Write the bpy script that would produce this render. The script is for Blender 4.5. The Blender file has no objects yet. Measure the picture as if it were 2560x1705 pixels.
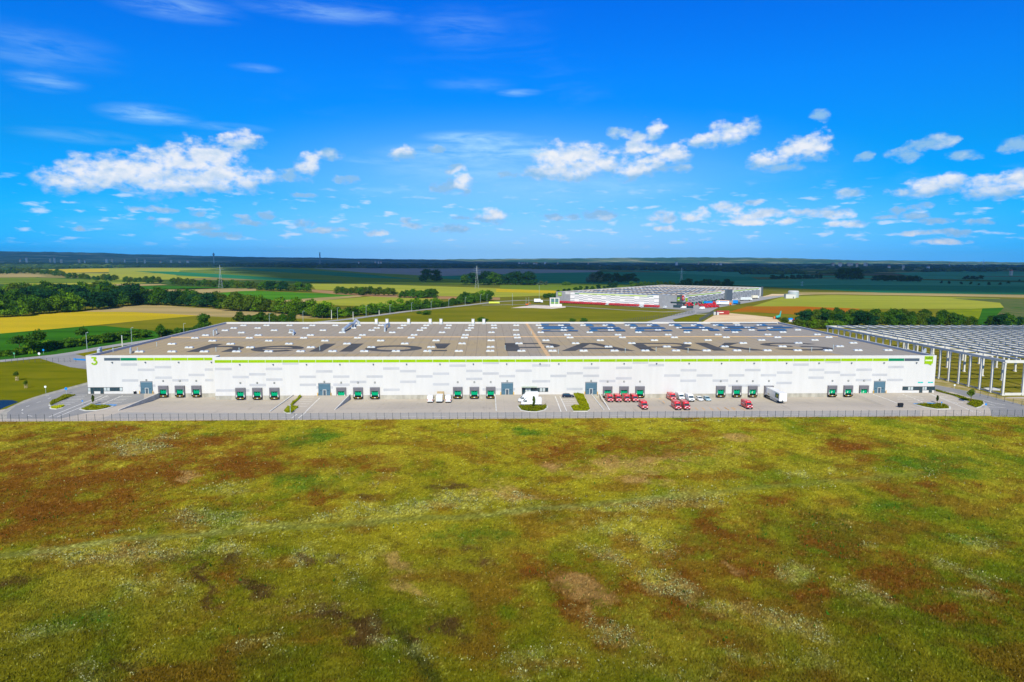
import bpy, math, random
import numpy as np
from mathutils import Vector, Matrix
random.seed(7); RNG = np.random.default_rng(7)
SC = bpy.context.scene
COL = SC.collection
R = math.radians

# ------------------------------------------------------------------ camera
F, PIT, YAW, ROL, H = 1706.67, .118, .0379, .003, 48.98
_f = np.array([math.sin(YAW)*math.cos(PIT), math.cos(YAW)*math.cos(PIT), -math.sin(PIT)])
_r = np.array([math.cos(YAW), -math.sin(YAW), 0.0]); _u = np.cross(_r, _f)
_r2 = _r*math.cos(ROL)+_u*math.sin(ROL); _u2 = -_r*math.sin(ROL)+_u*math.cos(ROL)
cd = bpy.data.cameras.new("camera"); cam = bpy.data.objects.new("camera", cd); COL.objects.link(cam)
cd.sensor_width = 36; cd.lens = 24; cd.clip_start = 1; cd.clip_end = 90000
m = Matrix.Identity(4)
for i in range(3):
    m[i][0] = _r2[i]; m[i][1] = _u2[i]; m[i][2] = -_f[i]
m[2][3] = H
cam.matrix_world = m
SC.camera = cam

def ray(px, py): return _f+_r2*(px-1280)/F-_u2*(py-852.5)/F
def at(px, py, z=0.0):
    "point of the level z seen in the photograph at (px, py)"
    d = ray(px, py); t = (z-H)/d[2]; return (d[0]*t, d[1]*t)
def fac(px, py, Y):
    "X and Z on the upright plane Y"
    d = ray(px, py); t = Y/d[1]; return (d[0]*t, H+d[2]*t)
def pix(X, Y, Z=0.0):
    X = np.asarray(X, float); Y = np.asarray(Y, float); Z = np.asarray(Z, float)-H
    dep = X*_f[0]+Y*_f[1]+Z*_f[2]
    return 1280+F*(X*_r2[0]+Y*_r2[1]+Z*_r2[2])/dep, 852.5-F*(X*_u2[0]+Y*_u2[1]+Z*_u2[2])/dep

# ------------------------------------------------------------------ light, sky, exposure
SUN_AZ, SUN_EL = R(4.3), R(38)          # shadows fall away from the camera, a little to the right
SUNV = np.array([-math.sin(SUN_AZ)*math.cos(SUN_EL), -math.cos(SUN_AZ)*math.cos(SUN_EL), math.sin(SUN_EL)])
sd = bpy.data.lights.new("sun", 'SUN'); sd.energy = 4.0; sd.angle = R(.5); sd.color = (1, .93, .73)
sun = bpy.data.objects.new("sun", sd); COL.objects.link(sun)
sun.rotation_euler = Vector(SUNV).to_track_quat('Z', 'Y').to_euler(); sun.location = (0, -200, 400)
vs = SC.view_settings; vs.view_transform = 'Standard'; vs.look = 'None'; vs.exposure = .42; vs.gamma = 1; vs.use_curve_mapping = False
SC.cycles.max_bounces = 5; SC.cycles.diffuse_bounces = 2; SC.cycles.glossy_bounces = 2; SC.cycles.transmission_bounces = 2
SC.cycles.volume_bounces = 1; SC.cycles.transparent_max_bounces = 8
SC.cycles.caustics_reflective = False; SC.cycles.caustics_refractive = False
SC.cycles.sample_clamp_indirect = 4
SC.cycles.use_denoising = True; SC.cycles.denoiser = 'OPENIMAGEDENOISE'; SC.cycles.denoising_prefilter = 'ACCURATE'; SC.cycles.denoising_input_passes = 'RGB_ALBEDO_NORMAL'

W = bpy.data.worlds.new("World"); SC.world = W; W.use_nodes = True
W.cycles.sampling_method = 'NONE'
nt = W.node_tree; nt.nodes.clear()
class NG:
    "tiny helper for node graphs"
    def __init__(s, tree): s.t = tree
    def n(s, typ, ins=(), **kw):
        nd = s.t.nodes.new(typ)
        for k, v in kw.items(): setattr(nd, k, v)
        for i, v in (ins.items() if isinstance(ins, dict) else enumerate(ins)):
            if v is None: continue
            if hasattr(v, 'is_output'): s.t.links.new(v, nd.inputs[i])
            else: nd.inputs[i].default_value = v
        return nd
    def m(s, op, a, b=None, c=None, clamp=False):
        return s.n('ShaderNodeMath', (a, b, c), operation=op, use_clamp=clamp).outputs[0]
    def v(s, op, a, b=None, c=None):
        nd = s.n('ShaderNodeVectorMath', (a, b, c), operation=op)
        return nd.outputs['Value'] if op in ('LENGTH', 'DOT_PRODUCT', 'DISTANCE') else nd.outputs[0]
    def mix(s, fac, a, b, blend='MIX'):
        nd = s.n('ShaderNodeMix', data_type='RGBA', blend_type=blend)
        for i, v in ((0, fac), (6, a), (7, b)):
            if hasattr(v, 'is_output'): s.t.links.new(v, nd.inputs[i])
            else: nd.inputs[i].default_value = v if i == 0 else (*v[:3], 1)
        return nd.outputs[2]
    def ramp(s, fac, stops):
        nd = s.n('ShaderNodeValToRGB', (fac,)); el = nd.color_ramp.elements
        while len(el) < len(stops): el.new(.5)
        for e, (p, c) in zip(el, stops): e.position = p; e.color = (*c, 1)
        return nd.outputs[0]
    def sstep(s, x, lo, hi):
        nd = s.n('ShaderNodeMapRange', (x, lo, hi, 0.0, 1.0), interpolation_type='SMOOTHSTEP', clamp=True); return nd.outputs[0]
    def noise(s, vec, scale, detail=4, rough=.55, dist=0.0):
        nd = s.n('ShaderNodeTexNoise', {'Vector': vec, 'Scale': scale, 'Detail': detail, 'Roughness': rough, 'Distortion': dist}); return nd.outputs[0]

g = NG(nt)
tc = g.n('ShaderNodeTexCoord').outputs['Generated']
sep = g.n('ShaderNodeSeparateXYZ', (tc,)).outputs
az = g.m('MULTIPLY', g.m('ARCTAN2', sep[0], sep[1]), 57.29578)
el = g.m('MULTIPLY', g.m('ARCSINE', sep[2]), 57.29578)
ae = g.n('ShaderNodeCombineXYZ', (az, el, 0.0)).outputs[0]
sky = g.n('ShaderNodeTexSky', sky_type='NISHITA', sun_disc=False, sun_elevation=SUN_EL, sun_rotation=math.pi+SUN_AZ, altitude=100, air_density=1.0, dust_density=.6, ozone_density=3.0).outputs[0]
sk = g.v('SCALE', sky); nt.nodes[-1].inputs['Scale'].default_value = .1
hs = g.n('ShaderNodeHueSaturation', {'Hue': .5, 'Saturation': 1.35, 'Value': 1.0, 'Color': sk}).outputs[0]
hz = g.n('ShaderNodeMapRange', (el, 0.0, 20.0, 0.0, 1.0), clamp=True).outputs[0]
tint = g.ramp(hz, [(0, (.0, .49, 1.70)), (.06, (.0, .43, 1.32)), (.12, (.0, .385, 1.02)), (.25, (0, .385, .82)), (.42, (0, .41, .73)), (.70, (0, .45, .89)), (1, (0, .42, .96))])
blue = g.v('MULTIPLY', hs, g.v('ADD', tint, tint))
# thin high veils, drawn out sideways
cv = g.v('MULTIPLY', ae, (.05, .26, 1.0))
ci = g.noise(cv, 1.7, 7, .62, .9)
ci = g.sstep(ci, .50, .84)
wide = g.noise(g.v('MULTIPLY', ae, (.03, .08, 1.0)), 1.3, 2, .5)
ci = g.m('MULTIPLY', ci, g.sstep(wide, .42, .66))
# broad pale veil low in the middle of the view
veil = None
def soft(px, py, rx, ry, k):
    d = ray(px, py); d = d/np.linalg.norm(d); a0, e0 = math.degrees(math.atan2(d[0], d[1])), math.degrees(math.asin(d[2])); hx, hy = rx/F*57.3, ry/F*57.3
    v_ = g.v('LENGTH', g.v('MULTIPLY_ADD', ae, (1/hx, 1/hy, 0.0), (-a0/hx, -e0/hy, 0.0)))
    return g.m('MULTIPLY', g.sstep(v_, 1.0, 0.0), k)
for q in [(1350, 640, 1350, 250, 1.0), (1300, 500, 950, 240, .62)]:
    v_ = soft(*q); veil = v_ if veil is None else g.m('MAXIMUM', veil, v_)
thin = None
for q in [(440, 18, 170, 34, .55), (820, 30, 260, 30, .5), (800, 32, 60, 9, .6), (110, 202, 90, 26, .6), (370, 285, 120, 26, .95), (440, 300, 70, 14, .6), (560, 318, 120, 14, .6), (640, 170, 70, 12, .4), (1300, 232, 70, 12, .8), (1180, 210, 130, 24, .25), (1190, 348, 170, 26, 1.3), (1250, 376, 280, 44, 1.2), (1130, 388, 240, 34, 1.0), (1180, 420, 330, 60, .6), (200, 340, 150, 20, .35), (930, 402, 110, 14, .6), (80, 120, 200, 60, .3), (1150, 70, 160, 60, .25), (1480, 470, 330, 40, .55), (980, 480, 160, 16, .5), (260, 560, 120, 20, .4)]:
    v_ = soft(*q); thin = v_ if thin is None else g.m('MAXIMUM', thin, v_)
ciw = g.noise(g.v('MULTIPLY', ae, (.14, .9, 1.0)), 1.5, 7, .64, .35)
thin = g.m('MULTIPLY', thin, g.sstep(ciw, .27, .78))
thin = g.m('MAXIMUM', thin, g.m('MULTIPLY', ci, .16))
# cumulus: soft lobes (pixel boxes of the photograph turned into directions), broken up by noise
LOBES = []
def lobes(scale, x0, y0, lst):
    for q in lst:
        cx, cy, rx, ry = q[:4]; tilt = q[4] if len(q) > 4 else 0
        k = max(1, int(round(rx/ry/1.6))) if tilt else 1
        for i in range(k):
            t = (i+.5)/k*2-1 if k > 1 else 0
            px = x0+(cx+t*(rx-rx/k)*math.cos(R(tilt)))/scale; py = y0+(cy-t*(rx-rx/k)*math.sin(R(tilt))*1.0)/scale
            d = ray(px, py); d = d/np.linalg.norm(d)
            hx = (rx/k*1.25 if k > 1 else rx)*1.06/scale/F*57.3; hy = ry*1.12/scale/F*57.3
            LOBES.append((math.degrees(math.atan2(d[0], d[1])), math.degrees(math.asin(d[2])), hx, hy, ry))
lobes(1.84, 0, 0, [(310,825,95,42),(430,800,110,56),(560,790,110,62),(700,800,120,80),(820,775,110,80),(950,740,130,78),(1000,820,180,52),(820,845,260,32),(1110,645,75,34),
 (1280,805,110,26),(1425,760,42,52),(1510,708,62,22),(1590,828,50,18),(1850,705,55,30),(2000,690,40,16),(2090,780,60,16,22),(2060,855,85,24,22),(2130,845,42,40),
 (680,960,70,13),(770,967,42,10),(705,1008,28,11),(370,1052,27,10),(880,1038,100,18),(910,975,30,14),(985,1076,95,14),(1105,991,35,11),(1140,1024,65,16),(1220,990,45,15),(1405,896,50,10),
 (1405,1023,38,17),(1490,1060,85,13),(1740,1070,45,15),(1860,1012,25,11),(1900,1036,45,13),(2080,1048,75,20),(2130,1000,45,9),(2255,996,75,30),(2335,808,35,18)])
lobes(1.84, 1280, 0, [(130,795,90,26),(200,740,100,65),(330,730,110,60),(270,790,160,38),(430,760,80,36),(560,690,72,34),(640,682,62,24),(600,775,140,34,20),(740,712,72,38,15),(770,775,48,22),
 (500,615,56,22),(585,630,60,20),(655,600,46,38),(880,645,72,32,25),(1000,612,85,46,20),(1085,572,45,28,25),(1420,528,42,22),(1180,740,72,36),(1220,776,98,16),(1330,692,95,44,20),(1410,672,46,52),
 (1625,726,54,16,15),(1820,715,50,24,28),(1930,655,110,24,12),(2070,712,52,16),(2310,665,62,20,12),(1830,887,66,20),(1930,860,105,32,14),(2030,845,42,34),(2210,862,92,38),(2320,842,62,44),
 (1545,890,60,20),(1000,953,60,25),(1120,930,35,14),(190,1000,56,16),(285,997,40,14),(400,991,76,24),(690,998,66,22),(850,985,78,18,13),(1120,986,112,21),(1090,1019,130,13),(705,1053,50,13),
 (1400,978,102,16),(1520,986,42,20),(1540,1028,76,13),(1265,1018,52,12),(1840,960,102,13,10),(1715,1005,50,12),(1850,990,36,13),(1960,1015,56,12),(2150,1018,40,13),(1850,1073,66,10),(2010,1068,86,13),(1985,1112,76,13)])
wob = g.n('ShaderNodeTexNoise', {'Vector': g.v('MULTIPLY', ae, (1.0, 1.5, 1.0)), 'Scale': .55, 'Detail': 3, 'Roughness': .55}).outputs['Color']
aw = g.v('ADD', ae, g.v('MULTIPLY', g.v('SUBTRACT', wob, (.5, .5, .5)), (1.6, .7, 0.0)))
acc = None; dn = None
awd = g.v('ADD', aw, (.0, -.50, 0.0))
for (a0, e0, hx, hy, big_) in LOBES:
    q = g.v('MULTIPLY_ADD', aw, (1/hx, 1/hy, 0.0), (-a0/hx, -e0/hy, 0.0))
    d2 = g.v('DOT_PRODUCT', q, q)
    if big_ > 29:
        q = g.v('MULTIPLY_ADD', awd, (1/hx, 1/hy, 0.0), (-a0/hx, -e0/hy, 0.0)); d3 = g.v('DOT_PRODUCT', q, q); dn = d3 if dn is None else g.m('MINIMUM', dn, d3)
    acc = d2 if acc is None else g.n('ShaderNodeMath', (acc, d2, .5), operation='SMOOTH_MIN').outputs[0]
nvec = g.v('MULTIPLY', ae, (1.0, 1.55, 1.0))
n1 = g.noise(nvec, .95, 7, .57)
n1b = g.noise(nvec, .62, 4, .5)
n2 = g.noise(g.v('ADD', nvec, (-.10, .50, 0.0)), .62, 4, .5)
n3 = g.noise(nvec, .28, 2, .5)
body = g.m('SUBTRACT', 1.42, acc)
body = g.m('ADD', body, g.m('MULTIPLY', g.m('SUBTRACT', n1, .51), 4.4))
cum = g.sstep(body, -.15, 1.5)
core = g.sstep(body, .35, 1.7)
# small distant puffs near the horizon, nearly procedural
pv = g.v('MULTIPLY', ae, (.36, 1.5, 1.0))
pf = g.noise(pv, 1.5, 5, .50)
band = g.m('MULTIPLY', g.sstep(el, .6, 2.0), g.m('SUBTRACT', 1.0, g.sstep(el, 4.0, 6.6)))
puff = g.m('MULTIPLY', g.sstep(pf, .555, .72), band)
relief = g.m('MULTIPLY', g.m('SUBTRACT', n1b, n2), 2.6)
base_ = g.m('MULTIPLY', g.sstep(g.m('ADD', dn, g.m('MULTIPLY', g.m('SUBTRACT', n1b, .5), 2.2)), .35, 1.9), g.sstep(dn, 40.0, 12.0))
lit = g.m('SUBTRACT', g.m('ADD', .80, g.m('MULTIPLY', relief, .8)), g.m('MULTIPLY', base_, .80), clamp=True)
ccol = g.mix(lit, (.30, .58, .90), (.99, 1.0, 1.03))
skyc = g.mix(g.m('MULTIPLY', veil, .74), blue, (.50, .82, 1.10))
skyc = g.mix(g.m('MULTIPLY', thin, .80), skyc, (.52, .86, 1.1))
skyc = g.mix(g.m('MULTIPLY', puff, .62), skyc, (.85, .95, 1.06))
skyc = g.mix(g.m('MULTIPLY', cum, .93), skyc, ccol)
bg = g.n('ShaderNodeBackground', {'Color': skyc, 'Strength': .70})
out = g.n('ShaderNodeOutputWorld', (bg.outputs[0],))

# ------------------------------------------------------------------ mesh and object helpers
class MB:
    def __init__(s): s.v = []; s.f = []; s.mi = []
    def add(s, vs, fs, m=0):
        b = len(s.v); s.v += [tuple(map(float, p)) for p in vs]
        for f in fs: s.f.append(tuple(b+i for i in f)); s.mi.append(m)
        return s
    def box(s, x0, x1, y0, y1, z0, z1, m=0):
        return s.add([(x0,y0,z0),(x1,y0,z0),(x1,y1,z0),(x0,y1,z0),(x0,y0,z1),(x1,y0,z1),(x1,y1,z1),(x0,y1,z1)],
                     [(3,2,1,0),(4,5,6,7),(0,1,5,4),(1,2,6,5),(2,3,7,6),(3,0,4,7)], m)
    def taper(s, c, w, d, z0, z1, k=.8, m=0):
        x, y = c
        return s.add([(x-w,y-d,z0),(x+w,y-d,z0),(x+w,y+d,z0),(x-w,y+d,z0),(x-w*k,y-d*k,z1),(x+w*k,y-d*k,z1),(x+w*k,y+d*k,z1),(x-w*k,y+d*k,z1)],
                     [(3,2,1,0),(4,5,6,7),(0,1,5,4),(1,2,6,5),(2,3,7,6),(3,0,4,7)], m)
    def poly(s, pts, z=0.0, m=0):
        "flat sheet, points counter-clockwise or not"
        a = sum(pts[i][0]*pts[(i+1) % len(pts)][1]-pts[(i+1) % len(pts)][0]*pts[i][1] for i in range(len(pts)))
        if a < 0: pts = pts[::-1]
        return s.add([(p[0], p[1], p[2] if len(p) > 2 else z) for p in pts], [tuple(range(len(pts)))], m)
    def slab(s, pts, z0, z1, m=0):
        "upright prism over a ground polygon"
        a = sum(pts[i][0]*pts[(i+1) % len(pts)][1]-pts[(i+1) % len(pts)][0]*pts[i][1] for i in range(len(pts)))
        if a < 0: pts = pts[::-1]
        n = len(pts)
        return s.add([(p[0],p[1],z0) for p in pts]+[(p[0],p[1],z1) for p in pts], [tuple(range(n))[::-1], tuple(range(n,2*n))]+[(i,(i+1)%n,n+(i+1)%n,n+i) for i in range(n)], m)
    def prof(s, pts, y0, y1, m=0, axis='x'):
        "outline in (a, z) swept across: axis x sweeps along X with a = Y; axis y sweeps along Y with a = X"
        n = len(pts)
        if axis == 'x': vs = [(y0,p[0],p[1]) for p in pts]+[(y1,p[0],p[1]) for p in pts]
        else: vs = [(p[0],y0,p[1]) for p in pts]+[(p[0],y1,p[1]) for p in pts]
        a = sum(pts[i][0]*pts[(i+1)%n][1]-pts[(i+1)%n][0]*pts[i][1] for i in range(n))
        fs = [tuple(range(n))[::-1], tuple(range(n,2*n))]+[(i,(i+1)%n,n+(i+1)%n,n+i) for i in range(n)]
        if (a < 0) == (axis == 'x'): fs = [f[::-1] for f in fs]
        return s.add(vs, fs, m)
    def tube(s, p0, p1, r0, r1=None, n=8, m=0):
        r1 = r0 if r1 is None else r1
        p0 = Vector(p0); p1 = Vector(p1); d = (p1-p0).normalized()
        a = d.orthogonal().normalized(); b = d.cross(a)
        vs = [p0+(a*math.cos(6.28318*i/n)+b*math.sin(6.28318*i/n))*r0 for i in range(n)]+[p1+(a*math.cos(6.28318*i/n)+b*math.sin(6.28318*i/n))*r1 for i in range(n)]
        return s.add(vs, [(i,(i+1)%n,n+(i+1)%n,n+i) for i in range(n)]+[tuple(range(n))[::-1], tuple(range(n,2*n))], m)
    def ribbon(s, pts, w, z=0.0, m=0):
        "flat strip of width w along ground points"
        P = [Vector((p[0], p[1])) for p in pts]; L = []; Rr = []
        for i, p in enumerate(P):
            d = ((P[min(i+1, len(P)-1)]-p).normalized() if i < len(P)-1 else Vector((0, 0)))+((p-P[max(i-1, 0)]).normalized() if i else Vector((0, 0)))
            d = d.normalized(); nn = Vector((-d.y, d.x)); L.append(p+nn*w/2); Rr.append(p-nn*w/2)
        n = len(P)
        return s.add([(q.x,q.y,z) for q in Rr]+[(q.x,q.y,z) for q in L], [(i,i+1,n+i+1,n+i) for i in range(n-1)], m)
    def build(s, name, mats, parent=None, smooth=False, loc=None):
        me = bpy.data.meshes.new(name); me.from_pydata(s.v, [], s.f)
        if not isinstance(mats, (list, tuple)): mats = [mats]
        for mm in mats: me.materials.append(mm)
        if len(mats) > 1: me.polygons.foreach_set('material_index', s.mi)
        if smooth: me.polygons.foreach_set('use_smooth', [True]*len(me.polygons))
        me.update()
        o = bpy.data.objects.new(name, me); COL.objects.link(o)
        if parent is not None: o.parent = parent
        if loc: o.location = loc
        return o
def tag(o, label=None, cat=None, group=None, kind=None):
    if label: o['label'] = label
    if cat: o['category'] = cat
    if group: o['group'] = group
    if kind: o['kind'] = kind
    return o
def thing(name, label, cat, loc=(0, 0, 0), rz=0.0, group=None):
    o = bpy.data.objects.new(name, None); COL.objects.link(o); o.location = loc; o.rotation_euler = (0, 0, rz)
    o.empty_display_size = .2
    return tag(o, label, cat, group)
def dup(root, loc, rz=0.0, label=None, scale=1.0):
    r = root.copy(); COL.objects.link(r); r.location = loc; r.rotation_euler = (root.rotation_euler[0], root.rotation_euler[1], rz)
    r.scale = (scale, scale, scale) if isinstance(scale, (int, float)) else scale
    if label: r['label'] = label
    for ch in list(root.children):
        c = ch.copy(); COL.objects.link(c); c.parent = r
        for gch in list(ch.children):
            d = gch.copy(); COL.objects.link(d); d.parent = c
    return r
def ordinal(n): return ['first','second','third','fourth','fifth','sixth','seventh','eighth','ninth','tenth','eleventh','twelfth','thirteenth','fourteenth','fifteenth','sixteenth','seventeenth','eighteenth','nineteenth','twentieth'][n] if n < 20 else '%dth' % (n+1)

# ------------------------------------------------------------------ materials
MATS = {}
def mat(name, col, rough=.6, var=0.0, scale=.5, metal=0.0, spec=.06, stretch=(1, 1, 1), detail=4, var2=None, bump=0.0, coat=0.0):
    "plain coloured surface with procedural wear; var2 = second colour mixed in patches"
    if name in MATS: return MATS[name]
    if rough >= .85: spec = 0.0
    mt = bpy.data.materials.new(name); mt.use_nodes = True; t = mt.node_tree; t.nodes.clear(); q = NG(t)
    co = q.n('ShaderNodeNewGeometry').outputs['Position']
    co = q.v('MULTIPLY', co, stretch)
    n = q.noise(co, scale, detail, .6)
    c2 = var2 if var2 else tuple(x*(1-var) for x in col); c1 = col if var2 else tuple(min(1, x*(1+var*.6)) for x in col)
    cc = q.mix(q.sstep(n, .34, .66), c2, c1)
    fine = q.noise(co, scale*9, 2, .5)
    cc = q.mix(q.m('MULTIPLY', fine, min(.5, var)), cc, tuple(x*.72 for x in col))
    b = q.n('ShaderNodeBsdfPrincipled', {'Base Color': cc, 'Roughness': rough, 'Metallic': metal, 'Specular IOR Level': spec, 'Coat Weight': coat})
    if bump:
        bp = q.n('ShaderNodeBump', {'Strength': bump, 'Distance': .3, 'Height': fine}); t.links.new(bp.outputs[0], b.inputs['Normal'])
    q.n('ShaderNodeOutputMaterial', (b.outputs[0],)); MATS[name] = mt; return mt
def foliage(name, c1, c2, rough=.65, trans=.25, scale=.25):
    if name in MATS: return MATS[name]
    mt = bpy.data.materials.new(name); mt.use_nodes = True; t = mt.node_tree; t.nodes.clear(); q = NG(t)
    ge = q.n('ShaderNodeNewGeometry'); oi = q.n('ShaderNodeObjectInfo')
    n = q.noise(ge.outputs['Position'], scale, 3, .6)
    f_ = q.m('ADD', q.m('MULTIPLY', ge.outputs['Random Per Island'], .55), q.m('MULTIPLY', n, .45))
    cc = q.mix(f_, c1, c2)
    tintr = q.m('ADD', .72, q.m('MULTIPLY', oi.outputs['Random'], .6))
    cc = q.n('ShaderNodeVectorMath', {0: cc, 3: tintr}, operation='SCALE').outputs[0]
    d = q.n('ShaderNodeBsdfDiffuse', {'Color': cc}); tr = q.n('ShaderNodeBsdfTranslucent', {'Color': cc})
    mx = q.n('ShaderNodeMixShader', (trans, d.outputs[0], tr.outputs[0]))
    q.n('ShaderNodeOutputMaterial', (mx.outputs[0],)); MATS[name] = mt; return mt
def attrmat(name, rough=.8, trans=0.0, grain=.35, gscale=3.0, bump=.6):
    if name in MATS: return MATS[name]
    mt = bpy.data.materials.new(name); mt.use_nodes = True; t = mt.node_tree; t.nodes.clear(); q = NG(t)
    a = q.n('ShaderNodeAttribute', attribute_name='Col').outputs[0]
    co = q.n('ShaderNodeNewGeometry').outputs['Position']
    n = q.noise(co, gscale, 4, .7); n2 = q.noise(co, gscale*.22, 3, .6)
    k = q.m('ADD', 1-grain*.9, q.m('MULTIPLY', q.m('ADD', n, n2), grain*.9))
    cc = q.n('ShaderNodeVectorMath', {0: a, 3: k}, operation='SCALE').outputs[0]
    b = q.n('ShaderNodeBsdfDiffuse', {'Color': cc})
    if bump:
        bp = q.n('ShaderNodeBump', {'Strength': bump, 'Distance': .35, 'Height': n}); t.links.new(bp.outputs[0], b.inputs['Normal'])
    o_ = b.outputs[0]
    if trans:
        tr = q.n('ShaderNodeBsdfTranslucent', {'Color': cc}); o_ = q.n('ShaderNodeMixShader', (trans, o_, tr.outputs[0])).outputs[0]
    q.n('ShaderNodeOutputMaterial', (o_,)); MATS[name] = mt; return mt
M_white = mat('white_cladding', (.60, .59, .575), .5, .03, .5, stretch=(1, 1, .12))
M_grey = mat('grey_cladding', (.46, .465, .485), .5, .05, .2)
M_lime = mat('lime_cladding', (.275, .46, .002), .45, .05, .2)
M_dgreen = mat('dark_green_cladding', (.005, .20, .085), .45, .05, .2)
M_slate = mat('slate_cladding', (.075, .105, .135), .45, .06, .2)
M_conc = mat('concrete', (.42, .40, .34), .85, .22, .6, stretch=(1, 1, .35))
M_concw = mat('pale_concrete', (.66, .65, .60), .8, .12, .5)
M_shade = mat('shaded_concrete', (.46, .47, .46), .8, .15, .5)  # concrete for walls lying in shade, that shade put into its grey
M_shelter = mat('dock_curtain', (.155, .15, .17), .7, .08, .8)
M_dark = mat('black_rubber', (.012, .013, .016), .6, .1, 1)
M_dockgreen = mat('green_dock_door', (.0, .36, .16), .45, .06, .8)
M_yellow = mat('warning_yellow', (.75, .42, .01), .5, .1, 1)
M_paint = mat('white_paint', (.78, .77, .72), .6, .08, 1.2)
M_lane = mat('white_road_paint', (.85, .83, .76), .7, .3, 1.6)
M_orange = mat('orange_road_paint', (.80, .42, .10), .7, .2, 1.5)
M_bluep = mat('blue_road_paint', (.02, .30, .75), .6, .15, 1.0)
M_door = mat('blue_grey_door', (.085, .165, .225), .45, .06, .6)
M_glass = mat('window_glass', (.02, .05, .065), .08, .05, 1, spec=.8)
M_metal = mat('galvanised_metal', (.55, .60, .62), .4, .08, 1, metal=.3)
M_pole = mat('pole_metal', (.45, .55, .56), .4, .06, 1, metal=.2)
M_fence = mat('fence_metal', (.075, .09, .10), .5, .1, 1)
M_red = mat('red_paint', (.66, .012, .022), .32, .04, .6, coat=.4, spec=.4)
M_vanw = mat('white_van_paint', (.80, .81, .82), .3, .03, .6, coat=.4, spec=.4)
M_tyre = mat('tyre_rubber', (.012, .012, .013), .8, .1, 3)
M_rim = mat('wheel_rim', (.45, .46, .47), .35, .1, 3, metal=.6)
M_lamp = mat('headlight_glass', (.75, .78, .80), .15, .02, 3, spec=.7)
M_plate = mat('number_plate', (.80, .80, .78), .4, .03, 3)
M_black = mat('black_plastic', (.02, .022, .026), .5, .06, 2)
M_bark = mat('bark', (.12, .085, .05), .9, .25, 1.5)
M_wood = mat('pale_wood', (.55, .42, .24), .8, .15, 1.5)
# ------------------------------------------------------------------ ground, fields, roads, hills
def hash2(ix, iy, seed):
    h = (ix.astype(np.int64)*374761393+iy.astype(np.int64)*668265263+seed*974634541) & 0xffffffff
    h = ((h ^ (h >> 13))*1274126177) & 0xffffffff
    return ((h ^ (h >> 16)) & 0xffff)/65535.0
def vnoise(x, y, seed=0):
    ix = np.floor(x); iy = np.floor(y); fx = x-ix; fy = y-iy; fx = fx*fx*(3-2*fx); fy = fy*fy*(3-2*fy)
    a = hash2(ix, iy, seed); b = hash2(ix+1, iy, seed); c = hash2(ix, iy+1, seed); d = hash2(ix+1, iy+1, seed)
    return a+(b-a)*fx+(c-a)*fy+(a-b-c+d)*fx*fy
def fbm(x, y, seed=0, oct=5):
    s = 0; a = .5; t = 0
    for o in range(oct):
        s = s+a*vnoise(x*2**o, y*2**o, seed+o*17); t += a; a *= .55
    return s/t
# patches of the meadow as they lie in the photograph: cx, cy, rx, ry, tilt in zoom pixels (1.84 per pixel)
RUST = [(0,180,350,560,200,0,.85),(0,750,200,560,95,0,.62),(0,1500,250,500,60,0,.45),(1,650,900,620,220,-15,.55),(1,1300,600,700,150,-12,.45),(1,1900,820,500,120,-10,.4),(1,450,150,420,40,0,.5),(0,100,300,260,120,0,.8),(0,1000,800,700,140,-20,.30),(1,300,180,500,60,0,.5),(0,200,400,270,120,0,1.0),(0,330,150,300,55,0,.7),(0,1130,240,190,45,0,1.0),(0,600,280,360,60,0,.8),(0,850,130,210,32,0,.8),(0,760,490,170,45,0,.5),(0,80,540,140,60,0,.9),(0,1450,225,150,25,0,.7),(0,1480,390,120,35,0,.6),(0,560,90,120,22,0,.6),
 (0,300,520,160,40,0,.7),(0,1180,430,120,35,0,.6),(1,240,165,130,40,0,.9),(1,480,165,160,12,0,.8),(1,720,130,45,8,0,1),(1,880,95,90,10,0,.8),(1,1550,150,130,16,0,.7),(1,1600,205,110,12,0,.7),(1,920,520,170,36,-20,.9),(1,1100,410,130,24,0,.6),(1,820,650,200,50,0,.7),
 (1,300,900,160,60,-20,1),(1,700,920,130,46,-10,.9),(1,980,1000,140,60,0,.9),(1,650,1010,120,40,0,.7),(1,1010,720,90,40,0,.8),(1,1750,790,130,20,-10,.7),(1,1980,870,130,20,-8,.7),(1,2200,350,130,22,-6,.7),(1,1400,670,140,22,-14,.7),(1,200,770,160,40,-15,.8),(1,1300,800,160,40,-12,.5),(1,620,300,90,16,0,.5),(1,1900,360,200,25,-6,.5)]
BROWN = [(0,1000,705,58,26,-8,1),(0,890,790,115,26,-38,1),(0,1230,820,110,38,-22,1),(0,1440,655,46,20,0,1),(0,1590,655,42,14,-10,.9),(0,1590,975,160,52,-14,1),(0,2080,990,120,50,-18,.9),(0,600,1110,75,32,0,.7),(0,1720,405,80,17,0,.8),(0,2040,355,70,22,0,.7),(0,2230,660,90,20,-26,.8),(0,760,690,60,18,0,.6),(0,60,780,90,30,0,.5),(0,1900,1060,110,26,-45,.9),
 (1,520,360,60,10,0,.5),(1,1700,945,160,24,-5,.5),(1,860,940,70,24,0,.7)]
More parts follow.
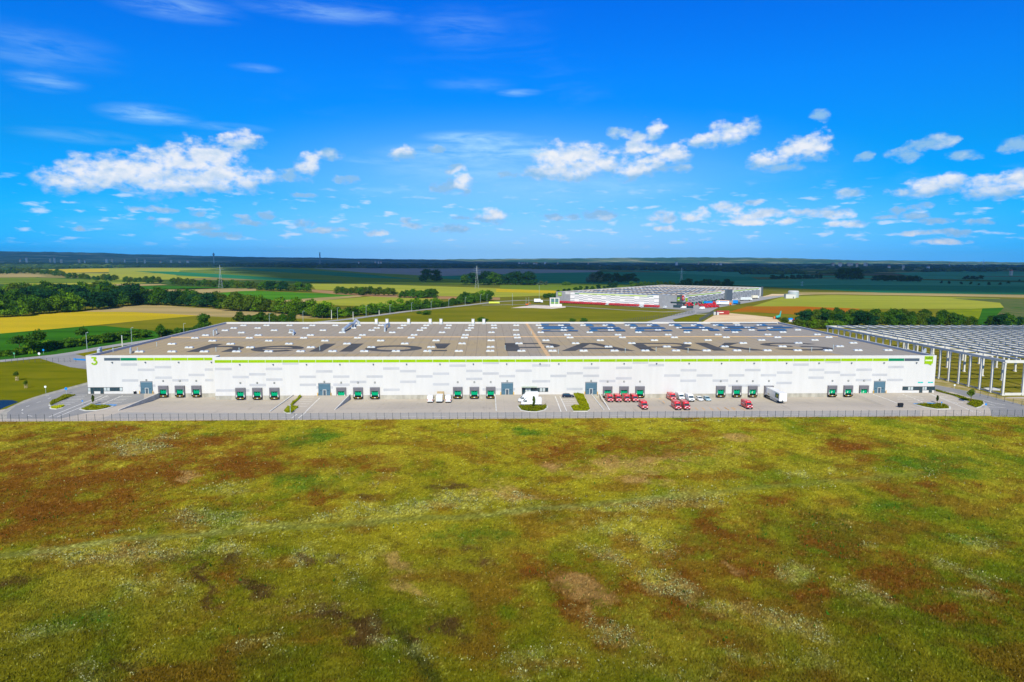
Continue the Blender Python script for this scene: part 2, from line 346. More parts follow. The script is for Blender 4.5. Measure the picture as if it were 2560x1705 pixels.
GREEN = [(0,930,100,65,12,0,1),(0,1440,118,130,40,0,.9),(0,1390,340,180,55,0,.8),(0,165,365,42,12,0,1),(0,210,470,62,22,0,1),(0,960,480,160,50,0,.5),(0,350,965,160,60,0,.5),(0,1100,1000,300,80,0,.35),(0,2180,570,200,40,0,.5),(1,1450,580,340,150,0,.65),(1,1740,425,120,30,-14,1),(1,1760,490,120,60,0,.7),(1,1920,280,90,18,-14,1),(1,1190,550,75,32,0,1),(1,60,95,90,16,0,1),(1,2000,250,380,60,0,.55),(1,800,170,60,10,0,.8),(1,500,215,160,30,0,.4),(1,2100,560,260,120,0,.3)]
TAN = [(0,840,290,50,14,0,.8),(0,2270,370,110,40,0,.8),(0,1860,690,62,28,-10,.9),(0,1910,785,75,36,-20,.9),(0,2100,840,220,80,0,.3),(1,450,250,260,42,0,.7),(1,560,305,140,28,-12,1),(1,310,830,140,56,-20,.9),(1,1050,118,130,14,0,.8),(1,80,390,160,20,0,.8),(1,1000,715,40,16,0,.9),(1,900,200,300,40,0,.35),(1,1580,525,60,14,0,.7),(1,370,905,50,14,0,.8)]
FLOW = [(0,640,165,140,32,0,.9),(0,800,112,110,14,0,.6),(0,950,500,220,60,0,.6),(0,500,650,420,50,-2,.8),(0,1000,660,200,46,-10,.8),(0,1660,720,90,110,-50,.8),(0,1380,680,40,30,0,1),(0,1960,440,400,34,6,.9),(0,1250,530,420,16,7,1),(0,300,620,330,14,9,1),(0,1450,600,300,60,0,.4),(0,250,1030,200,60,0,.5),(0,1120,1130,160,60,0,.5),(0,1800,1100,140,50,-40,.7),(0,2000,1190,170,50,0,.7),(0,1940,870,90,40,0,.5),(0,700,860,220,70,-20,.4),(0,1300,900,300,120,0,.25),(0,300,1180,300,50,0,.4),(0,1650,300,180,20,0,.3),(0,1080,350,170,30,0,.4),(0,600,1000,400,150,0,.22),
 (1,450,440,420,34,3,.9),(1,420,510,260,50,0,.6),(1,700,390,220,22,3,.8),(1,700,765,180,50,-24,.9),(1,430,665,150,34,-20,.9),(1,1260,725,90,22,-20,.9),(1,1650,860,170,40,-16,.7),(1,1000,880,160,36,-8,.8),(1,1260,960,180,40,-24,.8),(1,1120,1110,160,30,-10,.9),(1,500,1010,180,50,-20,.7),(1,200,1130,220,70,0,.6),(1,1420,1175,150,40,-16,.8),(1,2100,840,110,26,-16,.7),(1,2110,745,120,16,-30,.7),(1,1320,290,46,10,0,.9),(1,1490,262,22,14,0,1),(1,1700,650,60,12,-10,.9),(1,2250,640,160,40,-18,.4),(1,620,600,200,40,-20,.4),(1,1000,40,200,8,0,.5),(1,700,1200,250,40,-14,.5)]
def patch(px, py, lst, gw=1.0):
    out = np.zeros_like(px)
    for (side, cx, cy, rx, ry, tl, s) in lst:
        x0 = side*1280+cx/1.84; y0 = 1030+cy/1.84; a = R(tl); dx = px-x0; dy = py-y0
        u_ = (dx*math.cos(a)-dy*math.sin(a))/(rx*gw/1.84); v_ = (dx*math.sin(a)+dy*math.cos(a))/(ry*gw/1.84)
        out = np.maximum(out, s*np.clip(1.35-1.0*np.sqrt(u_*u_+v_*v_), 0, 1))
    return out
TRACK = [at(*p)[:2] for p in [(-60,1392),(300,1352),(640,1326),(960,1304),(1280,1280),(1560,1254),(1820,1228),(2060,1206),(2300,1180)]]
TRACK2 = [at(*p)[:2] for p in [(838,1388),(880,1440),(935,1510),(1000,1580),(1060,1650),(1120,1740)]]
def track_d(X, Y, T=None):
    T = T or TRACK
    d = np.full(X.shape, 1e9)
    for (a, b) in zip(T[:-1], T[1:]):
        ax, ay = a; bx, by = b; t = np.clip(((X-ax)*(bx-ax)+(Y-ay)*(by-ay))/((bx-ax)**2+(by-ay)**2), 0, 1)
        d = np.minimum(d, np.hypot(X-ax-t*(bx-ax), Y-ay-t*(by-ay)))
    return d
def meadow_fields(X, Y):
    X = np.asarray(X, float); Y = np.asarray(Y, float)
    wx = (fbm(X/9, Y/9, 3)-.5)*9+(fbm(X/2.2, Y/2.2, 5)-.5)*3.0; wy = (fbm(X/9, Y/9, 4)-.5)*13+(fbm(X/2.2, Y/2.2, 6)-.5)*4.0
    px, py = pix(X+wx, Y+wy)
    br = fbm(X/3.1, Y/4.2, 9); b2 = fbm(X/.9, Y/1.1, 12, 3); b3 = fbm(X/7.5, Y/9.5, 14, 4)
    b4 = vnoise(X/.45, Y/.5, 18)
    def lay(l, lo, hi):
        q0 = patch(px, py, l, 1.22); k = np.clip(q0*3, 0, 1)
        v = q0*.95+k*((br-.5)*1.1+(b3-.5)*1.1+(b2-.5)*.6+(b4-.5)*.35); v = np.clip((v-lo)/(hi-lo), 0, 1); return v*v*(3-2*v)
    return px, py, lay(RUST, .02, .95), lay(BROWN, .12, .95), lay(GREEN, .15, 1.15), lay(TAN, .15, 1.05), lay(FLOW, .05, 1.05), br, b2
def lerp(a, b, t): return a+(np.asarray(b)-a)*t[:, None]
def meadow_color(X, Y):
    px, py, ru, bw, gr, ta, fl, br, b2 = meadow_fields(X, Y)
    big = fbm(X/26, Y/34, 21); mid = fbm(X/6, Y/9, 23)
    near = np.clip((py-1030)/640, 0, 1)
    c = np.zeros((len(X), 3))+np.array([.300, .262, .014])
    c = lerp(c, (.150, .150, .006), np.clip(near*1.0+(mid-.5)*1.3, 0, 1))
    c = lerp(c, (.115, .165, .006), np.clip((px-1350)/1300+near*.25, 0, .62)*np.clip(.55+(mid-.5)*3, 0, 1))
    c = lerp(c, (.42, .345, .035), np.clip((big-.50)*2.6, 0, 1)*.55*(1-near*.5))
    c = lerp(c, (.105, .165, .006), np.clip((mid-.56)*4.2, 0, 1)*.6)
    c = lerp(c, (.19, .085, .010), np.clip((fbm(X/8, Y/6, 31)-.52)*6, 0, 1)*.62)
    c = lerp(c, (.10, .062, .010), np.clip((fbm(X/2.6, Y/2.6, 33, 4)-.56)*6, 0, 1)*.45)
    c = lerp(c, (.045, .135, .008), gr*.85)
    c = lerp(c, (.165, .058, .008), ru*.90)
    c = lerp(c, (.080, .042, .014), bw*.88)
    c = lerp(c, (.44, .28, .09), ta*.58)
    d = track_d(X, Y+ (fbm(X/7, Y/7, 41)-.5)*3); tr = np.clip(1.4-d/1.5, 0, 1)*.62*np.clip(1.7-px/1900, .6, 1)
    c = lerp(c, (.175, .190, .035), tr)
    d2 = track_d(X+(fbm(X/4, Y/4, 43)-.5)*3, Y, TRACK2); c = lerp(c, (.045, .060, .008), np.clip(1.3-d2/1.1, 0, 1)*np.clip((py-1480)/160, .25, 1)*.75)
    c = lerp(c, (.40, .40, .12), fl*.30*(.4+.6*b2))
    g2 = np.clip((210-Y)/2.2, 0, 1); c = lerp(c, (.105, .125, .008), (1-g2)*.6)
    rg = np.random.default_rng(len(X)).random((3, len(X))); c = lerp(c, c*1.8+np.array([.09, .10, .035]), (rg[1] < .06+.36*fl)*rg[2]*.8); c = lerp(c, c*.45, (rg[1] > .88)*.8)
    return c*((.74+.40*b2)*(.80+.40*rg[0])*(1.36-.42*near))[:, None]  # lighter far off, darker near: vignette and bloom put into the colour
def colmesh(name, V, Fc, C, mt, kind, smooth=False):
    me = bpy.data.meshes.new(name); n = len(V); me.vertices.add(n); me.vertices.foreach_set('co', np.asarray(V, np.float32).ravel())
    k = Fc.shape[1]; me.loops.add(Fc.size); me.loops.foreach_set('vertex_index', Fc.astype(np.int32).ravel())
    me.polygons.add(len(Fc)); me.polygons.foreach_set('loop_start', np.arange(0, Fc.size, k, dtype=np.int32))
    me.update(calc_edges=True)
    at_ = me.attributes.new('Col', 'FLOAT_COLOR', 'POINT'); c4 = np.ones((n, 4), np.float32); c4[:, :3] = C; at_.data.foreach_set('color', c4.ravel())
    me.materials.append(mt)
    if smooth: me.polygons.foreach_set('use_smooth', [True]*len(me.polygons))
    o = bpy.data.objects.new(name, me); COL.objects.link(o); return tag(o, kind=kind)
FRONT = 208.3           # the meadow ends here, at the fence
ys = np.concatenate([np.arange(52, 120, .36), np.arange(120, FRONT, .5), [FRONT]])
nx = 1000; U = np.linspace(-1, 1, nx)
half = 54+ys*.74
GX = (U[None, :]*half[:, None]+.05*ys[:, None]); GY = np.repeat(ys[:, None], nx, 1)
gx, gy = GX.ravel(), GY.ravel()
gz = (fbm(gx/14, gy/14, 51)-.5)*1.1+(fbm(gx/1.6, gy/1.6, 52, 3)-.5)*.30; gz *= np.clip((FRONT-gy)/10, 0, 1); gz -= .02
V = np.stack([gx, gy, gz], 1); idx = np.arange(len(gx)).reshape(len(ys), nx)
Fc = np.stack([idx[:-1, :-1], idx[:-1, 1:], idx[1:, 1:], idx[1:, :-1]], -1).reshape(-1, 4)
colmesh('meadow', V, Fc, meadow_color(gx, gy), attrmat('meadow_soil_and_turf', grain=.38, gscale=3.2, bump=.7), 'structure', True)
def hgt(X, Y):
    z = (fbm(X/14, Y/14, 51)-.5)*1.1+(fbm(X/1.6, Y/1.6, 52, 3)-.5)*.30; return z*np.clip((FRONT-Y)/10, 0, 1)-.02
def scatter(n, seed, near_bias=1.7):
    r = np.random.default_rng(seed); y = 60+(FRONT-60.4)*r.random(n)**near_bias; x = (r.random(n)*2-1)*(40+y*.66)+.05*y
    px, py = pix(x, y); k = (px > -40) & (px < 2600) & (py < 1730); return x[k], y[k], r
def blades(name, X, Y, hgts, wid, C, r, mt, lean=.45):
    n = len(X); a = r.random(n)*6.283; z = hgt(X, Y); dx = np.cos(a)*wid/2; dy = np.sin(a)*wid/2; lx = (r.random(n)-.5)*hgts*lean*2; ly = (r.random(n)-.5)*hgts*lean*2
    V = np.stack([np.stack([X-dx, Y-dy, z-.05], 1), np.stack([X+dx, Y+dy, z-.05], 1), np.stack([X+lx, Y+ly, z+hgts], 1)], 1).reshape(-1, 3)
    return colmesh(name, V, np.arange(3*n).reshape(n, 3), np.repeat(C, 3, 0), mt, 'stuff')
tx, ty, r_ = scatter(420000, 5, 1.9)
tc_ = meadow_color(tx+r_.normal(0, .5, len(tx)), ty+r_.normal(0, .5, len(tx)))*(.78+.5*r_.random(len(tx)))[:, None]
tc_ = tc_*np.where(r_.random(len(tx))[:, None] < .08, np.array([[1.35, 1.25, 1.5]]), 1.0)
blades('meadow_grass', tx, ty, (.14+.34*r_.random(len(tx))**1.5)*np.where(track_d(tx, ty) < 2.2, .35, 1), .09+.13*r_.random(len(tx)), tc_, r_, attrmat('meadow_blades', trans=.25, grain=.2, bump=0))
# white and cream flower heads, then a few poppies and tall weeds
fx_, fy_, r_ = scatter(1100000, 8, 1.6)
pf_ = meadow_fields(fx_, fy_); clump = fbm(fx_/1.3, fy_/1.3, 61, 4)
trk = track_d(fx_, fy_); band_ = np.clip(1.2-np.abs(trk-3.3)/1.5, 0, 1)*(vnoise(fx_/9, fy_/9, 77) > .5)
pr = (pf_[6]*1.0+band_*.35+.010)*np.clip((clump-.36)*3.0, 0, 1)*np.where(trk < 2.2, .1, 1); k = r_.random(len(fx_)) < pr*.62
fx_, fy_ = fx_[k], fy_[k]; n = len(fx_); s = (.05+.085*r_.random(n)**1.6)*np.clip(fy_/110, .85, 1.8); z = hgt(fx_, fy_)+.30+.25*r_.random(n)
a = r_.random(n)*6.283; ca, sa = np.cos(a)*s, np.sin(a)*s; tl = (r_.random(n)-.5)*.5*s
V = np.stack([np.stack([fx_-ca, fy_-sa, z+.2*s], 1), np.stack([fx_+sa, fy_-ca, z-.7*s], 1), np.stack([fx_+ca, fy_+sa, z+.3*s+tl], 1), np.stack([fx_-sa, fy_+ca, z+.8*s], 1)], 1).reshape(-1, 3)
fc = np.array([[.56, .55, .25]])*(.40+.60*r_.random(n)**1.5)[:, None]; fc[r_.random(n) < .5] *= np.array([[.75, .8, .55]])
colmesh('wildflowers', V, np.arange(4*n).reshape(n, 4), np.repeat(fc, 4, 0), attrmat('petals', trans=.2, grain=.1, bump=0), 'stuff')
wx_, wy_, r_ = scatter(60000, 15, 1.6)
pg = meadow_fields(wx_, wy_); k = r_.random(len(wx_)) < (pg[4]*.20+pg[2]*.04+.003)
wx_, wy_ = wx_[k], wy_[k]; n = len(wx_); popp = r_.random(n) < .16
wc = np.where(popp[:, None], np.array([[.55, .10, .01]]), np.array([[.03, .105, .008]])*(.6+r_.random(n))[:, None])
blades('tall_weeds', wx_, wy_, np.where(popp, .4, .3+.35*r_.random(n)), np.where(popp, .16, .22+.25*r_.random(n)), wc, r_, attrmat('weed_leaves', trans=.25, grain=.2, bump=0), .7)

# one ground sheet out to the horizon, open where the yard and the building sit
def groundmat():
    mt = bpy.data.materials.new('countryside'); mt.use_nodes = True; t = mt.node_tree; t.nodes.clear(); q = NG(t)
    co = q.n('ShaderNodeNewGeometry').outputs['Position']
    wv = q.v('ADD', q.v('MULTIPLY', co, (.0011, .0026, 0.0)), q.v('SCALE', q.n('ShaderNodeTexNoise', {'Vector': co, 'Scale': .0009, 'Detail': 2}).outputs['Color']))
    vo = q.n('ShaderNodeTexVoronoi', {'Vector': wv, 'Scale': 1.0, 'Randomness': 1.0}, feature='F1')
    sepc = q.n('ShaderNodeSeparateColor', (vo.outputs['Color'],)).outputs[0]
    far = q.ramp(sepc, [(0, (.035, .085, .018)), (.28, (.06, .12, .02)), (.45, (.15, .19, .03)), (.6, (.11, .085, .055)), (.74, (.33, .27, .09)), (.88, (.09, .15, .03)), (1, (.05, .10, .02))])
    nearc = q.mix(q.sstep(q.noise(co, .02, 5, .6), .35, .65), (.165, .165, .010), (.25, .215, .020))
    nearc = q.mix(q.sstep(q.noise(q.v('MULTIPLY', co, (.5, 1, 1)), .06, 4, .6), .52, .70), nearc, (.30, .225, .05))
    nearc = q.mix(q.m('MULTIPLY', q.noise(co, .5, 3, .6), .5), nearc, (.10, .12, .008))
    dist = q.v('LENGTH', co)
    cc = q.mix(q.sstep(dist, 1150, 1500), nearc, far)
    cc = q.mix(q.m('MULTIPLY', q.noise(co, .012, 4, .6), .35), cc, (.06, .09, .012))
    b = q.n('ShaderNodeBsdfDiffuse', {'Color': cc}); q.n('ShaderNodeOutputMaterial', (b.outputs[0],)); return mt
mb = MB(); xs_ = [-16500, -165, 199.5, 16500]; yy = [-2000, FRONT-.3, 262, 15000]
for i in range(3):
    for j in range(3):
        if (i, j) == (1, 1) : continue
        if j == 0:
            mb.add([(xs_[i], yy[j], -1.5), (xs_[i+1], yy[j], -1.5), (xs_[i+1], yy[j+1]-2, -1.5), (xs_[i], yy[j+1]-2, -1.5), (xs_[i+1], yy[j+1], -.06), (xs_[i], yy[j+1], -.06)], [(0, 1, 2, 3), (3, 2, 4, 5)])
        else: mb.add([(xs_[i], yy[j], -.06), (xs_[i+1], yy[j], -.06), (xs_[i+1], yy[j+1], -.06), (xs_[i], yy[j+1], -.06)], [(0, 1, 2, 3)])
tag(mb.build('ground', groundmat()), kind='structure')

def field(name, pts, mt, z, px=True):
    b = MB().poly([at(*p) for p in pts] if px else pts, z); return tag(b.build(name, mt), kind='structure')
F_wheat = mat('ripe_wheat', (.62, .44, .018), .9, .42, .02, var2=(.47, .37, .018), stretch=(.15, 1, 1), detail=6)
F_tan = mat('dry_stubble', (.50, .37, .15), .9, .42, .02, var2=(.33, .27, .10), stretch=(.2, 1, 1), detail=6)
F_green = mat('young_crop', (.045, .175, .010), .9, .42, .03, var2=(.022, .10, .008), stretch=(.15, 1, 1), detail=6)
F_bright = mat('bright_crop', (.085, .26, .012), .9, .15, .02, var2=(.055, .19, .012), stretch=(.2, 1, 1))
F_light = mat('pale_green_crop', (.40, .40, .045), .9, .42, .02, var2=(.29, .33, .035), stretch=(.2, 1, 1))
F_mid = mat('meadow_green', (.19, .26, .025), .9, .42, .015, var2=(.115, .18, .018), stretch=(.2, 1, 1))
F_plough = mat('bare_red_earth', (.42, .22, .09), .9, .15, .03, var2=(.36, .24, .11))
F_purple = mat('bare_grey_earth', (.36, .28, .24), .9, .15, .01, var2=(.22, .26, .16), stretch=(.2, 1, 1))
F_deep = mat('deep_green_crop', (.035, .23, .09), .9, .2, .008, var2=(.022, .165, .07), stretch=(.2, 1, 1))
F_teal = mat('blue_green_crop', (.075, .30, .13), .9, .2, .006, var2=(.04, .21, .09), stretch=(.2, 1, 1))
F_poppy = mat('poppy_field', (.52, .105, .008), .9, .42, .025, var2=(.33, .18, .012), stretch=(.2, 1, 1))
F_lawn = mat('mown_grass', (.215, .205, .006), .9, .55, .10, var2=(.120, .145, .003), stretch=(.35, 1, 1), detail=8)
F_olive = mat('rough_grass', (.235, .215, .014), .9, .42, .03, var2=(.155, .17, .010), stretch=(.4, 1, 1), detail=7)
F_sand = mat('sandy_ground', (.84, .63, .38), .95, .15, .05, var2=(.68, .50, .28), stretch=(.5, 1, 1), detail=6)
F_rows = mat('row_crop', (.035, .12, .02), .9, .2, .3, var2=(.20, .17, .07), stretch=(1, .05, 1), detail=2)
field('wheat_field', [(-80,846),(0,834),(217,815),(380,799),(495,789),(430,785),(330,780),(205,779),(120,782),(0,793),(-80,797)], F_wheat, .02)
field('stubble_field', [(205,779),(330,780),(430,785),(495,789),(560,793),(700,796),(836,797),(800,790),(700,782),(600,776),(500,770),(402,763),(350,763),(270,770)], F_tan, .03)
field('crop_field', [(-80,848),(0,834),(217,815),(265,815),(380,826),(420,840),(330,862),(200,880),(90,890),(0,900),(-80,904)], F_green, .02)
field('grass_field', [(265,815),(380,799),(495,789),(560,793),(700,796),(836,797),(700,822),(480,850),(380,826)], F_olive, .025)
field('stubble_field', [(-50,684),(20,684),(80,684),(117,691),(90,693),(-50,694)], F_tan, .05)
field('crop_field', [(-50,695),(90,694),(170,697),(300,699),(420,704),(260,705),(-50,708)], F_mid, .06)
field('wheat_field', [(-50,709),(100,708),(230,706),(420,705),(300,711),(100,712)], F_light, .07)
field('wheat_field', [(109,674),(200,672),(272,671),(272,680),(160,682)], F_wheat, .08)
field('pale_crop_field', [(272,671),(400,669),(520,667),(610,667),(570,676),(420,682),(272,684)], F_light, .08)
field('pasture', [(160,683),(272,684),(420,683),(560,677),(600,690),(430,699),(290,699),(200,690)], F_light, .09)
field('stubble_field', [(225,715),(240,710),(400,710),(420,712),(330,716)], F_tan, .08)
field('crop_field', [(300,717),(400,714),(520,717),(640,719),(460,724),(360,723)], F_green, .08)
field('stubble_field', [(362,725),(460,721),(560,720),(640,721),(640,728),(560,731),(430,737)], F_tan, .08)
field('bright_crop_field', [(520,735),(600,728),(640,727),(780,733),(915,737),(840,743),(720,750),(600,752)], F_bright, .09)
field('stubble_field', [(690,752),(800,744),(915,738),(900,742),(790,753),(730,756)], F_tan, .1)
field('pale_crop_field', [(770,756),(800,752),(930,741),(1110,746),(1060,760),(960,766),(850,764)], F_light, .11)
field('earth_track', [(780,724),(870,730),(990,737),(1100,741),(1250,744),(1250,750),(1120,748),(960,743),(840,736),(780,730)], F_plough, .12)
field('pale_crop_field', [(775,709),(900,710),(1100,716),(1250,721),(1400,724),(1390,738),(1250,743),(1100,740),(900,728),(790,724)], F_light, .1)
field('crop_field', [(1250,712),(1400,708),(1600,708),(1590,722),(1400,728),(1250,722)], F_mid, .13)
field('wheat_field', [(1240,722),(1394,727),(1392,734),(1240,730)], F_wheat, .14)
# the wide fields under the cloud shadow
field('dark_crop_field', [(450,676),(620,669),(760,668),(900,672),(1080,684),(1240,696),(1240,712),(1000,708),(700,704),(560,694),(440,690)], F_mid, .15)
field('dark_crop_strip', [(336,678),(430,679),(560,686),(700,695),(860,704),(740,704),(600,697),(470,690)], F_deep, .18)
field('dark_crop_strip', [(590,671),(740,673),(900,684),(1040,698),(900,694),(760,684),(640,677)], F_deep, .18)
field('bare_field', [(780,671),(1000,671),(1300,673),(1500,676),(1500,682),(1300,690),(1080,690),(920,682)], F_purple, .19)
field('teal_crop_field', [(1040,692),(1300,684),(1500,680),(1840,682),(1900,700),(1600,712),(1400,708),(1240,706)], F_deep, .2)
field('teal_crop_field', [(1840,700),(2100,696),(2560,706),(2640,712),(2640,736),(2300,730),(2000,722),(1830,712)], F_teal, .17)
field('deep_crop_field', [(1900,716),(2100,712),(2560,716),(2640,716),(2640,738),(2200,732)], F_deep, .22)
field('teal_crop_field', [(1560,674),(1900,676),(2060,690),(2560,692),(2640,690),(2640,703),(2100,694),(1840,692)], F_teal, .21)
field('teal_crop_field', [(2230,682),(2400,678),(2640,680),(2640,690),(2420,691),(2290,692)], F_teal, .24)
# right-hand side, in the sun again
field('grass_field', [(1960,741),(2080,738),(2300,741),(2500,746),(2510,769),(2460,772),(2150,772),(2000,766),(1880,766)], F_light, .06)
field('field_edge', [(1985,731),(2200,731),(2640,738),(2640,744),(2560,744),(2300,739),(2100,736),(1985,736)], F_tan, .05)
field('poppy_field', [(1822,780),(1868,766),(2000,766),(2150,772),(2120,784),(2000,787),(1895,781)], F_poppy, .07)
field('grass_field', [(2140,773),(2350,773),(2460,772),(2400,785),(2300,800),(2080,792)], F_olive, .06)
field('bright_crop_field', [(2345,775),(2456,771),(2450,790),(2440,806),(2360,806)], mat('yellow_green_crop', (.25, .29, .008), .9, .2, .05, var2=(.16, .22, .01)), .08)
field('crop_field', [(2456,771),(2510,769),(2470,812),(2440,812),(2450,790)], F_green, .07)
field('row_crop_field', [(2380,746),(2640,748),(2640,815),(2470,815),(2510,769),(2500,757)], F_rows, .09)
field('lawn', [(-80,905),(0,905.5),(60,900.5),(100,897),(140,901),(180,908),(226,918),(226,955),(170,975),(110,985),(60,1001),(15,1022),(-60,1036)], F_lawn, .010)
field('dark_patch', [(-90,1010),(-30,1003),(8,1000),(32,1000.5),(46,1005),(30,1011),(12,1018),(0,1024),(-60,1036)], mat('navy_patch', (.012, .020, .035), .35, .3, .8), .018)  # flat dark navy patch at the edge of the lawn
field('grass_strip', [(182,886),(212,880),(260,874),(300,868),(300,876),(240,890),(215,893)], F_lawn, .012)
field('grass_field', [(840,806),(1000,785),(1160,768),(1270,762),(1400,770),(1560,776),(1690,779),(1735,780),(1690,790),(1640,800),(1612,806)], F_olive, .03)
field('grass_field', [(1786,786),(1826,777),(1900,782),(2100,792),(2080,800),(1900,790)], F_olive, .04)
field('sandy_ground', [(1826,783),(1881,788),(1937,794),(1960,812),(1744,812),(1784,789)], F_sand, .045)
field('lawn', [(1681,801),(1742,786),(1779,787),(1742,806),(1700,806)], F_lawn, .05)
field('gravel_pad', [(1276,770),(1322,764),(1340,763),(1414,766),(1414,769),(1380,772),(1330,770)], mat('white_gravel', (.74, .64, .52), .9, .1, .3), .05)
# roads
A_road = mat('asphalt', (.33, .325, .31), .9, .14, .12, var2=(.27, .27, .265), stretch=(1, .4, 1), detail=6)
A_far = mat('far_asphalt', (.40, .39, .36), .9, .10, .05, var2=(.33, .33, .32))
def road(name, pts, w, mt, z): return tag(MB().ribbon([at(*p) for p in pts], w, z).build(name, mt), kind='structure')
road('country_road', [(-120,911),(0,902.5),(60,897),(100,893),(150,887.5),(200,880),(250,870),(300,862),(400,848),(520,833),(640,820),(790,806),(870,798),(1020,778),(1160,764),(1245,754),(1300,751),(1420,750)], 8.5, A_far, .035)
road('side_road', [(140,889),(180,900),(225,912),(290,920)], 17, A_road, .03)
road('access_road', [(1205,763),(1320,761),(1420,766),(1560,775),(1660,780),(1735,776)], 5, A_far, .05)
field('asphalt_junction', [(1606,807),(1660,794),(1700,783),(1735,774),(1758,768),(1796,769),(1772,781),(1740,785.5),(1681,799),(1690,807)], A_far, .055)
field('asphalt_apron', [(1392,757),(1500,762),(1600,768),(1700,774),(1760,774),(1800,768),(1880,755),(1960,741),(2002,738),(1985,735),(1905,741),(1800,752),(1720,764),(1690,766),(1500,757)], A_far, .04)
field('sand_bank', [(1905,742),(1990,737),(2040,737),(1985,735.5),(1930,735)], F_sand, .06)

# far hills behind the plain
sil = [(-700,622),(-200,625),(0,628),(60,629),(250,632),(300,635),(400,637),(500,640),(600,642),(700,643.5),(800,644.5),(900,646.5),(1000,648),(1100,648.5),(1200,647.5),(1280,647),(1400,646),(1600,644.5),(1750,643.5),(1850,643.5),(2000,645.5),(2100,649),(2200,651.5),(2300,652),(2560,655.5),(2900,657),(3300,657)]
sx = np.arange(-700, 3300, 10.0); sy = np.interp(sx, [p[0] for p in sil], [p[1] for p in sil])
rows = [(6500, 0), (7600, .12), (8600, .30), (9500, .55), (10400, .85), (11000, 1.0), (12500, .9)]
hv = []
for (Yr, k) in rows:
    for i, (a, b) in enumerate(zip(sx, sy)):
        X, Z = fac(a, b, 11000); hv.append((X*Yr/11000, Yr+400*float(vnoise(np.array([a/70.]), np.array([Yr/900.]), 3)[0]), max(-2, k*Z+(float(fbm(np.array([a/22.]), np.array([Yr/700.]), 8)[0])-.5)*16*(k > 0)*(k < 1)+(float(vnoise(np.array([a/14.]), np.array([0.]), 5)[0])-.4)*9*(k == 1))))
nn_ = len(sx); hf = [(r*nn_+i, r*nn_+i+1, (r+1)*nn_+i+1, (r+1)*nn_+i) for r in range(len(rows)-1) for i in range(nn_-1)]
mb = MB().add(hv, hf)
def hillmat():
    mt = bpy.data.materials.new('wooded_hills'); mt.use_nodes = True; t = mt.node_tree; t.nodes.clear(); q = NG(t)
    co = q.n('ShaderNodeNewGeometry').outputs['Position']; v_ = q.v('MULTIPLY', co, (.0016, .0042, .01))
    n = q.noise(v_, 1.0, 4, .6); fields_ = q.mix(q.sstep(q.noise(v_, 2.2, 2, .5), .45, .6), (.16, .26, .09), (.55, .48, .24))
    cc = q.mix(q.sstep(n, .50, .60), (.035, .11, .05), fields_)
    cc = q.mix(q.m('MULTIPLY', q.noise(co, .02, 4, .7), .45), cc, (.03, .08, .04))
    b = q.n('ShaderNodeBsdfDiffuse', {'Color': cc}); q.n('ShaderNodeOutputMaterial', (b.outputs[0],)); return mt
tag(mb.build('hills', hillmat(), smooth=True), kind='structure')

# unseen cloud above and behind the camera, outlined to shade the middle distance
CZ = 8000.0
sh = [(8200,1130),(780,1010),(640,1060),(480,1190),(330,1320),(150,1430),(-150,1480),(-420,1440),(-560,1800),(-900,2500),(-1400,3700),(-2200,4200),(-5000,4600),(-9000,5200),(-14000,9000),(-12000,14500),(-5000,14800),(-2200,12800),(-400,9800),(900,8200),(2600,7300),(4200,7100),(6500,6600),(9000,6300)]
off = SUNV*(CZ/SUNV[2]); cl = []
for i in range(len(sh)):
    a = np.array(sh[i]); b = np.array(sh[(i+1) % len(sh)]); k = max(1, int(np.linalg.norm(b-a)/260))
    for j in range(k):
        p = a+(b-a)*j/k; cl.append(p+(RNG.random(2)-.5)*120)
cl = np.array(cl); cen = cl.mean(0); n = len(cl); vv = []; ff = []
for ring, (k, z) in enumerate([(0.985, -60), (1.0, 40), (.97, 260), (.9, 520), (.75, 800), (.5, 980)]):
    for i in range(n):
        p = cen+(cl[i]-cen)*k; vv.append((p[0]+off[0], p[1]+off[1], CZ+z+(RNG.random()-.5)*120*(ring > 1)))
for r in range(5):
    for i in range(n): ff.append((r*n+i, r*n+(i+1) % n, (r+1)*n+(i+1) % n, (r+1)*n+i))
ff += [tuple(range(n))[::-1], tuple(range(5*n, 6*n))]
cvm = bpy.data.materials.new('cloud_vapour'); cvm.use_nodes = True; t = cvm.node_tree; t.nodes.clear(); q = NG(t)   # a cloud lets part of the sun through
mx = q.n('ShaderNodeMixShader', (.36, q.n('ShaderNodeBsdfDiffuse', {'Color': (.9, .9, .9, 1)}).outputs[0], q.n('ShaderNodeBsdfTransparent').outputs[0])); q.n('ShaderNodeOutputMaterial', (mx.outputs[0],))
tag(MB().add(vv, ff).build('cloud', cvm, smooth=True), kind='structure')

hb = MB().box(-17000, 17000, -2600, 15600, -3.5, 260); vm = bpy.data.materials.new('hazy_air'); vm.use_nodes = True; t = vm.node_tree; t.nodes.clear(); q = NG(t)
pv_ = q.n('ShaderNodeVolumePrincipled', {'Color': (.24, .66, 1.0, 1), 'Density': 3.4e-5, 'Anisotropy': 0.0}); o_ = q.n('ShaderNodeOutputMaterial'); t.links.new(pv_.outputs[0], o_.inputs['Volume'])
tag(hb.build('haze', vm), kind='stuff')
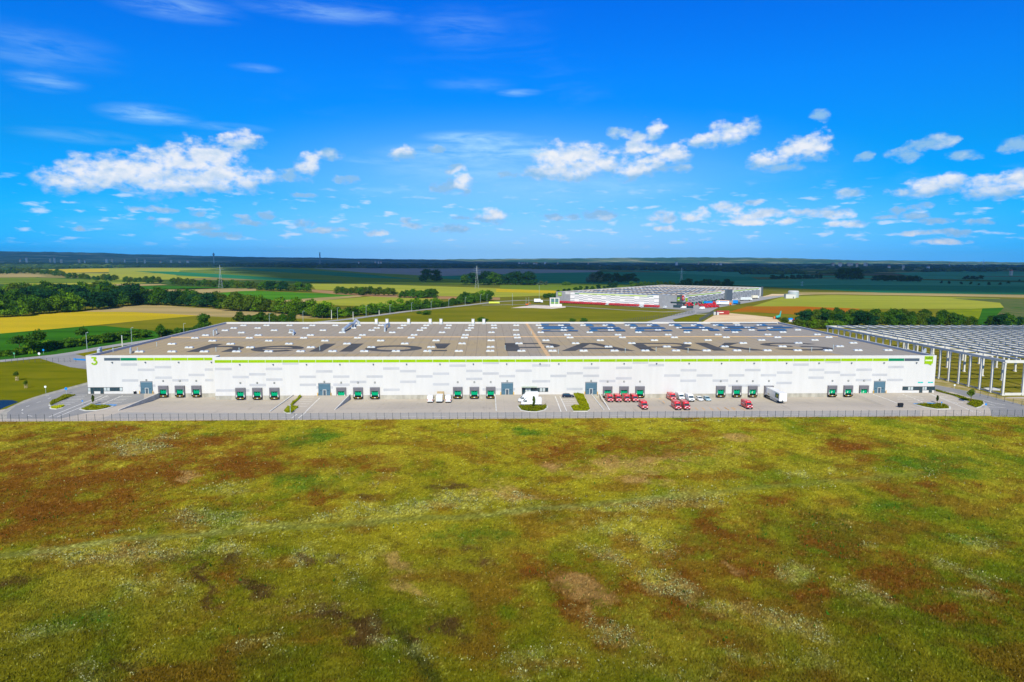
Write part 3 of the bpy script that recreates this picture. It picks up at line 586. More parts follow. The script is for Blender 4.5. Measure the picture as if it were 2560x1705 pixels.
# ------------------------------------------------------------------ the yard
D0 = 246.17; SB = 4.84; DL = D0+SB           # main front, set-back front on the left
XL, XS, XR = -145.3, -97.75, 167.9; DEP = 385.1; HP = 14.08; ZR = 13.2
pits = [(-119.6, -97.75, DL), (-97.75, -70.0, D0), (-49.6, 3.2, D0), (38.6, 135.7, D0)]
YF = 222.5; PD = 1.5
M_yard = mat('yard_asphalt', (.545, .48, .39), .9, .12, .05, var2=(.47, .42, .35), stretch=(.6, 1, 1), detail=7)
t = M_yard.node_tree; q = NG(t); bs_ = [n for n in t.nodes if n.type == 'BSDF_PRINCIPLED'][0]; src = bs_.inputs['Base Color'].links[0].from_socket; co = q.n('ShaderNodeNewGeometry').outputs['Position']
st = q.sstep(q.noise(q.v('MULTIPLY', co, (.35, .07, 0)), 1.0, 5, .65), .56, .74); cc = q.mix(q.m('MULTIPLY', st, .42), src, (.25, .22, .19))
st = q.sstep(q.noise(co, .16, 5, .6), .60, .72); cc = q.mix(q.m('MULTIPLY', st, .35), cc, (.30, .29, .26))
ln_ = q.m('LESS_THAN', q.m('FRACT', q.m('DIVIDE', q.n('ShaderNodeSeparateXYZ', (co,)).outputs[0], 6.0)), .012); cc = q.mix(q.m('MULTIPLY', ln_, .35), cc, (.25, .23, .2)); t.links.new(cc, bs_.inputs['Base Color'])
mb = MB(); xe = [-166, -119.6, XS, -70.0, -49.6, 3.2, 38.6, 135.7, 137.6, 200]
for a, b in zip(xe[:-1], xe[1:]):
    yb = DL+12 if a < -140 else (DL if b <= XS+.1 else D0)
    if b > XR+1: yb = 262.5
    p = [q for q in pits if q[0] <= a+.01 and q[1] >= b-.01]
    if b <= XL: continue
    mb.add([(a, FRONT-.4, 0), (b, FRONT-.4, 0), (b, YF, 0), (a, YF, 0)], [(0, 1, 2, 3)])
    if p: mb.add([(a, YF, 0), (b, YF, 0), (b, D0-1.5, -PD), (a, D0-1.5, -PD), (b, yb, -PD), (a, yb, -PD)], [(0, 1, 2, 3), (3, 2, 4, 5)])
    elif a == 135.7: mb.add([(a, YF, 0), (b, YF, 0), (b, D0-1.5, 0), (a, D0-1.5, -PD), (b, yb, 0), (a, yb, -PD)], [(0, 1, 2), (0, 2, 3), (3, 2, 4, 5)])
    else: mb.add([(a, YF, 0), (b, YF, 0), (b, yb, 0), (a, yb, 0)], [(0, 1, 2, 3)])
tag(mb.build('yard', M_yard), kind='structure')
field('yard_asphalt', [(17,1047),(18,1032),(40,1014),(100,993),(214,963),(300,935),(360,935),(360,1000),(150,1047)], A_road, .006)
field('pavement', [(0,1047),(-2,1036),(15,1022),(60,1001),(110,985),(214,957),(330,925),(330,931),(214,963),(100,993),(40,1014),(18,1032),(17,1047)], M_conc, .012)
field('side_road', [(2300,962),(2345,964),(2460,985),(2640,1020),(2640,1042),(2480,1042),(2475,1022),(2455,1003),(2380,980),(2300,972)], A_road, .006)
field('sandy_verge', [(2310,946),(2345,948),(2440,975),(2520,995),(2640,1000),(2640,1030),(2560,1013),(2450,984),(2345,963),(2310,962)], mat('sandy_verge', (.50, .40, .22), .95, .15, .15, var2=(.27, .23, .05), detail=6), .01)
field('building_site_ground', [(2310,940),(2345,949),(2505,993),(2560,992),(2700,995),(2760,816),(1990,816),(2060,835)], mat('site_grass', (.25, .21, .03), .95, .2, .06, var2=(.17, .165, .012), stretch=(.4, 1, 1), detail=7), .004)

# painted marks: lanes, bays, blue bays for the disabled
def mark(name, segs, w, mt, z=.02, off=.0):
    b = MB()
    for s in segs: b.ribbon([at(*p) for p in s], w, z)
    return tag(b.build(name, mt), kind='structure')
def zq(x0, y0, s, pts): return [(x0+p[0]/s, y0+p[1]/s) for p in pts]
Z1 = lambda *p: zq(0, 860, 3.68, p)
ZL = lambda *p: zq(0, 940, 9.8125, p)
ZM = lambda *p: zq(640, 980, 9.8125, p)
ZC = lambda *p: zq(1260, 950, 9.8125, p)
ZR7 = lambda *p: zq(2240, 950, 9.8125, p)
ZR8 = lambda *p: zq(2320, 940, 9.8125, p)
ln = []
ln += [Z1((450,672),(700,570),(945,474)), Z1((525,672),(780,567),(990,474))]
for y, xa, xb in [(470,700,800),(485,665,780),(498,640,765),(511,615,745),(525,580,720),(540,560,690),(555,535,650)]: ln.append(Z1((xa,y),(xb,y)))
for y, xa, xb in [(483,975,1000),(497,940,1010),(511,905,985),(525,870,950),(538,840,915)]: ln.append(Z1((xa,y),(xb,y)))
for y, xa, xb in [(483,1090,1210),(497,1060,1180),(511,1030,1160),(524,1000,1140),(538,965,1120),(552,940,1080)]: ln.append(Z1((xa,y),(xb,y)))
ln += [Z1((900,570),(1130,474))]
for y, xa, xb in [(130,1130,1420),(180,1100,1410),(230,1060,1370),(290,1020,1310),(350,960,1260)]: ln.append(ZM((xa,y),(xb,y)))
ln += [ZM((1040,640),(1190,520),(1300,400),(1570,140)), ZM((880,640),(1000,545))]
for y, xa, xb in [(440,905,990),(490,910,990),(540,920,1010),(590,930,1020)]: ln.append(ZC((xa,y),(xb,y)))
for y, xa, xb in [(440,1420,1760),(480,1430,1780),(525,1445,1800),(575,1460,1830),(620,1480,1850)]: ln.append(ZC((xa,y),(xb,y)))
ln += [ZC((1255,400),(1320,560),(1400,780)), ZC((1370,400),(1440,540),(1540,760))]
for y, xa, xb in [(370,60,400),(410,40,620),(440,30,660),(475,20,690),(520,300,700)]: ln.append(ZR7((xa,y),(xb,y)))
for y, xa, xb in [(360,960,1080),(405,1060,1260),(440,1130,1330),(480,1230,1450),(515,1320,1540),(555,1450,1660)]: ln.append(ZR7((xa,y),(xb,y)))
ln += [ZR7((160,350),(420,440),(650,545)), ZR7((820,340),(1000,415),(1220,500),(1450,590),(1690,690),(1880,770)), ZR7((880,350),(1100,430),(1300,510),(1550,595))]
ln += [ZR8((1020,835),(1180,870),(1300,905)), ZR8((1430,750),(1900,778)), ZR8((1490,685),(1640,722)), ZR8((1340,585),(1600,660),(1900,710))]
mark('parking_lines', ln, .30, M_lane)
dl = []
for i in range(24): x = -64+i*9.4; dl.append([(x, 211.4), (x+4.2, 211.4)])
b = MB()
for s in dl: b.ribbon(s, .18, .024)
tag(b.build('lane_dashes', M_lane), kind='structure')
mark('lane_arrows', [ZL((1120,495),(1200,480)), ZL((1180,560),(1250,530)), ZL((900,650),(1000,630)), ZL((640,755),(720,730)), ZL((540,850),(560,815)), ZL((530,905),(570,920)), ZL((670,965),(790,990))], .3, M_lane, .03)
mark('bay_edges', [zq(1800,860,3.0987,[(1180,388),(1300,430),(1400,470)]), zq(1500,960,9.8125,[(0,250),(120,450),(240,640)])], .35, M_lane, .03)
mark('bay_strokes', [zq(1800,950,9.8125,q) for q in [((110,670),(215,735)),((310,670),(395,720)),((500,680),(620,745))]]+[zq(1200,860,3.6797,q) for q in [((1975,585),(2005,608)),((2040,585),(2070,608)),((2110,585),(2145,610)),((2180,585),(2210,608)),((2250,585),(2290,610)),((2310,585),(2345,610)),((1680,525),(1700,545)),((1760,500),(1790,540)),((1650,500),(1662,510))]], .25, M_orange, .03)
field('disabled_bays', zq(200,950,9.8125,[(160,630),(260,597),(920,602),(860,632),(750,622),(230,622)]), M_bluep, .028)
field('disabled_bays', ZR7((400,572),(740,570),(760,552),(1090,580),(1090,604),(520,600)), M_bluep, .028)
field('disabled_bays', ZC((335,640),(415,635),(1045,636),(1045,650),(340,660)), M_bluep, .028)
field('blue_road_marking', [(182,896),(214,898),(214,902),(186,900)], M_bluep, .05)
sk_ = []
for k in range(30):
    x, y = RNG.uniform(-95, 130), RNG.uniform(214, 236)
    sk_.append((x, y))
# planted islands: kerb, soil and bushes
def island(pts, kerb_out, label, hedge=.7, dens=1.2, cols=0):
    P = [Vector(at(*p)) for p in pts]; c = sum(P, Vector((0, 0)))/len(P)
    K = [p+(p-c).normalized()*kerb_out for p in P]
    tag(MB().slab([tuple(k) for k in K], -.02, .13).build('kerb_island', M_concw), kind='structure')
    b = MB(); xs = [p.x for p in P]; ysx = [p.y for p in P]; rr = random.Random(len(pts)*31+int(P[0].x))
    def inside(x, y):
        r = False
        for i in range(len(P)):
            a, d = P[i], P[i-1]
            if (a.y > y) != (d.y > y) and x < (d.x-a.x)*(y-a.y)/(d.y-a.y+1e-9)+a.x: r = not r
        return r
    n = int((max(xs)-min(xs))*(max(ysx)-min(ysx))*60*dens)
    for _ in range(n):
        x, y = rr.uniform(min(xs), max(xs)), rr.uniform(min(ysx), max(ysx))
        if not inside(x, y): continue
        hh = hedge*(.35+.65*(math.sin(x*1.3+y*.7)*.5+.5))*rr.uniform(.5, 1); z = .12+hh*rr.random()**.6; s = rr.uniform(.10, .24); a = rr.uniform(0, 6.28); tz = rr.uniform(-.8, .8)*s
        b.add([(x-math.cos(a)*s, y-math.sin(a)*s, z-tz), (x+math.sin(a)*s*.6, y-math.cos(a)*s*.6, z+.3*s), (x+math.cos(a)*s, y+math.sin(a)*s, z+tz), (x-math.sin(a)*s*.6, y+math.cos(a)*s*.6, z-.3*s)], [(0, 1, 2, 3)])
    b.slab([tuple(p) for p in P], .10, .17)
    o = b.build('planting_bed', [foliage('bed_leaves', (.07, .15, .006), (.42, .40, .012), scale=.9), foliage('bed_leaves_bright', (.14, .27, .008), (.66, .60, .012), scale=.9)][cols])
    return tag(o, label, 'planting bed', kind='thing')
island(ZL((1215,715),(1290,620),(1500,520),(1720,468),(1850,480),(1700,540),(1450,640),(1260,722)), .7, 'long bed of dark green bushes at the far left car park entrance', .9)
island(ZL((1250,770),(1330,742),(1600,742),(1500,788),(1380,812),(1262,800)), .6, 'small pointed bed of yellow green bushes at the far left entrance', .7, cols=1)
island(zq(200,950,9.8125,[(35,715),(180,662),(260,628),(500,628),(780,652),(640,698),(400,745),(140,750)]), .7, 'oval planting bed in front of the blue bays under the number 3', .6)
island(ZM((1080,102),(1118,125),(880,342),(1050,385),(960,445),(880,515),(750,518),(685,480),(830,335)), .5, 'hockey stick shaped planting bed beside the third row of docks', .8)
island(ZC((360,660),(420,642),(1035,642),(1045,680),(975,738),(800,778),(600,772),(435,742)), .6, 'rounded planting bed behind the white vans at the middle entrance', .9)
island(ZC((1705,352),(1935,352),(2060,600),(2105,715),(2045,765),(1705,765),(1645,655),(1850,630)), .5, 'tall bright green and yellow bed next to the parked dark car', .7, 1.3, cols=1)
island(ZR7((480,602),(700,594),(1150,604),(1290,660),(1290,706),(1000,712),(700,662)), .7, 'pointed planting bed in front of the blue bays at the right end', .6)
island(ZR8((175,350),(620,455),(1000,565),(1300,615),(1365,680),(1300,745),(1180,780),(1000,720),(955,690),(1060,640),(850,590),(600,478),(205,380)), .6, 'long narrow planting bed along the road at the right end', .6)
# retaining walls of the sunken dock yards
def rwall(x, ytip, ytop, h, label, t=.32):
    b = MB(); L = [(YF-2.0 if ytip is None else ytip, -.1), (ytop, -PD-.2), (ytop, h), (YF-2.0 if ytip is None else ytip, .12)]
    b.prof(L, x-t/2, x+t/2, 0, 'x'); o = b.build('retaining_wall', M_shade)
    cap = MB().prof([(L[0][0]-.05, .12), (ytop, h), (ytop, h+.09), (L[0][0]-.05, .21)], x-t/2-.04, x+t/2+.04, 0, 'x').build('wall_cap', M_concw, o)
    return tag(o, label, 'retaining wall')
rwall(-119.6, 222.6, DL-.05, .35, 'grey concrete ramp wall beside the first sectional door under the number 3')
rwall(-70.0, 219.5, D0-.05, .25, 'grey ramp wall along the hockey stick shaped planting bed')
rwall(-49.6, 221.5, D0-.05, .35, 'grey concrete ramp wall beside the second sectional door')
rwall(3.2, 219.0, D0-.05, .12, 'thin low ramp wall left of the door by the middle entrance')
rwall(38.6, 219.0, D0-.05, .10, 'thin low ramp wall left of the row of four red vans')

# ------------------------------------------------------------------ the big warehouse
WH = thing('warehouse', 'long low white warehouse with lime green band and number 3 on its front', 'warehouse', (0, 0, 0))
b = MB()
b.box(XL, XS, DL, DL+.3, 0, HP-.03)             # left front, set back
b.box(XS-.0, XR, D0, D0+.3, 0, HP-.03)          # main front
b.box(XS, XS+.3, D0+.3, DL+.3, 0, HP-.03)
b.box(XL, XL+.3, DL+.3, DEP, 0, HP-.03); b.box(XR-.3, XR, D0+.3, DEP, 0, HP-.03); b.box(XL, XR, DEP, DEP+.3, 0, HP-.03)
wall = b.build('wall', M_white, WH)
b = MB()
for x0, x1, y in ((XL, XS, DL), (XS, XR, D0)): b.box(x0, x1, y+.05, y+.3, -PD-.3, -.002)
b.box(XL+.05, XL+.3, DL+.3, DEP, -.3, -.002)
b.build('plinth', M_conc, WH)
M_roof = bpy.data.materials.new('roof_membrane'); M_roof.use_nodes = True; t = M_roof.node_tree; t.nodes.clear(); q = NG(t)
co = q.n('ShaderNodeNewGeometry').outputs['Position']; sx_ = q.n('ShaderNodeSeparateXYZ', (co,)).outputs
front = q.m('LESS_THAN', sx_[1], 317.6)
c1 = q.mix(front, (.40, .345, .262), (.455, .355, .200))
c1 = q.mix(q.m('MULTIPLY', q.sstep(q.noise(q.v('MULTIPLY', co, (.02, .05, 0)), 1.0, 4, .6), .45, .62), .8), c1, (.41, .345, .25))
edge = q.m('ADD', sx_[0], q.m('MULTIPLY', q.m('SUBTRACT', sx_[1], 317.6), .22)); c1 = q.mix(q.m('MULTIPLY', q.sstep(edge, 121.5, 123.5), .85), c1, (.36, .335, .29))
strip = q.m('MULTIPLY', q.m('GREATER_THAN', sx_[0], 8.5), q.m('LESS_THAN', sx_[0], 21)); c1 = q.mix(q.m('MULTIPLY', q.m('MULTIPLY', strip, front), .55), c1, (.36, .32, .27))
seam = q.m('LESS_THAN', q.m('FRACT', q.m('DIVIDE', sx_[0], 4.1)), .07); c1 = q.mix(q.m('MULTIPLY', seam, .42), c1, (.16, .14, .12))
c1 = q.mix(q.m('MULTIPLY', q.sstep(q.noise(q.v('MULTIPLY', co, (.9, .06, 0)), 1.0, 5, .65), .5, .72), .35), c1, (.21, .18, .15))
c1 = q.mix(q.m('MULTIPLY', q.noise(co, .9, 3, .6), .25), c1, (.22, .19, .16))
bb = q.n('ShaderNodeBsdfPrincipled', {'Base Color': c1, 'Roughness': .85, 'Specular IOR Level': .04}); q.n('ShaderNodeOutputMaterial', (bb.outputs[0],))
b = MB()
b.add([(XL+.3, DL+.3, ZR), (XS+.3, DL+.3, ZR), (XS+.3, DEP, ZR), (XL+.3, DEP, ZR), (XR-.3, D0+.3, ZR), (XR-.3, DEP, ZR), (XS+.3, D0+.3, ZR)], [(0, 1, 2, 3), (6, 4, 5, 2)])
roof = b.build('roof', M_roof, WH)
b = MB()
b.box(XL-.05, XS+.35, DL-.05, DL+.4, HP-.03, HP+.05); b.box(XS-.05, XR+.05, D0-.05, D0+.4, HP-.03, HP+.052); b.box(XL-.05, XL+.4, DL+.4, DEP-.05, HP-.03, HP+.05)
b.box(XR-.4, XR+.05, D0+.4, DEP-.05, HP-.03, HP+.05); b.box(XL-.05, XR+.05, DEP-.05, DEP+.35, HP-.03, HP+.05); b.box(XS-.05, XS+.4, D0+.4, DL-.05, HP-.03, HP+.05)
b.build('parapet_coping', M_paint, WH)
# front panels
PE_L = [260,301,342.7,385.3,427.4,468.8,510,531.5]
PE_M = [536,578.8,620.6,663,705.2,746.7,788.9,831,873,915,956.8,998.6,1039.9,1081.5,1123,1164.7,1206,1247.6,1288.5,1330,1370.7,1376,1417,1458,1499,1540,1581,1621,1661,1702,1742.5,1783,1823,1863,1903,1943,1983,2023,2062.4,2102.5,2142,2182,2221,2261,2299]
XPL = [fac(p, 900, DL)[0] for p in PE_L]; XPM = [fac(p, 900, D0)[0] for p in PE_M]
def zline(py, px, Y): return fac(px, py, Y)[1]
zt_l, zb_l = zline(894.6, 330, DL), zline(901.4, 330, DL); zt_m, zb_m = zline(899.0, 1000, D0)-.0, zline(905.9, 1000, D0)
def stripe(lst, Y, zt, zb):
    out = MB()
    for a, c in lst: out.box(a+.07, c-.07, Y-.03, Y+.02, zb, zt)
    return out
pl = list(zip(XPL[:-1], XPL[1:])); pm = list(zip(XPM[:-1], XPM[1:]))
b1 = stripe(pl[2:], DL, zt_l, zb_l); b2 = stripe(pm[:-2], D0, zt_m, zb_m)
b1.build('lime_stripe', M_lime, WH); b2.build('lime_stripe', M_lime, WH)
b1 = stripe(pl[1:2], DL, zt_l, zb_l); b2 = stripe(pm[-2:-1], D0, zt_m, zb_m); b1.build('dark_green_stripe', M_dgreen, WH); b2.build('dark_green_stripe', M_dgreen, WH)
b1 = stripe(pl[0:1], DL, zt_l, zb_l); b2 = stripe(pm[-1:], D0, zt_m, zb_m); b1.build('slate_stripe', M_slate, WH); b2.build('slate_stripe', M_slate, WH)
GPZ1 = [(1190,190),(1345,238),(1497,213),(1500,313),(1200,338),(1655,338),(1808,288),(1920,238),(1925,338),(1345,385)]
GPZ1m = [(2050,236),(2210,312),(2330,287),(2055,437),(2210,437),(2330,385)]
GPZ2 = [(310,234),(160,385),(315,336),(463,183),(620,308),(625,383),(775,258),(930,308),(930,383),(780,408),(1085,357),(1240,307),(1390,232),(1390,430),(1545,255),(1545,355),(1697,305),(1850,280),(1850,380),(2000,204),(2155,253),(2155,328),(2290,180),(2290,277),(2290,424)]
GPZ3 = [(250,301),(250,424),(400,252),(562,200),(636,200),(562,350),(636,350),(722,299),(872,273),(872,423),(1022,223),(1022,298),(1172,347),(1322,223),(1322,321),(1475,172),(1622,197),(1770,293),(1918,243),(1918,343),(2065,293),(2210,342),(2330,292)]
GPZ4 = [(128,325),(255,203),(255,325),(375,244),(500,222),(497,305),(628,160),(747,200),(745,262),(875,138),(870,220),(990,240),(1110,280),(1115,198),(1235,240),(1360,176),(1355,280)]
b = MB(); GSEEN = set()
def gpan(px, py, edges, Y):
    X, Z = fac(px, py, Y); Z = round(Z/.98)*.98
    for a, c in edges:
        if a-.2 <= X <= c+.2 and 0.1 < Z and (a, Z) not in GSEEN: GSEEN.add((a, Z)); b.box(a+.06, c-.06, Y-.022, Y+.02, max(.03, Z-.45), Z+.45); return
    if X < -90 and Y == DL:
        pass
for p in GPZ1: gpan(p[0]/3.68, 860+p[1]/3.68, pl, DL)
for p in GPZ1m: gpan(p[0]/3.68, 860+p[1]/3.68, pm, D0)
for p in GPZ2: gpan(600+p[0]/3.68, 860+p[1]/3.68, pm, D0)
for p in GPZ3: gpan(1200+p[0]/3.68, 860+p[1]/3.68, pm, D0)
for p in GPZ4: gpan(1800+p[0]/3.0987, 860+p[1]/3.0987, pm, D0)
b.build('panel_pattern', M_grey, WH)
b = MB()
for edges, Y, x0, x1 in ((XPL, DL, XL, XS), (XPM, D0, XS, XR)):
    for x in edges: b.box(x-.018, x+.018, Y-.006, Y+.01, .02, HP-.05)
    for k in range(1, 14): b.box(x0+.05, x1-.05, Y-.004, Y+.01, k*.98+.485, k*.98+.497)
b.build('panel_joints', mat('joint_grey', (.64, .65, .65), .6, .05, .3), WH)
# loading docks
DK = [(409.3,0),(450.8,0),(492,0),(601.8,1),(643.8,1),(686.5,1),(853.5,1),(895.5,1),(937.5,1),(1144.5,1),(1186,1),(1226.8,1),(1518.7,1),(1559.6,1),(1599.4,1),(1801,1),(1841.2,1),(1881,1),(1921,1),(2079.6,1),(2119.3,1),(2158.6,1)]
def dock(X, Y, i):
    w = 1.74; zt, zb = 2.95, -.95
    b = MB()
    b.box(-w, -1.18, -.62, -.02, zb, zt-.62); b.box(1.18, w, -.62, -.02, zb, zt-.62); b.box(-w, w, -.62, -.02, zt-.62, zt)
    for s in (-1, 1): b.box(s*1.30-.12, s*1.30+.12, -.66, -.625, -.55, .45, 1); b.box(s*1.45-.30, s*1.45+.30, -.70, -.66, -.95, -.45, 2)
    b.box(-1.15, 1.15, -.60, -.45, 1.62, 2.32, 0)
    b.box(-w-.02, w+.02, -.66, -.621, zt-.14, zt+.02, 3)
    o = b.build('dock_shelter', [M_shelter, M_concw, M_dark, mat('shelter_edge', (.24, .24, .26), .6, .05, 1)], WH, loc=(X, Y, 0))
    b = MB(); b.box(-1.16, 1.16, -.10, -.01, -.02, 2.4)
    for s in (-1, 1): b.box(s*.42-.24, s*.42+.24, -.115, -.102, 1.02, 1.24, 1)
    for z in (.45, .92, 1.4): b.box(-1.15, 1.15, -.108, -.101, z-.012, z+.012, 2)
    if i in (17, 19, 20, 21):
        for s, z in ((0, .62), (-.1, .28)): b.box(s-.13, s+.13, -.113, -.102, z-.13, z+.13, 3)
    b.build('dock_door', [M_dockgreen, M_dark, mat('door_joint', (.0, .16, .07), .5, .05, 1), M_paint], o)
    b = MB(); b.box(-1.2, 1.2, -.68, -.02, -.95, -.12); b.box(-1.3, 1.3, -.80, -.02, -1.26, -.98)
    for k in range(3): b.box(-1.1+k*.33, -.93+k*.33, -.70, -.682, -.9, -.72, 1); b.box(.35+k*.33, .52+k*.33, -.70, -.682, -.9, -.72, 1)
    b.box(-.28, .28, -.71, -.682, -.95, -.70, 2)
    b.build('dock_leveller', [M_dark, M_yellow, M_paint], o)
    return o
for i, (p, mflag) in enumerate(DK):
    Y = D0 if mflag else DL; dock(fac(p, 975, Y)[0], Y, i)
def secdoor(X, Y):
    b = MB(); b.box(-2.05, 2.05, -.06, -.005, -.0, 4.25)
    for k in range(1, 8): b.box(-2.04, 2.04, -.066, -.061, k*.53-.012, k*.53+.012, 1)
    for k in range(5):
        x = -1.35+k*.67; b.box(x-.24, x+.24, -.068, -.0665, 1.62, 1.86, 1)
    o = b.build('sectional_door', [M_door, mat('door_line', (.03, .06, .085), .5, .05, 1)], WH, loc=(X, Y, .0))
    b = MB(); b.box(-2.18, -2.06, -.10, -.004, 0, 4.4); b.box(2.06, 2.18, -.10, -.004, 0, 4.4); b.box(-2.18, 2.18, -.10, -.004, 4.41, 4.56); b.build('door_frame', M_slate, o)
    b = MB(); b.box(-.62, -.5, -.10, -.07, .02, 1.98); b.box(.5, .62, -.10, -.07, .02, 1.98); b.box(-.62, .62, -.10, -.07, 1.99, 2.11); b.box(-.5, .5, -.085, -.07, .02, 1.97, 1); b.build('wicket_door', [M_paint, M_slate], o)
    for s in (-1, 1): MB().tube((s*2.38, -.55, -.05), (s*2.38, -.55, 1.1), .13, .13, 10).build('bollard', M_yellow, o)
    return o
for p, Y in ((367.5, DL), (811.5, D0), (1268, D0), (1477.5, D0), (2197.5, D0)): secdoor(fac(p, 980, Y)[0], Y)
# lamps under the band and number lamps above the docks
lampb = MB().box(-.22, .22, -.55, -.03, -.10, .08).box(-.10, .10, -.6, -.55, -.2, .02)
lm0 = None
LPX = [(281,0),(364,0),(447,0),(529,0)]+[(599.5+k*83.4,1) for k in range(10)]+[(1350,1),(1397,1)]+[(1479+k*81.2,1) for k in range(11)]
for i, (p, mf) in enumerate(LPX):
    Y = D0 if mf else DL; X = fac(p, 905, Y)[0]
    if X > XR-2: continue
    if lm0 is None: lm0 = lampb.build('wall_lamp', M_slate, WH, loc=(X, Y, zb_l-.55))
    else:
        o = lm0.copy(); COL.objects.link(o); o.location = (X, Y, (zb_m if mf else zb_l)-.55)
n0 = None
for i, (p, mf) in enumerate(DK+[(367.5, 0), (811.5, 1), (1268, 1), (1477.5, 1), (2197.5, 1)]):
    Y = D0 if mf else DL; X = fac(p, 975, Y)[0]; z = 4.72 if i < len(DK) else 5.05
    if n0 is None: n0 = MB().box(-.26, .26, -.22, -.02, -.26, .26, 0).box(-.10, .10, -.235, -.221, -.12, .12, 1).build('number_lamp', [mat('lamp_dark', (.10, .115, .11), .5, .05, 1), M_paint], WH, loc=(X, Y, z))
    else:
        o = n0.copy(); COL.objects.link(o); o.location = (X, Y, z)
# office windows
def windows(px0, px1, Y, zb, zt, doors, bays, label=None):
    x0, x1 = fac(px0, 975, Y)[0], fac(px1, 975, Y)[0]
    b = MB(); b.box(x0, x1, Y-.05, Y-.004, zb, zt)
    o = b.build('office_window', mat('window_frame', (.045, .055, .065), .4, .05, 1), WH)
    g_ = MB(); n = bays; w = (x1-x0)/n
    for k in range(n): g_.box(x0+k*w+.10, x0+(k+1)*w-.10, Y-.06, Y-.051, zb+.14, zt-.16, 1 if (k*7+n) % 5 in (1, 3) else 0)
    g_.build('pane', [M_glass, mat('window_blind', (.45, .50, .50), .4, .1, 1)], o)
    for p in doors:
        x = fac(p, 980, Y)[0]; d = MB().box(x-.62, x+.62, Y-.09, Y-.055, -.02, zt-.05); e = d.build('entrance_door', mat('entrance_dark', (.055, .06, .06), .4, .05, 1), WH)
        MB().box(x-.42, x+.42, Y-.10, Y-.091, .12, zt-.3).build('pane', M_glass, e)
    return o
windows(219.8, 307, DL, .95, 2.42, (231, 255.5), 11)
windows(2255.6, 2337, D0, .95, 2.42, (2301.5, 2325.5), 12)
windows(1305.5, 1370.5, D0, .95, 2.52, (1308.8, 1338), 9)
xa, xb = fac(1304, 970, D0)[0], fac(1342, 970, D0)[0]
b = MB(); b.box(xa, xb, D0-1.5, D0-.01, 2.85, 2.97)
for k in range(6): b.box(xa+.05+k*(xb-xa-.15)/5, xa+.12+k*(xb-xa-.15)/5, D0-1.45, D0-.02, 2.6, 2.849)
b.box(xa, xb, D0-1.5, D0-1.42, 3.1, 3.3); b.build('entrance_canopy', mat('canopy_green_grey', (.45, .52, .42), .5, .1, 1), WH)
for p in (2301, 2324): 
    X, Z = fac(p+ (0 if p < 2310 else 2), 956, D0); MB().box(X-.95, X-.05, D0-.06, D0-.01, Z-.22, Z+.22).box(X+.05, X+.95, D0-.06, D0-.01, Z-.22, Z+.22).build('entrance_sign', mat('turquoise_sign', (.0, .48, .44), .5, .05, 1), WH)
# lettering built from thick strokes
def stroke(b, pts, w, z, m=0):
    for i in range(len(pts)-1):
        p = Vector(pts[i]); r_ = Vector(pts[i+1]); d = (r_-p).normalized(); nn = Vector((-d.y, d.x))*w/2; e = d*w*.0
        b.add([(*(p-nn-e), z+.004*(i % 2)), (*(r_-nn+e), z+.004*(i % 2)), (*(r_+nn+e), z+.004*(i % 2)), (*(p+nn-e), z+.004*(i % 2))], [(0, 1, 2, 3)], m)
def arc(cx, cy, rx, ry, a0, a1, n=28): return [(cx+rx*math.cos(R(a0+(a1-a0)*k/n)), cy+ry*math.sin(R(a0+(a1-a0)*k/n))) for k in range(n+1)]
def band(b, outer, inner, z):
    n = len(outer); b.add([(*p, z) for p in outer]+[(*p, z) for p in inner], [(i, i+1, n+i+1, n+i) for i in range(n-1)])
def ringarc(b, cx, cy, rx, ry, w, a0, a1, z): band(b, arc(cx, cy, rx, ry, a0, a1), arc(cx, cy, max(.05, rx-w), max(.05, ry-w), a0, a1), z)
def rx_(px, py): return at(px, py, ZR)
zl = ZR+.012
yb = at(880, 879.0, ZR)[1]; yt = at(880, 858.9, ZR)[1]; yx = at(880, 863.8, ZR)[1]; sw = 5.0
LT = MB()
hx0, hx1 = rx_(464.6, 879.5)[0], rx_(584, 879.5)[0]; hw = hx1-hx0
LT.poly([(hx0, yb), (hx0+sw, yb), (hx0+sw, yt), (hx0, yt)], zl)
ry_ = (yx-yb)*.46
ringarc(LT, hx0+hw*.5, yx-ry_, hw*.5, ry_, 4.4, 0, 180, zl+.004); LT.poly([(hx1-sw, yb), (hx1, yb), (hx1, yx-ry_), (hx1-sw, yx-ry_)], zl)
ex0, ex1 = rx_(629, 872)[0], rx_(763, 869)[0]
ringarc(LT, (ex0+ex1)/2, (yb+yx)/2, (ex1-ex0)/2, (yx-yb)/2+.3, 4.4, 0, 322, zl); LT.poly([(ex0+3, (yb+yx)/2-1.5), (ex1-.3, (yb+yx)/2-1.5), (ex1-.3, (yb+yx)/2+1.2), (ex0+3, (yb+yx)/2+1.2)], zl+.004)
for pa, pb in ((773, 818), (848, 881)):
    a = rx_(pa, 879)[0]; LT.poly([(a, yb), (a+sw, yb), (a+sw, yt), (a, yt)], zl)
ox0, ox1 = rx_(912, 872)[0], rx_(1056, 870)[0]; ringarc(LT, (ox0+ox1)/2, (yb+yx)/2, (ox1-ox0)/2, (yx-yb)/2+.3, 4.6, 0, 360, zl)
e0, e1 = rx_(1086, 858.9)[0], rx_(1127, 858.9)[0]; ym = at(1100, 871.3, ZR)[1]; f0, f1 = rx_(1093, 871.3)[0], rx_(1112, 871.3)[0]
LT.poly([(f0, ym), (f1, ym), (e1, yt), (e0, yt)], zl); d0_, d1_ = rx_(1079, 877)[0], rx_(1117, 877)[0]; LT.poly([(d0_, at(1100, 878, ZR)[1]), (d1_, at(1100, 878, ZR)[1]), (d1_, at(1100, 875, ZR)[1]), (d0_, at(1100, 875, ZR)[1])], zl)
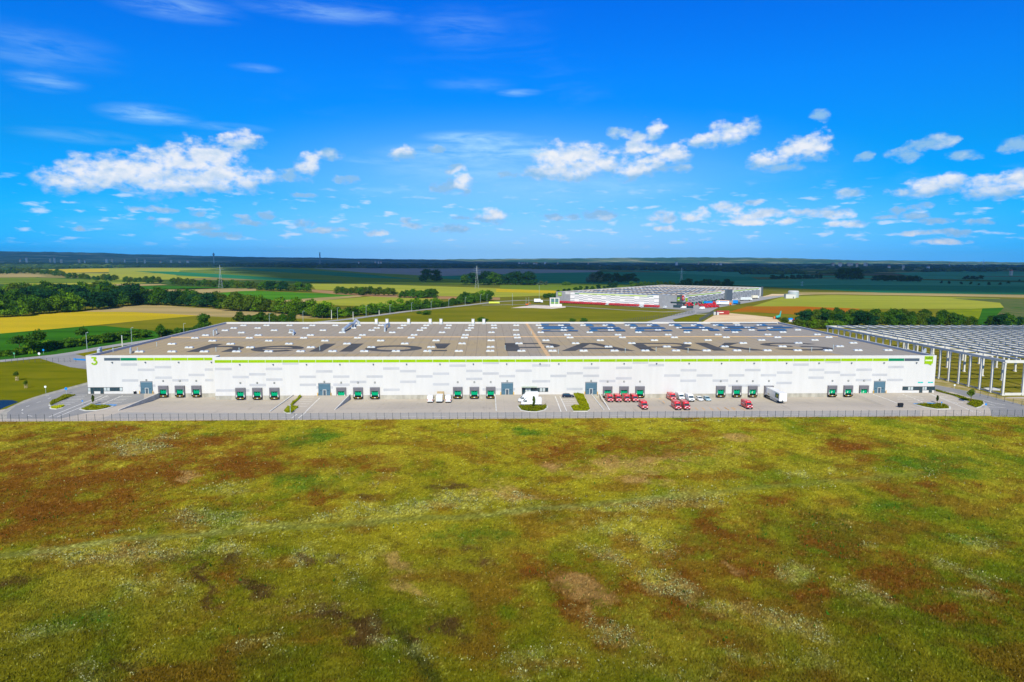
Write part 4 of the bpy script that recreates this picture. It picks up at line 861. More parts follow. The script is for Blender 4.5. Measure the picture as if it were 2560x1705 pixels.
M_rl = mat('roof_paint', (.098, .100, .105), .85, .15, .12); LT.build('roof_lettering', M_rl, WH); LT = MB()
yb2 = at(1500, 877.3, ZR)[1]; yt2 = at(1500, 857.3, ZR)[1]; hh = yt2-yb2
p0, p1 = rx_(1264, 870)[0], rx_(1402, 866)[0]
LT.poly([(p0, yb2), (p0+5.6, yb2), (p0+5.6, yt2), (p0, yt2)], zl); pc = p1-hh*.33
ringarc(LT, pc, yt2-hh*.32, p1-pc, hh*.32, 3.9, -90, 90, zl+.004); LT.poly([(p0+5.6, yt2-3.9), (pc, yt2-3.9), (pc, yt2), (p0+5.6, yt2)], zl+.008); LT.poly([(p0+5.6, yt2-hh*.64), (pc, yt2-hh*.64), (pc, yt2-hh*.64+3.9), (p0+5.6, yt2-hh*.64+3.9)], zl+.008)
a0, a1 = rx_(1403, 877.3)[0], rx_(1589, 877.3)[0]; ac = (a0+a1)/2
LT.poly([(a0, yb2), (a0+5.6, yb2), (ac+1.6, yt2), (ac-2.9, yt2)], zl); LT.poly([(a1-5.6, yb2), (a1, yb2), (ac+2.9, yt2), (ac-1.6, yt2)], zl+.004); LT.poly([(a0+5, yb2+hh*.20), (a1-5, yb2+hh*.20), (a1-7, yb2+hh*.38), (a0+7, yb2+hh*.38)], zl+.008)
r0, r1 = rx_(1606, 876.5)[0], rx_(1729, 864)[0]
LT.poly([(r0, yb2), (r0+5.4, yb2), (r0+5.4, yt2), (r0, yt2)], zl); rc = r1-hh*.33
ringarc(LT, rc, yt2-hh*.31, r1-rc, hh*.31, 3.9, -90, 90, zl+.004); LT.poly([(r0+5.4, yt2-3.9), (rc, yt2-3.9), (rc, yt2), (r0+5.4, yt2)], zl+.008); LT.poly([(r0+5.4, yt2-hh*.62), (rc, yt2-hh*.62), (rc, yt2-hh*.62+3.9), (r0+5.4, yt2-hh*.62+3.9)], zl+.008)
rl = rx_(1760, 876)[0]; LT.poly([(rl-6.2, yb2), (rl, yb2), (rc+3.2, yt2-hh*.56), (rc-3.2, yt2-hh*.56)], zl+.012)
k0, k1 = rx_(1783, 876)[0], rx_(1911, 874)[0]
LT.poly([(k0, yb2), (k0+5.4, yb2), (k0+5.4, yt2), (k0, yt2)], zl); LT.poly([(k0+4.5, yb2+hh*.34), (k0+10.5, yb2+hh*.54), (k1-1.6, yt2), (k1-8.2, yt2)], zl+.004); LT.poly([(k1-6.2, yb2), (k1+.2, yb2), (k0+11, yb2+hh*.62), (k0+6.2, yb2+hh*.50)], zl+.008)
s0, s1 = rx_(1925, 869)[0], rx_(2080, 870)[0]; sc_ = (s0+s1)/2; sr = (s1-s0)/2; q4 = hh*.25
ringarc(LT, sc_, yb2+q4+1.0, sr, q4+1.0, 4.0, -165, 80, zl); ringarc(LT, sc_, yt2-q4-1.0, sr, q4+1.0, 4.0, 15, 262, zl+.004)
LT.build('roof_lettering', M_rl, WH)
b = MB(); yl = 317.6
b.box(XL+.35, XR-.35, yl-.16, yl+.16, ZR+.005, ZR+.22)
jx0, jx1 = rx_(1371, 889.5)[0], rx_(1317, 810)[0]
b.add([(jx0-.75, D0+.35, ZR+.03), (jx0+.75, D0+.35, ZR+.03), (jx1+.75, DEP-.1, ZR+.03), (jx1-.75, DEP-.1, ZR+.03)], [(0, 1, 2, 3)])
b.build('roof_joint', mat('tan_membrane', (.68, .45, .23), .8, .12, .3), WH)
# the number 3 and the speech-bubble sign on the front
def zoomf(x0, y0, s, Y, pts): return [fac(x0+p[0]/s, y0+p[1]/s, Y) for p in pts]
b = MB(); Y3 = DL-.06
def upright(pts, w, Y, closed=False):
    n = len(pts)
    for i in range(n-1):
        p = Vector(pts[i]); r_ = Vector(pts[i+1]); d = (r_-p).normalized(); nn = Vector((-d.y, d.x))*w/2; p = p-d*w*.12; r_ = r_+d*w*.12; yy_ = Y-.012*(i % 3)
        b.add([((p-nn).x, yy_, (p-nn).y), ((r_-nn).x, yy_, (r_-nn).y), ((r_+nn).x, yy_, (r_+nn).y), ((p+nn).x, yy_, (p+nn).y)], [(0, 1, 2, 3)])
x0, zt3 = fac(200+335/11.775, 870+262/11.775, DL); x1, zb3 = fac(200+512/11.775, 870+493/11.775, DL); h3 = zt3-zb3; w3 = x1-x0; sw3 = h3*.20
upright([(x0+.05, zt3-sw3/2), (x1-.25, zt3-sw3/2)], sw3, Y3)
upright([(x1-.35, zt3-sw3*.6), (x0+w3*.42, zb3+h3*.56)], sw3, Y3-.04)
upright(arc(x0+w3*.46, zb3+h3*.335, w3*.46, h3*.335-sw3*.5+.05, 95, -155, 18), sw3, Y3-.08)
b.build('number_sign', M_lime, WH)
sx0, szt = fac(2260+1225/23.55, 870+480/23.55, D0); sx1, szb = fac(2260+1680/23.55, 870+930/23.55, D0); tipx, tipz = fac(2260+1590/23.55, 870+1020/23.55, D0)
pts = [(sx0, szb), (sx0+(sx1-sx0)*.45, szb), (tipx, tipz), (sx1-(sx1-sx0)*.15, szb+.04), (sx1, szb+.2), (sx1, szt), (sx0, szt)]
sg = MB().prof(pts, D0-.16, D0-.02, 0, 'y').build('bubble_sign', M_lime, WH)
def text(s, w, x, z, y, mt, parent, h=None, bold=.02):
    cu = bpy.data.curves.new('lettering', 'FONT'); cu.body = s; cu.size = 1; cu.offset = bold; cu.fill_mode = 'FRONT'
    o = bpy.data.objects.new('lettering', cu); COL.objects.link(o); bpy.context.view_layer.update()
    me = bpy.data.meshes.new_from_object(o.evaluated_get(bpy.context.evaluated_depsgraph_get())); bpy.data.objects.remove(o)
    xs = [v.co.x for v in me.vertices]; ysv = [v.co.y for v in me.vertices]; k = w/(max(xs)-min(xs)); kh = k if h is None else h/(max(ysv)-min(ysv))
    for v in me.vertices: v.co = ((v.co.x-min(xs))*k+x, y, (v.co.y-min(ysv))*kh+z)
    me.materials.clear(); me.materials.append(mt); ob = bpy.data.objects.new('lettering', me); COL.objects.link(ob); ob.parent = parent; return ob
text('hello!', (sx1-sx0)*.74, sx0+(sx1-sx0)*.13, szb+(szt-szb)*.66, D0-.172, mat('sign_dark', (.03, .09, .02), .5, .05, 1), sg, h=(szt-szb)*.24)
text('PARKS', (sx1-sx0)*.78, sx0+(sx1-sx0)*.11, szb+(szt-szb)*.37, D0-.172, M_paint, sg, h=(szt-szb)*.17, bold=.05)
# roof lights: rows of twin-lidded rooflights
SKY = []
def row(py, px0, sp, skip=()):
    x, y = at(px0, py, ZR); x0_ = x
    while x0_ > XL+4: x0_ -= sp
    k = 0; xx = x0_+sp
    while xx < XR-4:
        if abs(xx-((jx0+jx1)/2)) > .1 and not any(abs(xx-at(p_, py, ZR)[0]) < 3 for p_ in skip): SKY.append((xx, y))
        xx += sp
ZF = lambda x: 480+x/5.8875
row(880.2, ZF(185), 12.3); row(869.8, ZF(860), 24.4); row(861.0, ZF(572), 24.4); row(853.4, ZF(305), 24.4); row(846.0, ZF(850), 24.4)
row(839.2, ZF(205), 24.4); row(832.6, ZF(730), 24.4); row(827.0, ZF(490), 24.4); row(821.3, ZF(265), 12.3, skip=(ZF(1300), ZF(2000), 905, 960, 1300-0, 1480, 1640)); row(814.6, ZF(762), 12.3)
b = MB(); b.box(-1.6, 1.6, -.8, .8, 0, .26)
for s in (-1, 1):
    c = s*.84; b.add([(c-.74, -.76, .261), (c+.74, -.76, .261), (c+.74, .76, .261), (c-.74, .76, .261), (c-.5, -.45, .62), (c+.5, -.45, .62), (c+.5, .45, .62), (c-.5, .45, .62)], [(4,5,6,7),(0,1,5,4),(1,2,6,5),(2,3,7,6),(3,0,4,7)], 1)
M_dome = mat('rooflight_dome', (.52, .57, .61), .3, .08, 1, spec=.3)
SKY.sort(key=lambda p: p[1]); s0_ = None; rest = MB()
for i, (x, y) in enumerate(SKY):
    if i < 96:
        if s0_ is None: s0_ = b.build('rooflight', [M_concw, M_dome], WH, loc=(x, y, ZR+.002))
        else:
            o = s0_.copy(); COL.objects.link(o); o.location = (x, y, ZR+.002)
    else:
        base = len(rest.v); rest.v += [(v[0]+x, v[1]+y, v[2]+ZR+.002) for v in b.v]; rest.f += [tuple(base+j for j in f) for f in b.f]; rest.mi += b.mi
if rest.v: tag(rest.build('rooflights', [M_concw, M_dome], WH), kind='stuff')
# chimneys and vents standing along the rear parapet
M_vent = mat('vent_white', (.78, .78, .74), .5, .06, 1)
v0 = MB().box(-1.0, 1.0, -1.0, 1.0, 0, .5, 1).tube((0, 0, .5), (0, 0, 2.7), .85, .85, 14, 0).tube((0, 0, 2.7), (0, 0, 2.85), 1.0, 1.0, 14, 0)
vo = None
for x in (595, 752, 1070, 1388, 1545, 2017, 2175):
    p = at(840+x/5.8875, 810.0, ZR)
    if vo is None: vo = v0.build('roof_vent', [M_vent, M_metal], WH, loc=(p[0], p[1], ZR+.002))
    else:
        o = vo.copy(); COL.objects.link(o); o.location = (p[0], p[1], ZR+.002)
pp = None
for px, py in [(540,879),(598,880.5),(799.5,876),(1075,884),(1263,874),(1396,885),(1640,879),(1563,881.5),(1720,881.5),(1874,880.5),(2029,879),(2083,873),(392,866),(344,880),(598,838),(1328,836),(283,881)]:
    x, y = at(px, py, ZR)
    if pp is None: pp = MB().tube((0, 0, 0), (0, 0, 1.5), .11, .11, 8).tube((0, 0, 1.5), (0, 0, 1.75), .2, .16, 8).build('vent_pipe', M_pole, WH, loc=(x, y, ZR+.002))
    else:
        o = pp.copy(); COL.objects.link(o); o.location = (x, y, ZR+.002)
def duct(pts, r, label):
    b = MB(); P = [(*at(p[0], p[1], ZR), ZR+p[2]) for p in pts]
    for i in range(len(P)-1): b.tube(P[i], P[i+1], r, r, 10)
    b.tube((P[0][0], P[0][1], ZR+.003), P[0], r*1.1, r*1.1, 10); b.tube((P[-1][0], P[-1][1], ZR+.003), P[-1], r*1.1, r*1.1, 10)
    return tag(b.build('roof_duct', M_metal), label, 'duct')
duct([(858,830.0,1.2),(866,826,1.6),(876,820,2.2),(884,818,2.0)], .75, 'bent silver air duct near the rear edge of the roof, left of the white vents')
duct([(884,817,1.6),(890,812,2.6),(897,814,1.8)], .7, 'short fat silver duct at the rear roof edge beside the first white vent')
duct([(962,829,1.4),(963,822,2.2),(973,818,2.0)], .45, 'thin bent silver pipe on the roof between the white vents')
duct([(326,884,1.0),(327,880,1.6)], .3, 'small hooked silver pipe at the front left of the roof')
duct([(247,886.5,1.8),(252,884,2.2)], .5, 'white hooked duct at the front left corner of the roof')
duct([(534,839,2.3),(542,834,2.2)], .28, 'white angled pipe on the rear left part of the roof')
duct([(733,838,.6),(735,834,1.6),(725,832,1.5)], .35, 'white elbow pipe beside a rooflight on the rear of the roof')
duct([(2309,884,1.0),(2313,881,1.4)], .35, 'pale hooked pipe at the front right corner of the roof')
# solar fields
M_sol = mat('solar_cell', (.010, .040, .105), .3, .25, .12, spec=.25, stretch=(1, 3, 1))
M_sol2 = mat('solar_cell_light', (.018, .085, .165), .3, .2, .15, spec=.25)
ZS = lambda p: (1300+p[0]/5.8875, 790+p[1]/5.8875)
ZT = lambda p: (1660+p[0]/5.8875, 790+p[1]/5.8875)
def solar(z, rows, label):
    o = thing('solar_array', label, 'solar panels', (0, 0, 0), 0, 'solar arrays on the rear half of the roof')
    for k, r in enumerate(rows):
        b = MB(); P = [(*at(*z(p), ZR), ) for p in r]
        b.slab(P, ZR+.12, ZR+.30); bm_ = b.build('panel_row', M_sol2 if k % 3 == 1 else M_sol, o)
    return o
solar(ZS, [[(305,115),(735,115),(735,122),(305,122)],[(305,126),(420,126),(425,142),(308,142)],[(612,118),(735,118),(740,142),(625,142)],[(315,155),(755,155),(760,163),(320,163)],[(325,168),(775,168),(800,192),(410,198),(340,192)],[(318,218),(440,216),(445,229),(320,231)],[(705,206),(760,206),(775,216),(850,216),(855,229),(720,229)],[(445,225),(715,225),(715,230),(445,230)]], 'blue solar array just right of the tan roof joint')
solar(ZS, [[(945,115),(1360,115),(1365,122),(950,122)],[(950,128),(1060,128),(1090,155),(975,155)],[(1250,125),(1370,125),(1410,157),(1290,157)],[(1010,170),(1450,170),(1490,194),(1050,198)],[(1015,212),(1060,206),(1130,207),(1150,229),(1025,229)],[(1395,206),(1530,206),(1555,229),(1410,229)],[(1150,224),(1395,224),(1395,229),(1150,229)]], 'second solar array from the tan roof joint')
solar(ZS, [[(1535,113),(1945,113),(1950,121),(1540,121)],[(1580,128),(1690,128),(1740,157),(1625,157)],[(1900,125),(2010,125),(2065,157),(1940,157)],[(1670,170),(2110,170),(2145,190),(1720,196)],[(1690,206),(1820,206),(1840,228),(1700,228)],[(2100,212),(2220,212),(2245,227),(2110,227)],[(1840,222),(2100,222),(2100,228),(1840,228)]], 'third solar array from the tan roof joint')
solar(ZT, [[(70,112),(480,112),(485,118),(75,118)],[(105,125),(220,125),(270,155),(160,155)],[(420,122),(530,122),(590,155),(470,155)],[(190,168),(640,166),(730,192),(240,190)],[(280,212),(400,212),(420,225),(300,225)],[(640,202),(790,202),(825,222),(680,222)]], 'fourth solar array from the tan roof joint')
solar(ZT, [[(680,110),(1010,110),(1015,117),(690,117)],[(735,125),(850,125),(900,152),(790,152)],[(900,148),(1160,148),(1165,155),(910,155)],[(860,166),(1310,164),(1385,186),(910,188)],[(970,200),(1110,200),(1150,222),(990,222)],[(875,208),(960,208),(975,220),(890,220)]], 'fifth solar array from the tan roof joint')
solar(ZT, [[(1110,109),(1660,109),(1665,115),(1120,115)],[(1370,124),(1480,122),(1530,148),(1420,150)],[(1320,150),(1740,148),(1745,154),(1330,155)],[(1520,166),(1840,164),(1920,182),(1580,184)],[(1500,200),(1780,198),(1810,218),(1560,220)],[(1360,208),(1490,206),(1510,220),(1390,222)]], 'ragged solar array nearest the right edge of the roof')

field('front_lane', [(250,1046.5),(640,1047.5),(1280,1044.5),(1840,1040.5),(2300,1039.5),(2300,1026),(1840,1028),(1280,1031),(640,1033),(300,1031)], mat('lane_asphalt', (.44, .41, .36), .9, .12, .05, var2=(.37, .36, .34), stretch=(.4, 1.5, 1), detail=7), .008)
# ------------------------------------------------------------------ fences
def fence(name, label, p0, p1, step, h, rails=(.15, .5, .95), post_r=.045, keep=100, wires=True):
    o = thing(name, label, 'fence', (p0[0], p0[1], 0), math.atan2(p1[1]-p0[1], p1[0]-p0[0]))
    L = math.hypot(p1[0]-p0[0], p1[1]-p0[1]); n = int(L/step)
    b = MB()
    for k in rails: b.box(0, L, -.008, .008, h*k-.008, h*k+.008)
    if wires:
        x = 0
        while x < L: b.box(x, x+.006, -.014, -.009, .08, h*.97); x += .8
    b.build('mesh_panel', M_fence, o)
    order = sorted(range(n+1), key=lambda i: math.hypot(p0[0]+(p1[0]-p0[0])*i/n, p0[1]+(p1[1]-p0[1])*i/n))
    pb = MB().box(-post_r, post_r, -post_r, post_r, -.1, h+.1).box(-post_r*1.2, post_r*1.2, -post_r*1.2, post_r*1.2, h+.1, h+.13); first = None; rest = MB()
    for c, i in enumerate(order):
        x = L*i/n
        if c < keep:
            if first is None: first = pb.build('post', M_fence, o, loc=(x, 0, 0))
            else:
                q_ = first.copy(); COL.objects.link(q_); q_.parent = o; q_.location = (x, 0, 0)
        else:
            base = len(rest.v); rest.v += [(v[0]+x, v[1], v[2]) for v in pb.v]; rest.f += [tuple(base+j for j in f) for f in pb.f]; rest.mi += pb.mi
    if rest.v: tag(rest.build('posts', M_fence, o), kind='stuff')
    return o
fence('mesh_fence', 'long dark wire mesh fence along the near edge of the yard', (-146.5, FRONT-.15), (176, FRONT-.85), 2.5, 2.0, post_r=.045)
fence('mesh_fence', 'dark fence beside the country road at the far left lawn', at(-30, 907), at(190, 905), 2.6, 1.9)
fence('mesh_fence', 'dark fence along the rough grass below the far warehouse', at(1560, 806), at(1735, 783), 3.0, 2.6, post_r=.12)
fence('mesh_fence', 'dark fence between the small lawn and the sandy ground', at(1748, 805), at(1783, 784), 3.0, 2.8, post_r=.14)
fence('mesh_fence', 'thin pale fence on the sandy verge at the far right', at(2450, 991), at(2600, 1025), 3.2, 1.8)

# ------------------------------------------------------------------ the unfinished concrete hall on the right
FR = thing('unfinished_hall', 'unfinished open hall of white concrete columns and roof beams', 'hall', (0, 0, 0))
ZB = 12.1; ZT_ = 13.0; fx0 = 190.0; nx_ = 8; fxs = [fx0+23.5*i for i in range(nx_)]; gys = [260+11.3*i for i in range(9)]; fy0, fy1 = 240.5, 372.5
M_fr = mat('precast_concrete', (.62, .61, .57), .8, .08, .4); M_frg = mat('precast_grey', (.46, .49, .50), .8, .12, .4)
cl_ = MB().box(-.32, .32, -.32, .32, -.05, ZB-.9).taper((0, 0), .32, .32, ZB-.9, ZB-.02, 1.3).box(-.55, .55, -.55, .55, -.1, .4, 0)
c0 = None
def colm(x, y, mb_):
    global c0
    if c0 is None: c0 = mb_.build('column', M_fr, FR, loc=(x, y, 0)); return
    o = c0.copy(); COL.objects.link(o); o.location = (x, y, 0)
y = fy0
while y < fy1: colm(fx0, y, cl_); y += 5.95
for i, x in enumerate(fxs[1:]):
    for yy_ in [fy0]+gys[::1][::1 if i < 3 else 2]+[fy1]: colm(x, yy_, cl_)
for x in (fx0+7.5, fx0+15.5, fx0+31, fx0+39): colm(x, fy0, cl_)
b = MB(); b.box(fx0-.30, fx0+.30, fy0-.35, fy1+.35, ZB+.2, ZT_+.2); b.build('edge_beam', M_fr, FR)
for yy_, z1 in ((fy0, ZT_+.10), (fy1, ZT_+.15)):
    MB().box(fx0+.31, fxs[-1], yy_-.30, yy_+.30, ZB, z1).build('end_beam', M_fr, FR)
for yy_ in gys: MB().box(fx0+.31, fxs[-1], yy_-.22, yy_+.22, ZB-.15, ZT_).build('girder', M_fr, FR)
pb = MB().box(-.16, .16, 0, 11.0, 0, .62); p0_ = None; cnt = 0; restp = MB()
spans = []
edges = [fy0+.31]+gys+[fy1-.31]
for a, c in zip(edges[:-1], edges[1:]):
    x = fx0+5.9
    while x < fxs[-1]: spans.append((x, a, c)); x += 5.9
spans.sort(key=lambda s: s[0]**2+s[1]**2)
for i, (x, a, c) in enumerate(spans):
    if i < 96:
        MB().box(x-.17, x+.17, a+.01, c-.01, ZT_+.003, ZT_+.60).build('purlin', M_frg, FR)
    else: restp.box(x-.17, x+.17, a+.01, c-.01, ZT_+.003, ZT_+.60)
tag(restp.build('purlins', M_frg, FR), kind='stuff')
b = MB(); b.box(fx0-.15, fx0+.05, fy0+.7, fy1, -.05, .65); b.build('plinth_wall', M_shade, FR)
MB().box(fx0+.7, fxs[-1], fy0-.12, fy0+.10, -.05, .95).build('front_plinth', M_fr, FR)
tag(field('concrete_slab', [(2458,970),(2480,968),(2502,972),(2500,977),(2470,975)], M_concw, .03), kind='structure')

# ------------------------------------------------------------------ vehicles
def wheel(t, x, y, r, w, side):
    b = MB().tube((x-w/2, y, r), (x+w/2, y, r), r, r, 18); o = b.build('wheel', M_tyre, t)
    MB().tube((x+side*w*.5, y, r), (x+side*(w*.5+.012), y, r), r*.6, r*.58, 14).build('rim', M_rim, o)
import bmesh
def bevel(o, w=.06, seg=2):
    bm = bmesh.new(); bm.from_mesh(o.data); bmesh.ops.remove_doubles(bm, verts=bm.verts, dist=1e-4)
    es = [e for e in bm.edges if len(e.link_faces) == 2 and e.calc_face_angle(0) > .5]
    bmesh.ops.bevel(bm, geom=es, offset=w, segments=seg, affect='EDGES', profile=.6); bm.to_mesh(o.data); bm.free(); o.data.update(); return o
def van(label, paint, loc, rz, group, L=5.9, Hh=2.55, marks=True):
    "nose points to -Y of the van"
    t = thing('delivery_van', label, 'van', loc, rz, group); w = 1.0
    f = -L/2
    P = [(f, .42), (f-.02, .85), (f+.22, 1.12), (f+.75, 1.26), (f+1.32, 2.02), (f+1.75, Hh-.10), (f+2.3, Hh), (L/2-.06, Hh), (L/2, Hh-.25), (L/2, .40)]
    o = MB().prof(P, -w, w, 0, 'x').build('body', paint, t)
    for v in o.data.vertices:
        if v.co.z > 1.2: v.co.x *= 1-.085*(v.co.z-1.2)/1.4
    bevel(o, .09, 2)
    def yz(k, off=.0):
        (y0, z0), (y1, z1) = P[3], P[4]; return (y0+(y1-y0)*k, z0+(z1-z0)*k)
    (ya, za), (yb_, zb_) = yz(.10), yz(.93); nx2 = .028
    MB().add([(-.88, ya-.04, za+nx2), (.88, ya-.04, za+nx2), (.80, yb_-.04, zb_+nx2), (-.80, yb_-.04, zb_+nx2)], [(0, 1, 2, 3)]).build('windscreen', M_glass, t)
    for s in (-1, 1):
        q_ = [(s*1.003, f+.95, 1.30), (s*1.003, f+1.95, 1.30), (s*.955, f+1.95, 1.92), (s*.955, f+1.40, 1.92)]
        MB().add(q_ if s < 0 else q_[::-1], [(3, 2, 1, 0)]).build('side_window', M_glass, t)
        MB().box(s*.66-.22, s*.66+.22, f-.035, f+.10, .80, 1.04).build('headlight', M_lamp, t)
        mb_ = MB().box(s*1.05, s*1.22, f+.95, f+1.07, 1.25, 1.60); mb_.build('mirror', M_black, t)
        for yw in (f+1.0, L/2-1.05): wheel(t, s*.86, yw, .34, .24, s)
        MB().box(s*.80-.10, s*.80+.10, L/2-.005, L/2+.02, .75, 1.35).build('tail_light', mat('tail_light', (.45, .01, .01), .3, .05, 2), t)
        if marks:
            MB().add([(s*1.002, f+2.6, 1.35), (s*1.002, L/2-.7, 1.35), (s*.99, L/2-.7, 1.62), (s*.99, f+2.6, 1.62)], [(0, 1, 2, 3)]).build('side_lettering', mat('pale_lettering', (.72, .55, .55), .5, .1, 2), t)
    MB().box(-.95, .95, f-.07, f+.06, .26, .62).build('bumper', M_black, t)
    MB().box(-.42, .42, f-.04, f+.02, .80, .98).build('grille', M_black if paint is M_red else M_black, t)
    MB().box(-.27, .27, f-.085, f-.072, .42, .54).build('number_plate', M_plate, t)
    MB().add([(-.55, f+.28, 1.14+.02), (.55, f+.28, 1.14+.02), (.40, f+.62, 1.255), (-.40, f+.62, 1.255)], [(0, 1, 2, 3)]).build('bonnet_badge', mat('bonnet_white', (.75, .72, .70), .4, .05, 2), t) if paint is M_red else None
    if marks and paint is M_red: MB().box(-.42, .42, f+1.62, f+1.66, Hh-.27, Hh-.16).build('brow_lettering', M_paint, t)
    MB().box(-.012, .012, L/2+.001, L/2+.008, .45, 2.3).build('rear_door_seam', M_black, t)
    MB().box(-.92, .92, L/2-.02, L/2+.06, .30, .50).build('rear_bumper', M_black, t)
    return t
def car(label, paint, loc, rz, name='parked_car', group=None):
    t = thing(name, label, 'car', loc, rz, group); f = -2.15
    o = MB().prof([(f, .30), (f-.03, .62), (f+.15, .78), (f+1.0, .92), (2.0, .95), (2.15, .70), (2.12, .32)], -.88, .88, 0, 'x').build('body', paint, t); bevel(o, .07)
    c = MB().prof([(f+.95, .90), (f+1.75, 1.42), (f+2.9, 1.47), (1.72, 1.36), (2.08, .93)], -.80, .80, 0, 'x').build('cabin', paint, t)
    for v in c.data.vertices:
        if v.co.z > 1.2: v.co.x *= .84
    bevel(c, .05)
    MB().add([(-.72, f+1.02, .985), (.72, f+1.02, .985), (.62, f+1.66, 1.395), (-.62, f+1.66, 1.395)], [(0, 1, 2, 3)]).build('windscreen', M_glass, t)
    MB().add([(-.66, 2.06, 1.02), (.66, 2.06, 1.02), (.60, 1.79, 1.33), (-.60, 1.79, 1.33)], [(3, 2, 1, 0)]).build('rear_window', M_glass, t)
    for s in (-1, 1):
        MB().add([(s*.80, f+1.25, 1.0), (s*.80, 1.75, 1.0), (s*.70, 1.55, 1.36), (s*.70, f+1.80, 1.38)], [(0, 1, 2, 3)]).build('side_window', M_glass, t)
        MB().box(s*.62-.18, s*.62+.18, f-.03, f+.1, .58, .74).build('headlight', M_lamp, t)
        MB().box(s*.66-.16, s*.66+.16, 2.07, 2.155, .66, .82).build('tail_light', MATS['tail_light'], t)
        for yw in (f+.85, 1.3): wheel(t, s*.78, yw, .32, .2, s)
    MB().box(-.84, .84, f-.07, f+.04, .22, .46).build('bumper', M_black, t)
    MB().box(-.26, .26, f-.085, f-.071, .40, .51).build('number_plate', M_plate, t)
    return t
def pitz(x, y):
    for a, c, yy_ in pits:
        if a <= x <= c and y > YF: return -PD*min(1, (y-YF)/(D0-1.5-YF))
    return 0.0
def ground_at(px, py):
    z = 0.0
    for _ in range(6):
        x, y = at(px, py, z); z = pitz(x, y)
    return x, y, z
def put_van(px, py, label, paint, group, rz=0.0, **kw):
    x, y, z = ground_at(px, py); L = kw.get('L', 5.9)
    y2 = y+L/2; z2 = pitz(x, y2); t = van(label, paint, (x, y2, z2), rz, group, **kw)
    if abs(rz) < .2 or abs(rz-math.pi) < .2:
        sl = (pitz(x, y2+2)-pitz(x, y2-2))/4; t.rotation_euler = (math.atan(sl)*(1 if abs(rz) < .2 else -1), 0, rz)
    return t
gv = 'red delivery vans parked in the yard'
for k, p in enumerate([(1527, 1006), (1547.5, 1006), (1569.5, 1006), (1589.5, 1006)]):
    put_van(*p, 'red delivery van, %s in the row of four at the green docks' % ['first from the left', 'second from the left', 'third from the left', 'last on the right'][k], M_red, gv)
put_van(1613, 1025, 'red delivery van standing alone in front of the row of four', M_red, gv)
put_van(1684, 1002, 'red delivery van at the wall beside two white vans', M_red, gv)
put_van(1696.5, 1026, 'red delivery van, left of the front pair before the white vans', M_red, gv)
put_van(1718.5, 1026, 'red delivery van, right of the front pair before the white vans', M_red, gv)
put_van(1875, 1024, 'red delivery van standing alone in front of the white trailer', M_red, gv)
gw = 'white vans parked in the yard'
put_van(1705.5, 1001.5, 'white van between the red van at the wall and another white van', M_vanw, gw, marks=False)
put_van(1730, 1005, 'white van with dark grille beside the small white car', M_vanw, gw, marks=False)
put_van(1075, 1007.5, 'white van with its rear to the camera, left of the boxy truck', M_vanw, gw, math.pi, marks=False)
put_van(1120, 1007.5, 'white van with its rear to the camera, right of the boxy truck', M_vanw, gw, math.pi, marks=False)
for (pl_, pr_, py_, lab) in [(1303, 1354, 1014, 'front white van parked sideways behind the flower bed'), (1296, 1343, 1006.5, 'middle white van parked sideways behind the flower bed'), (1303, 1346, 999.5, 'rear white van parked sideways by the middle entrance')]:
    a = ground_at(pl_, py_); c = ground_at(pr_, py_); L = min(7.0, c[0]-a[0])
    van(lab, M_vanw, ((a[0]+c[0])/2, a[1]+1.0, 0), -math.pi/2, 'white vans by the middle entrance', L=L, Hh=2.7, marks=False)
# boxy truck seen from behind
x, y, z = ground_at(1098, 1007.5)
t = thing('box_truck', 'small white box truck backed up between two white vans', 'truck', (x, y+3.0, pitz(x, y+3.0)), math.pi)
bevel(MB().box(-1.1, 1.1, -1.0, 3.0, .75, 2.75).build('cargo_box', M_vanw, t), .05)
bevel(MB().prof([(-2.9, .5), (-2.95, 1.1), (-2.5, 1.3), (-1.9, 2.2), (-1.1, 2.3), (-1.1, .5)], -1.0, 1.0, 0, 'x').build('cab', M_vanw, t), .07)
MB().box(-.95, .95, 2.98, 3.012, .85, 2.65).build('rear_door', mat('truck_door', (.62, .65, .66), .5, .05, 1), t)
MB().box(-1.05, 1.05, 2.95, 3.15, .42, .60).build('rear_bumper', M_black, t)
MB().box(-.9, .9, -2.9, 2.9, .5, .74).build('chassis', M_black, t)
MB().add([(-.85, -2.40, 1.42), (.85, -2.40, 1.42), (.78, -1.94, 2.14), (-.78, -1.94, 2.14)], [(0, 1, 2, 3)]).build('windscreen', M_glass, t)
for s in (-1, 1):
    for yw in (-2.0, 1.8): wheel(t, s*.9, yw, .38, .26, s)
tx_ = thing('wooden_crate', 'tan slatted crate leaning at the wall behind the box truck', 'crate', (x-.1, D0-1.1, -PD+.02))
b = MB()
for k in range(7): b.box(-1.15, 1.15, -.55, .55, .05+k*.42, .38+k*.42)
b.build('slats', M_wood, tx_)
b = MB()
for sx_i in (-1, 1):
    for sy_i in (-1, 1): b.box(sx_i*1.17-.05, sx_i*1.17+.05, sy_i*.57-.05, sy_i*.57+.05, 0, 2.98)
b.build('corner_posts', M_wood, tx_)
P = ground_at(1753, 1003); car('small white car between the white van and the pale blue car', M_vanw, (P[0], P[1]+2.1, pitz(P[0], P[1]+2.1)), 0)
P = ground_at(1772, 1003); car('pale blue car parked right of the small white car', mat('pale_blue_paint', (.36, .52, .60), .3, .03, 1, coat=.4), (P[0], P[1]+2.1, pitz(P[0], P[1]+2.1)), 0)
P = ground_at(1420.5, 994.5); car('dark blue car parked sideways next to the tall green bed', mat('dark_blue_paint', (.015, .022, .045), .3, .03, 1, coat=.4), (P[0], P[1]+.85, 0), math.pi/2)
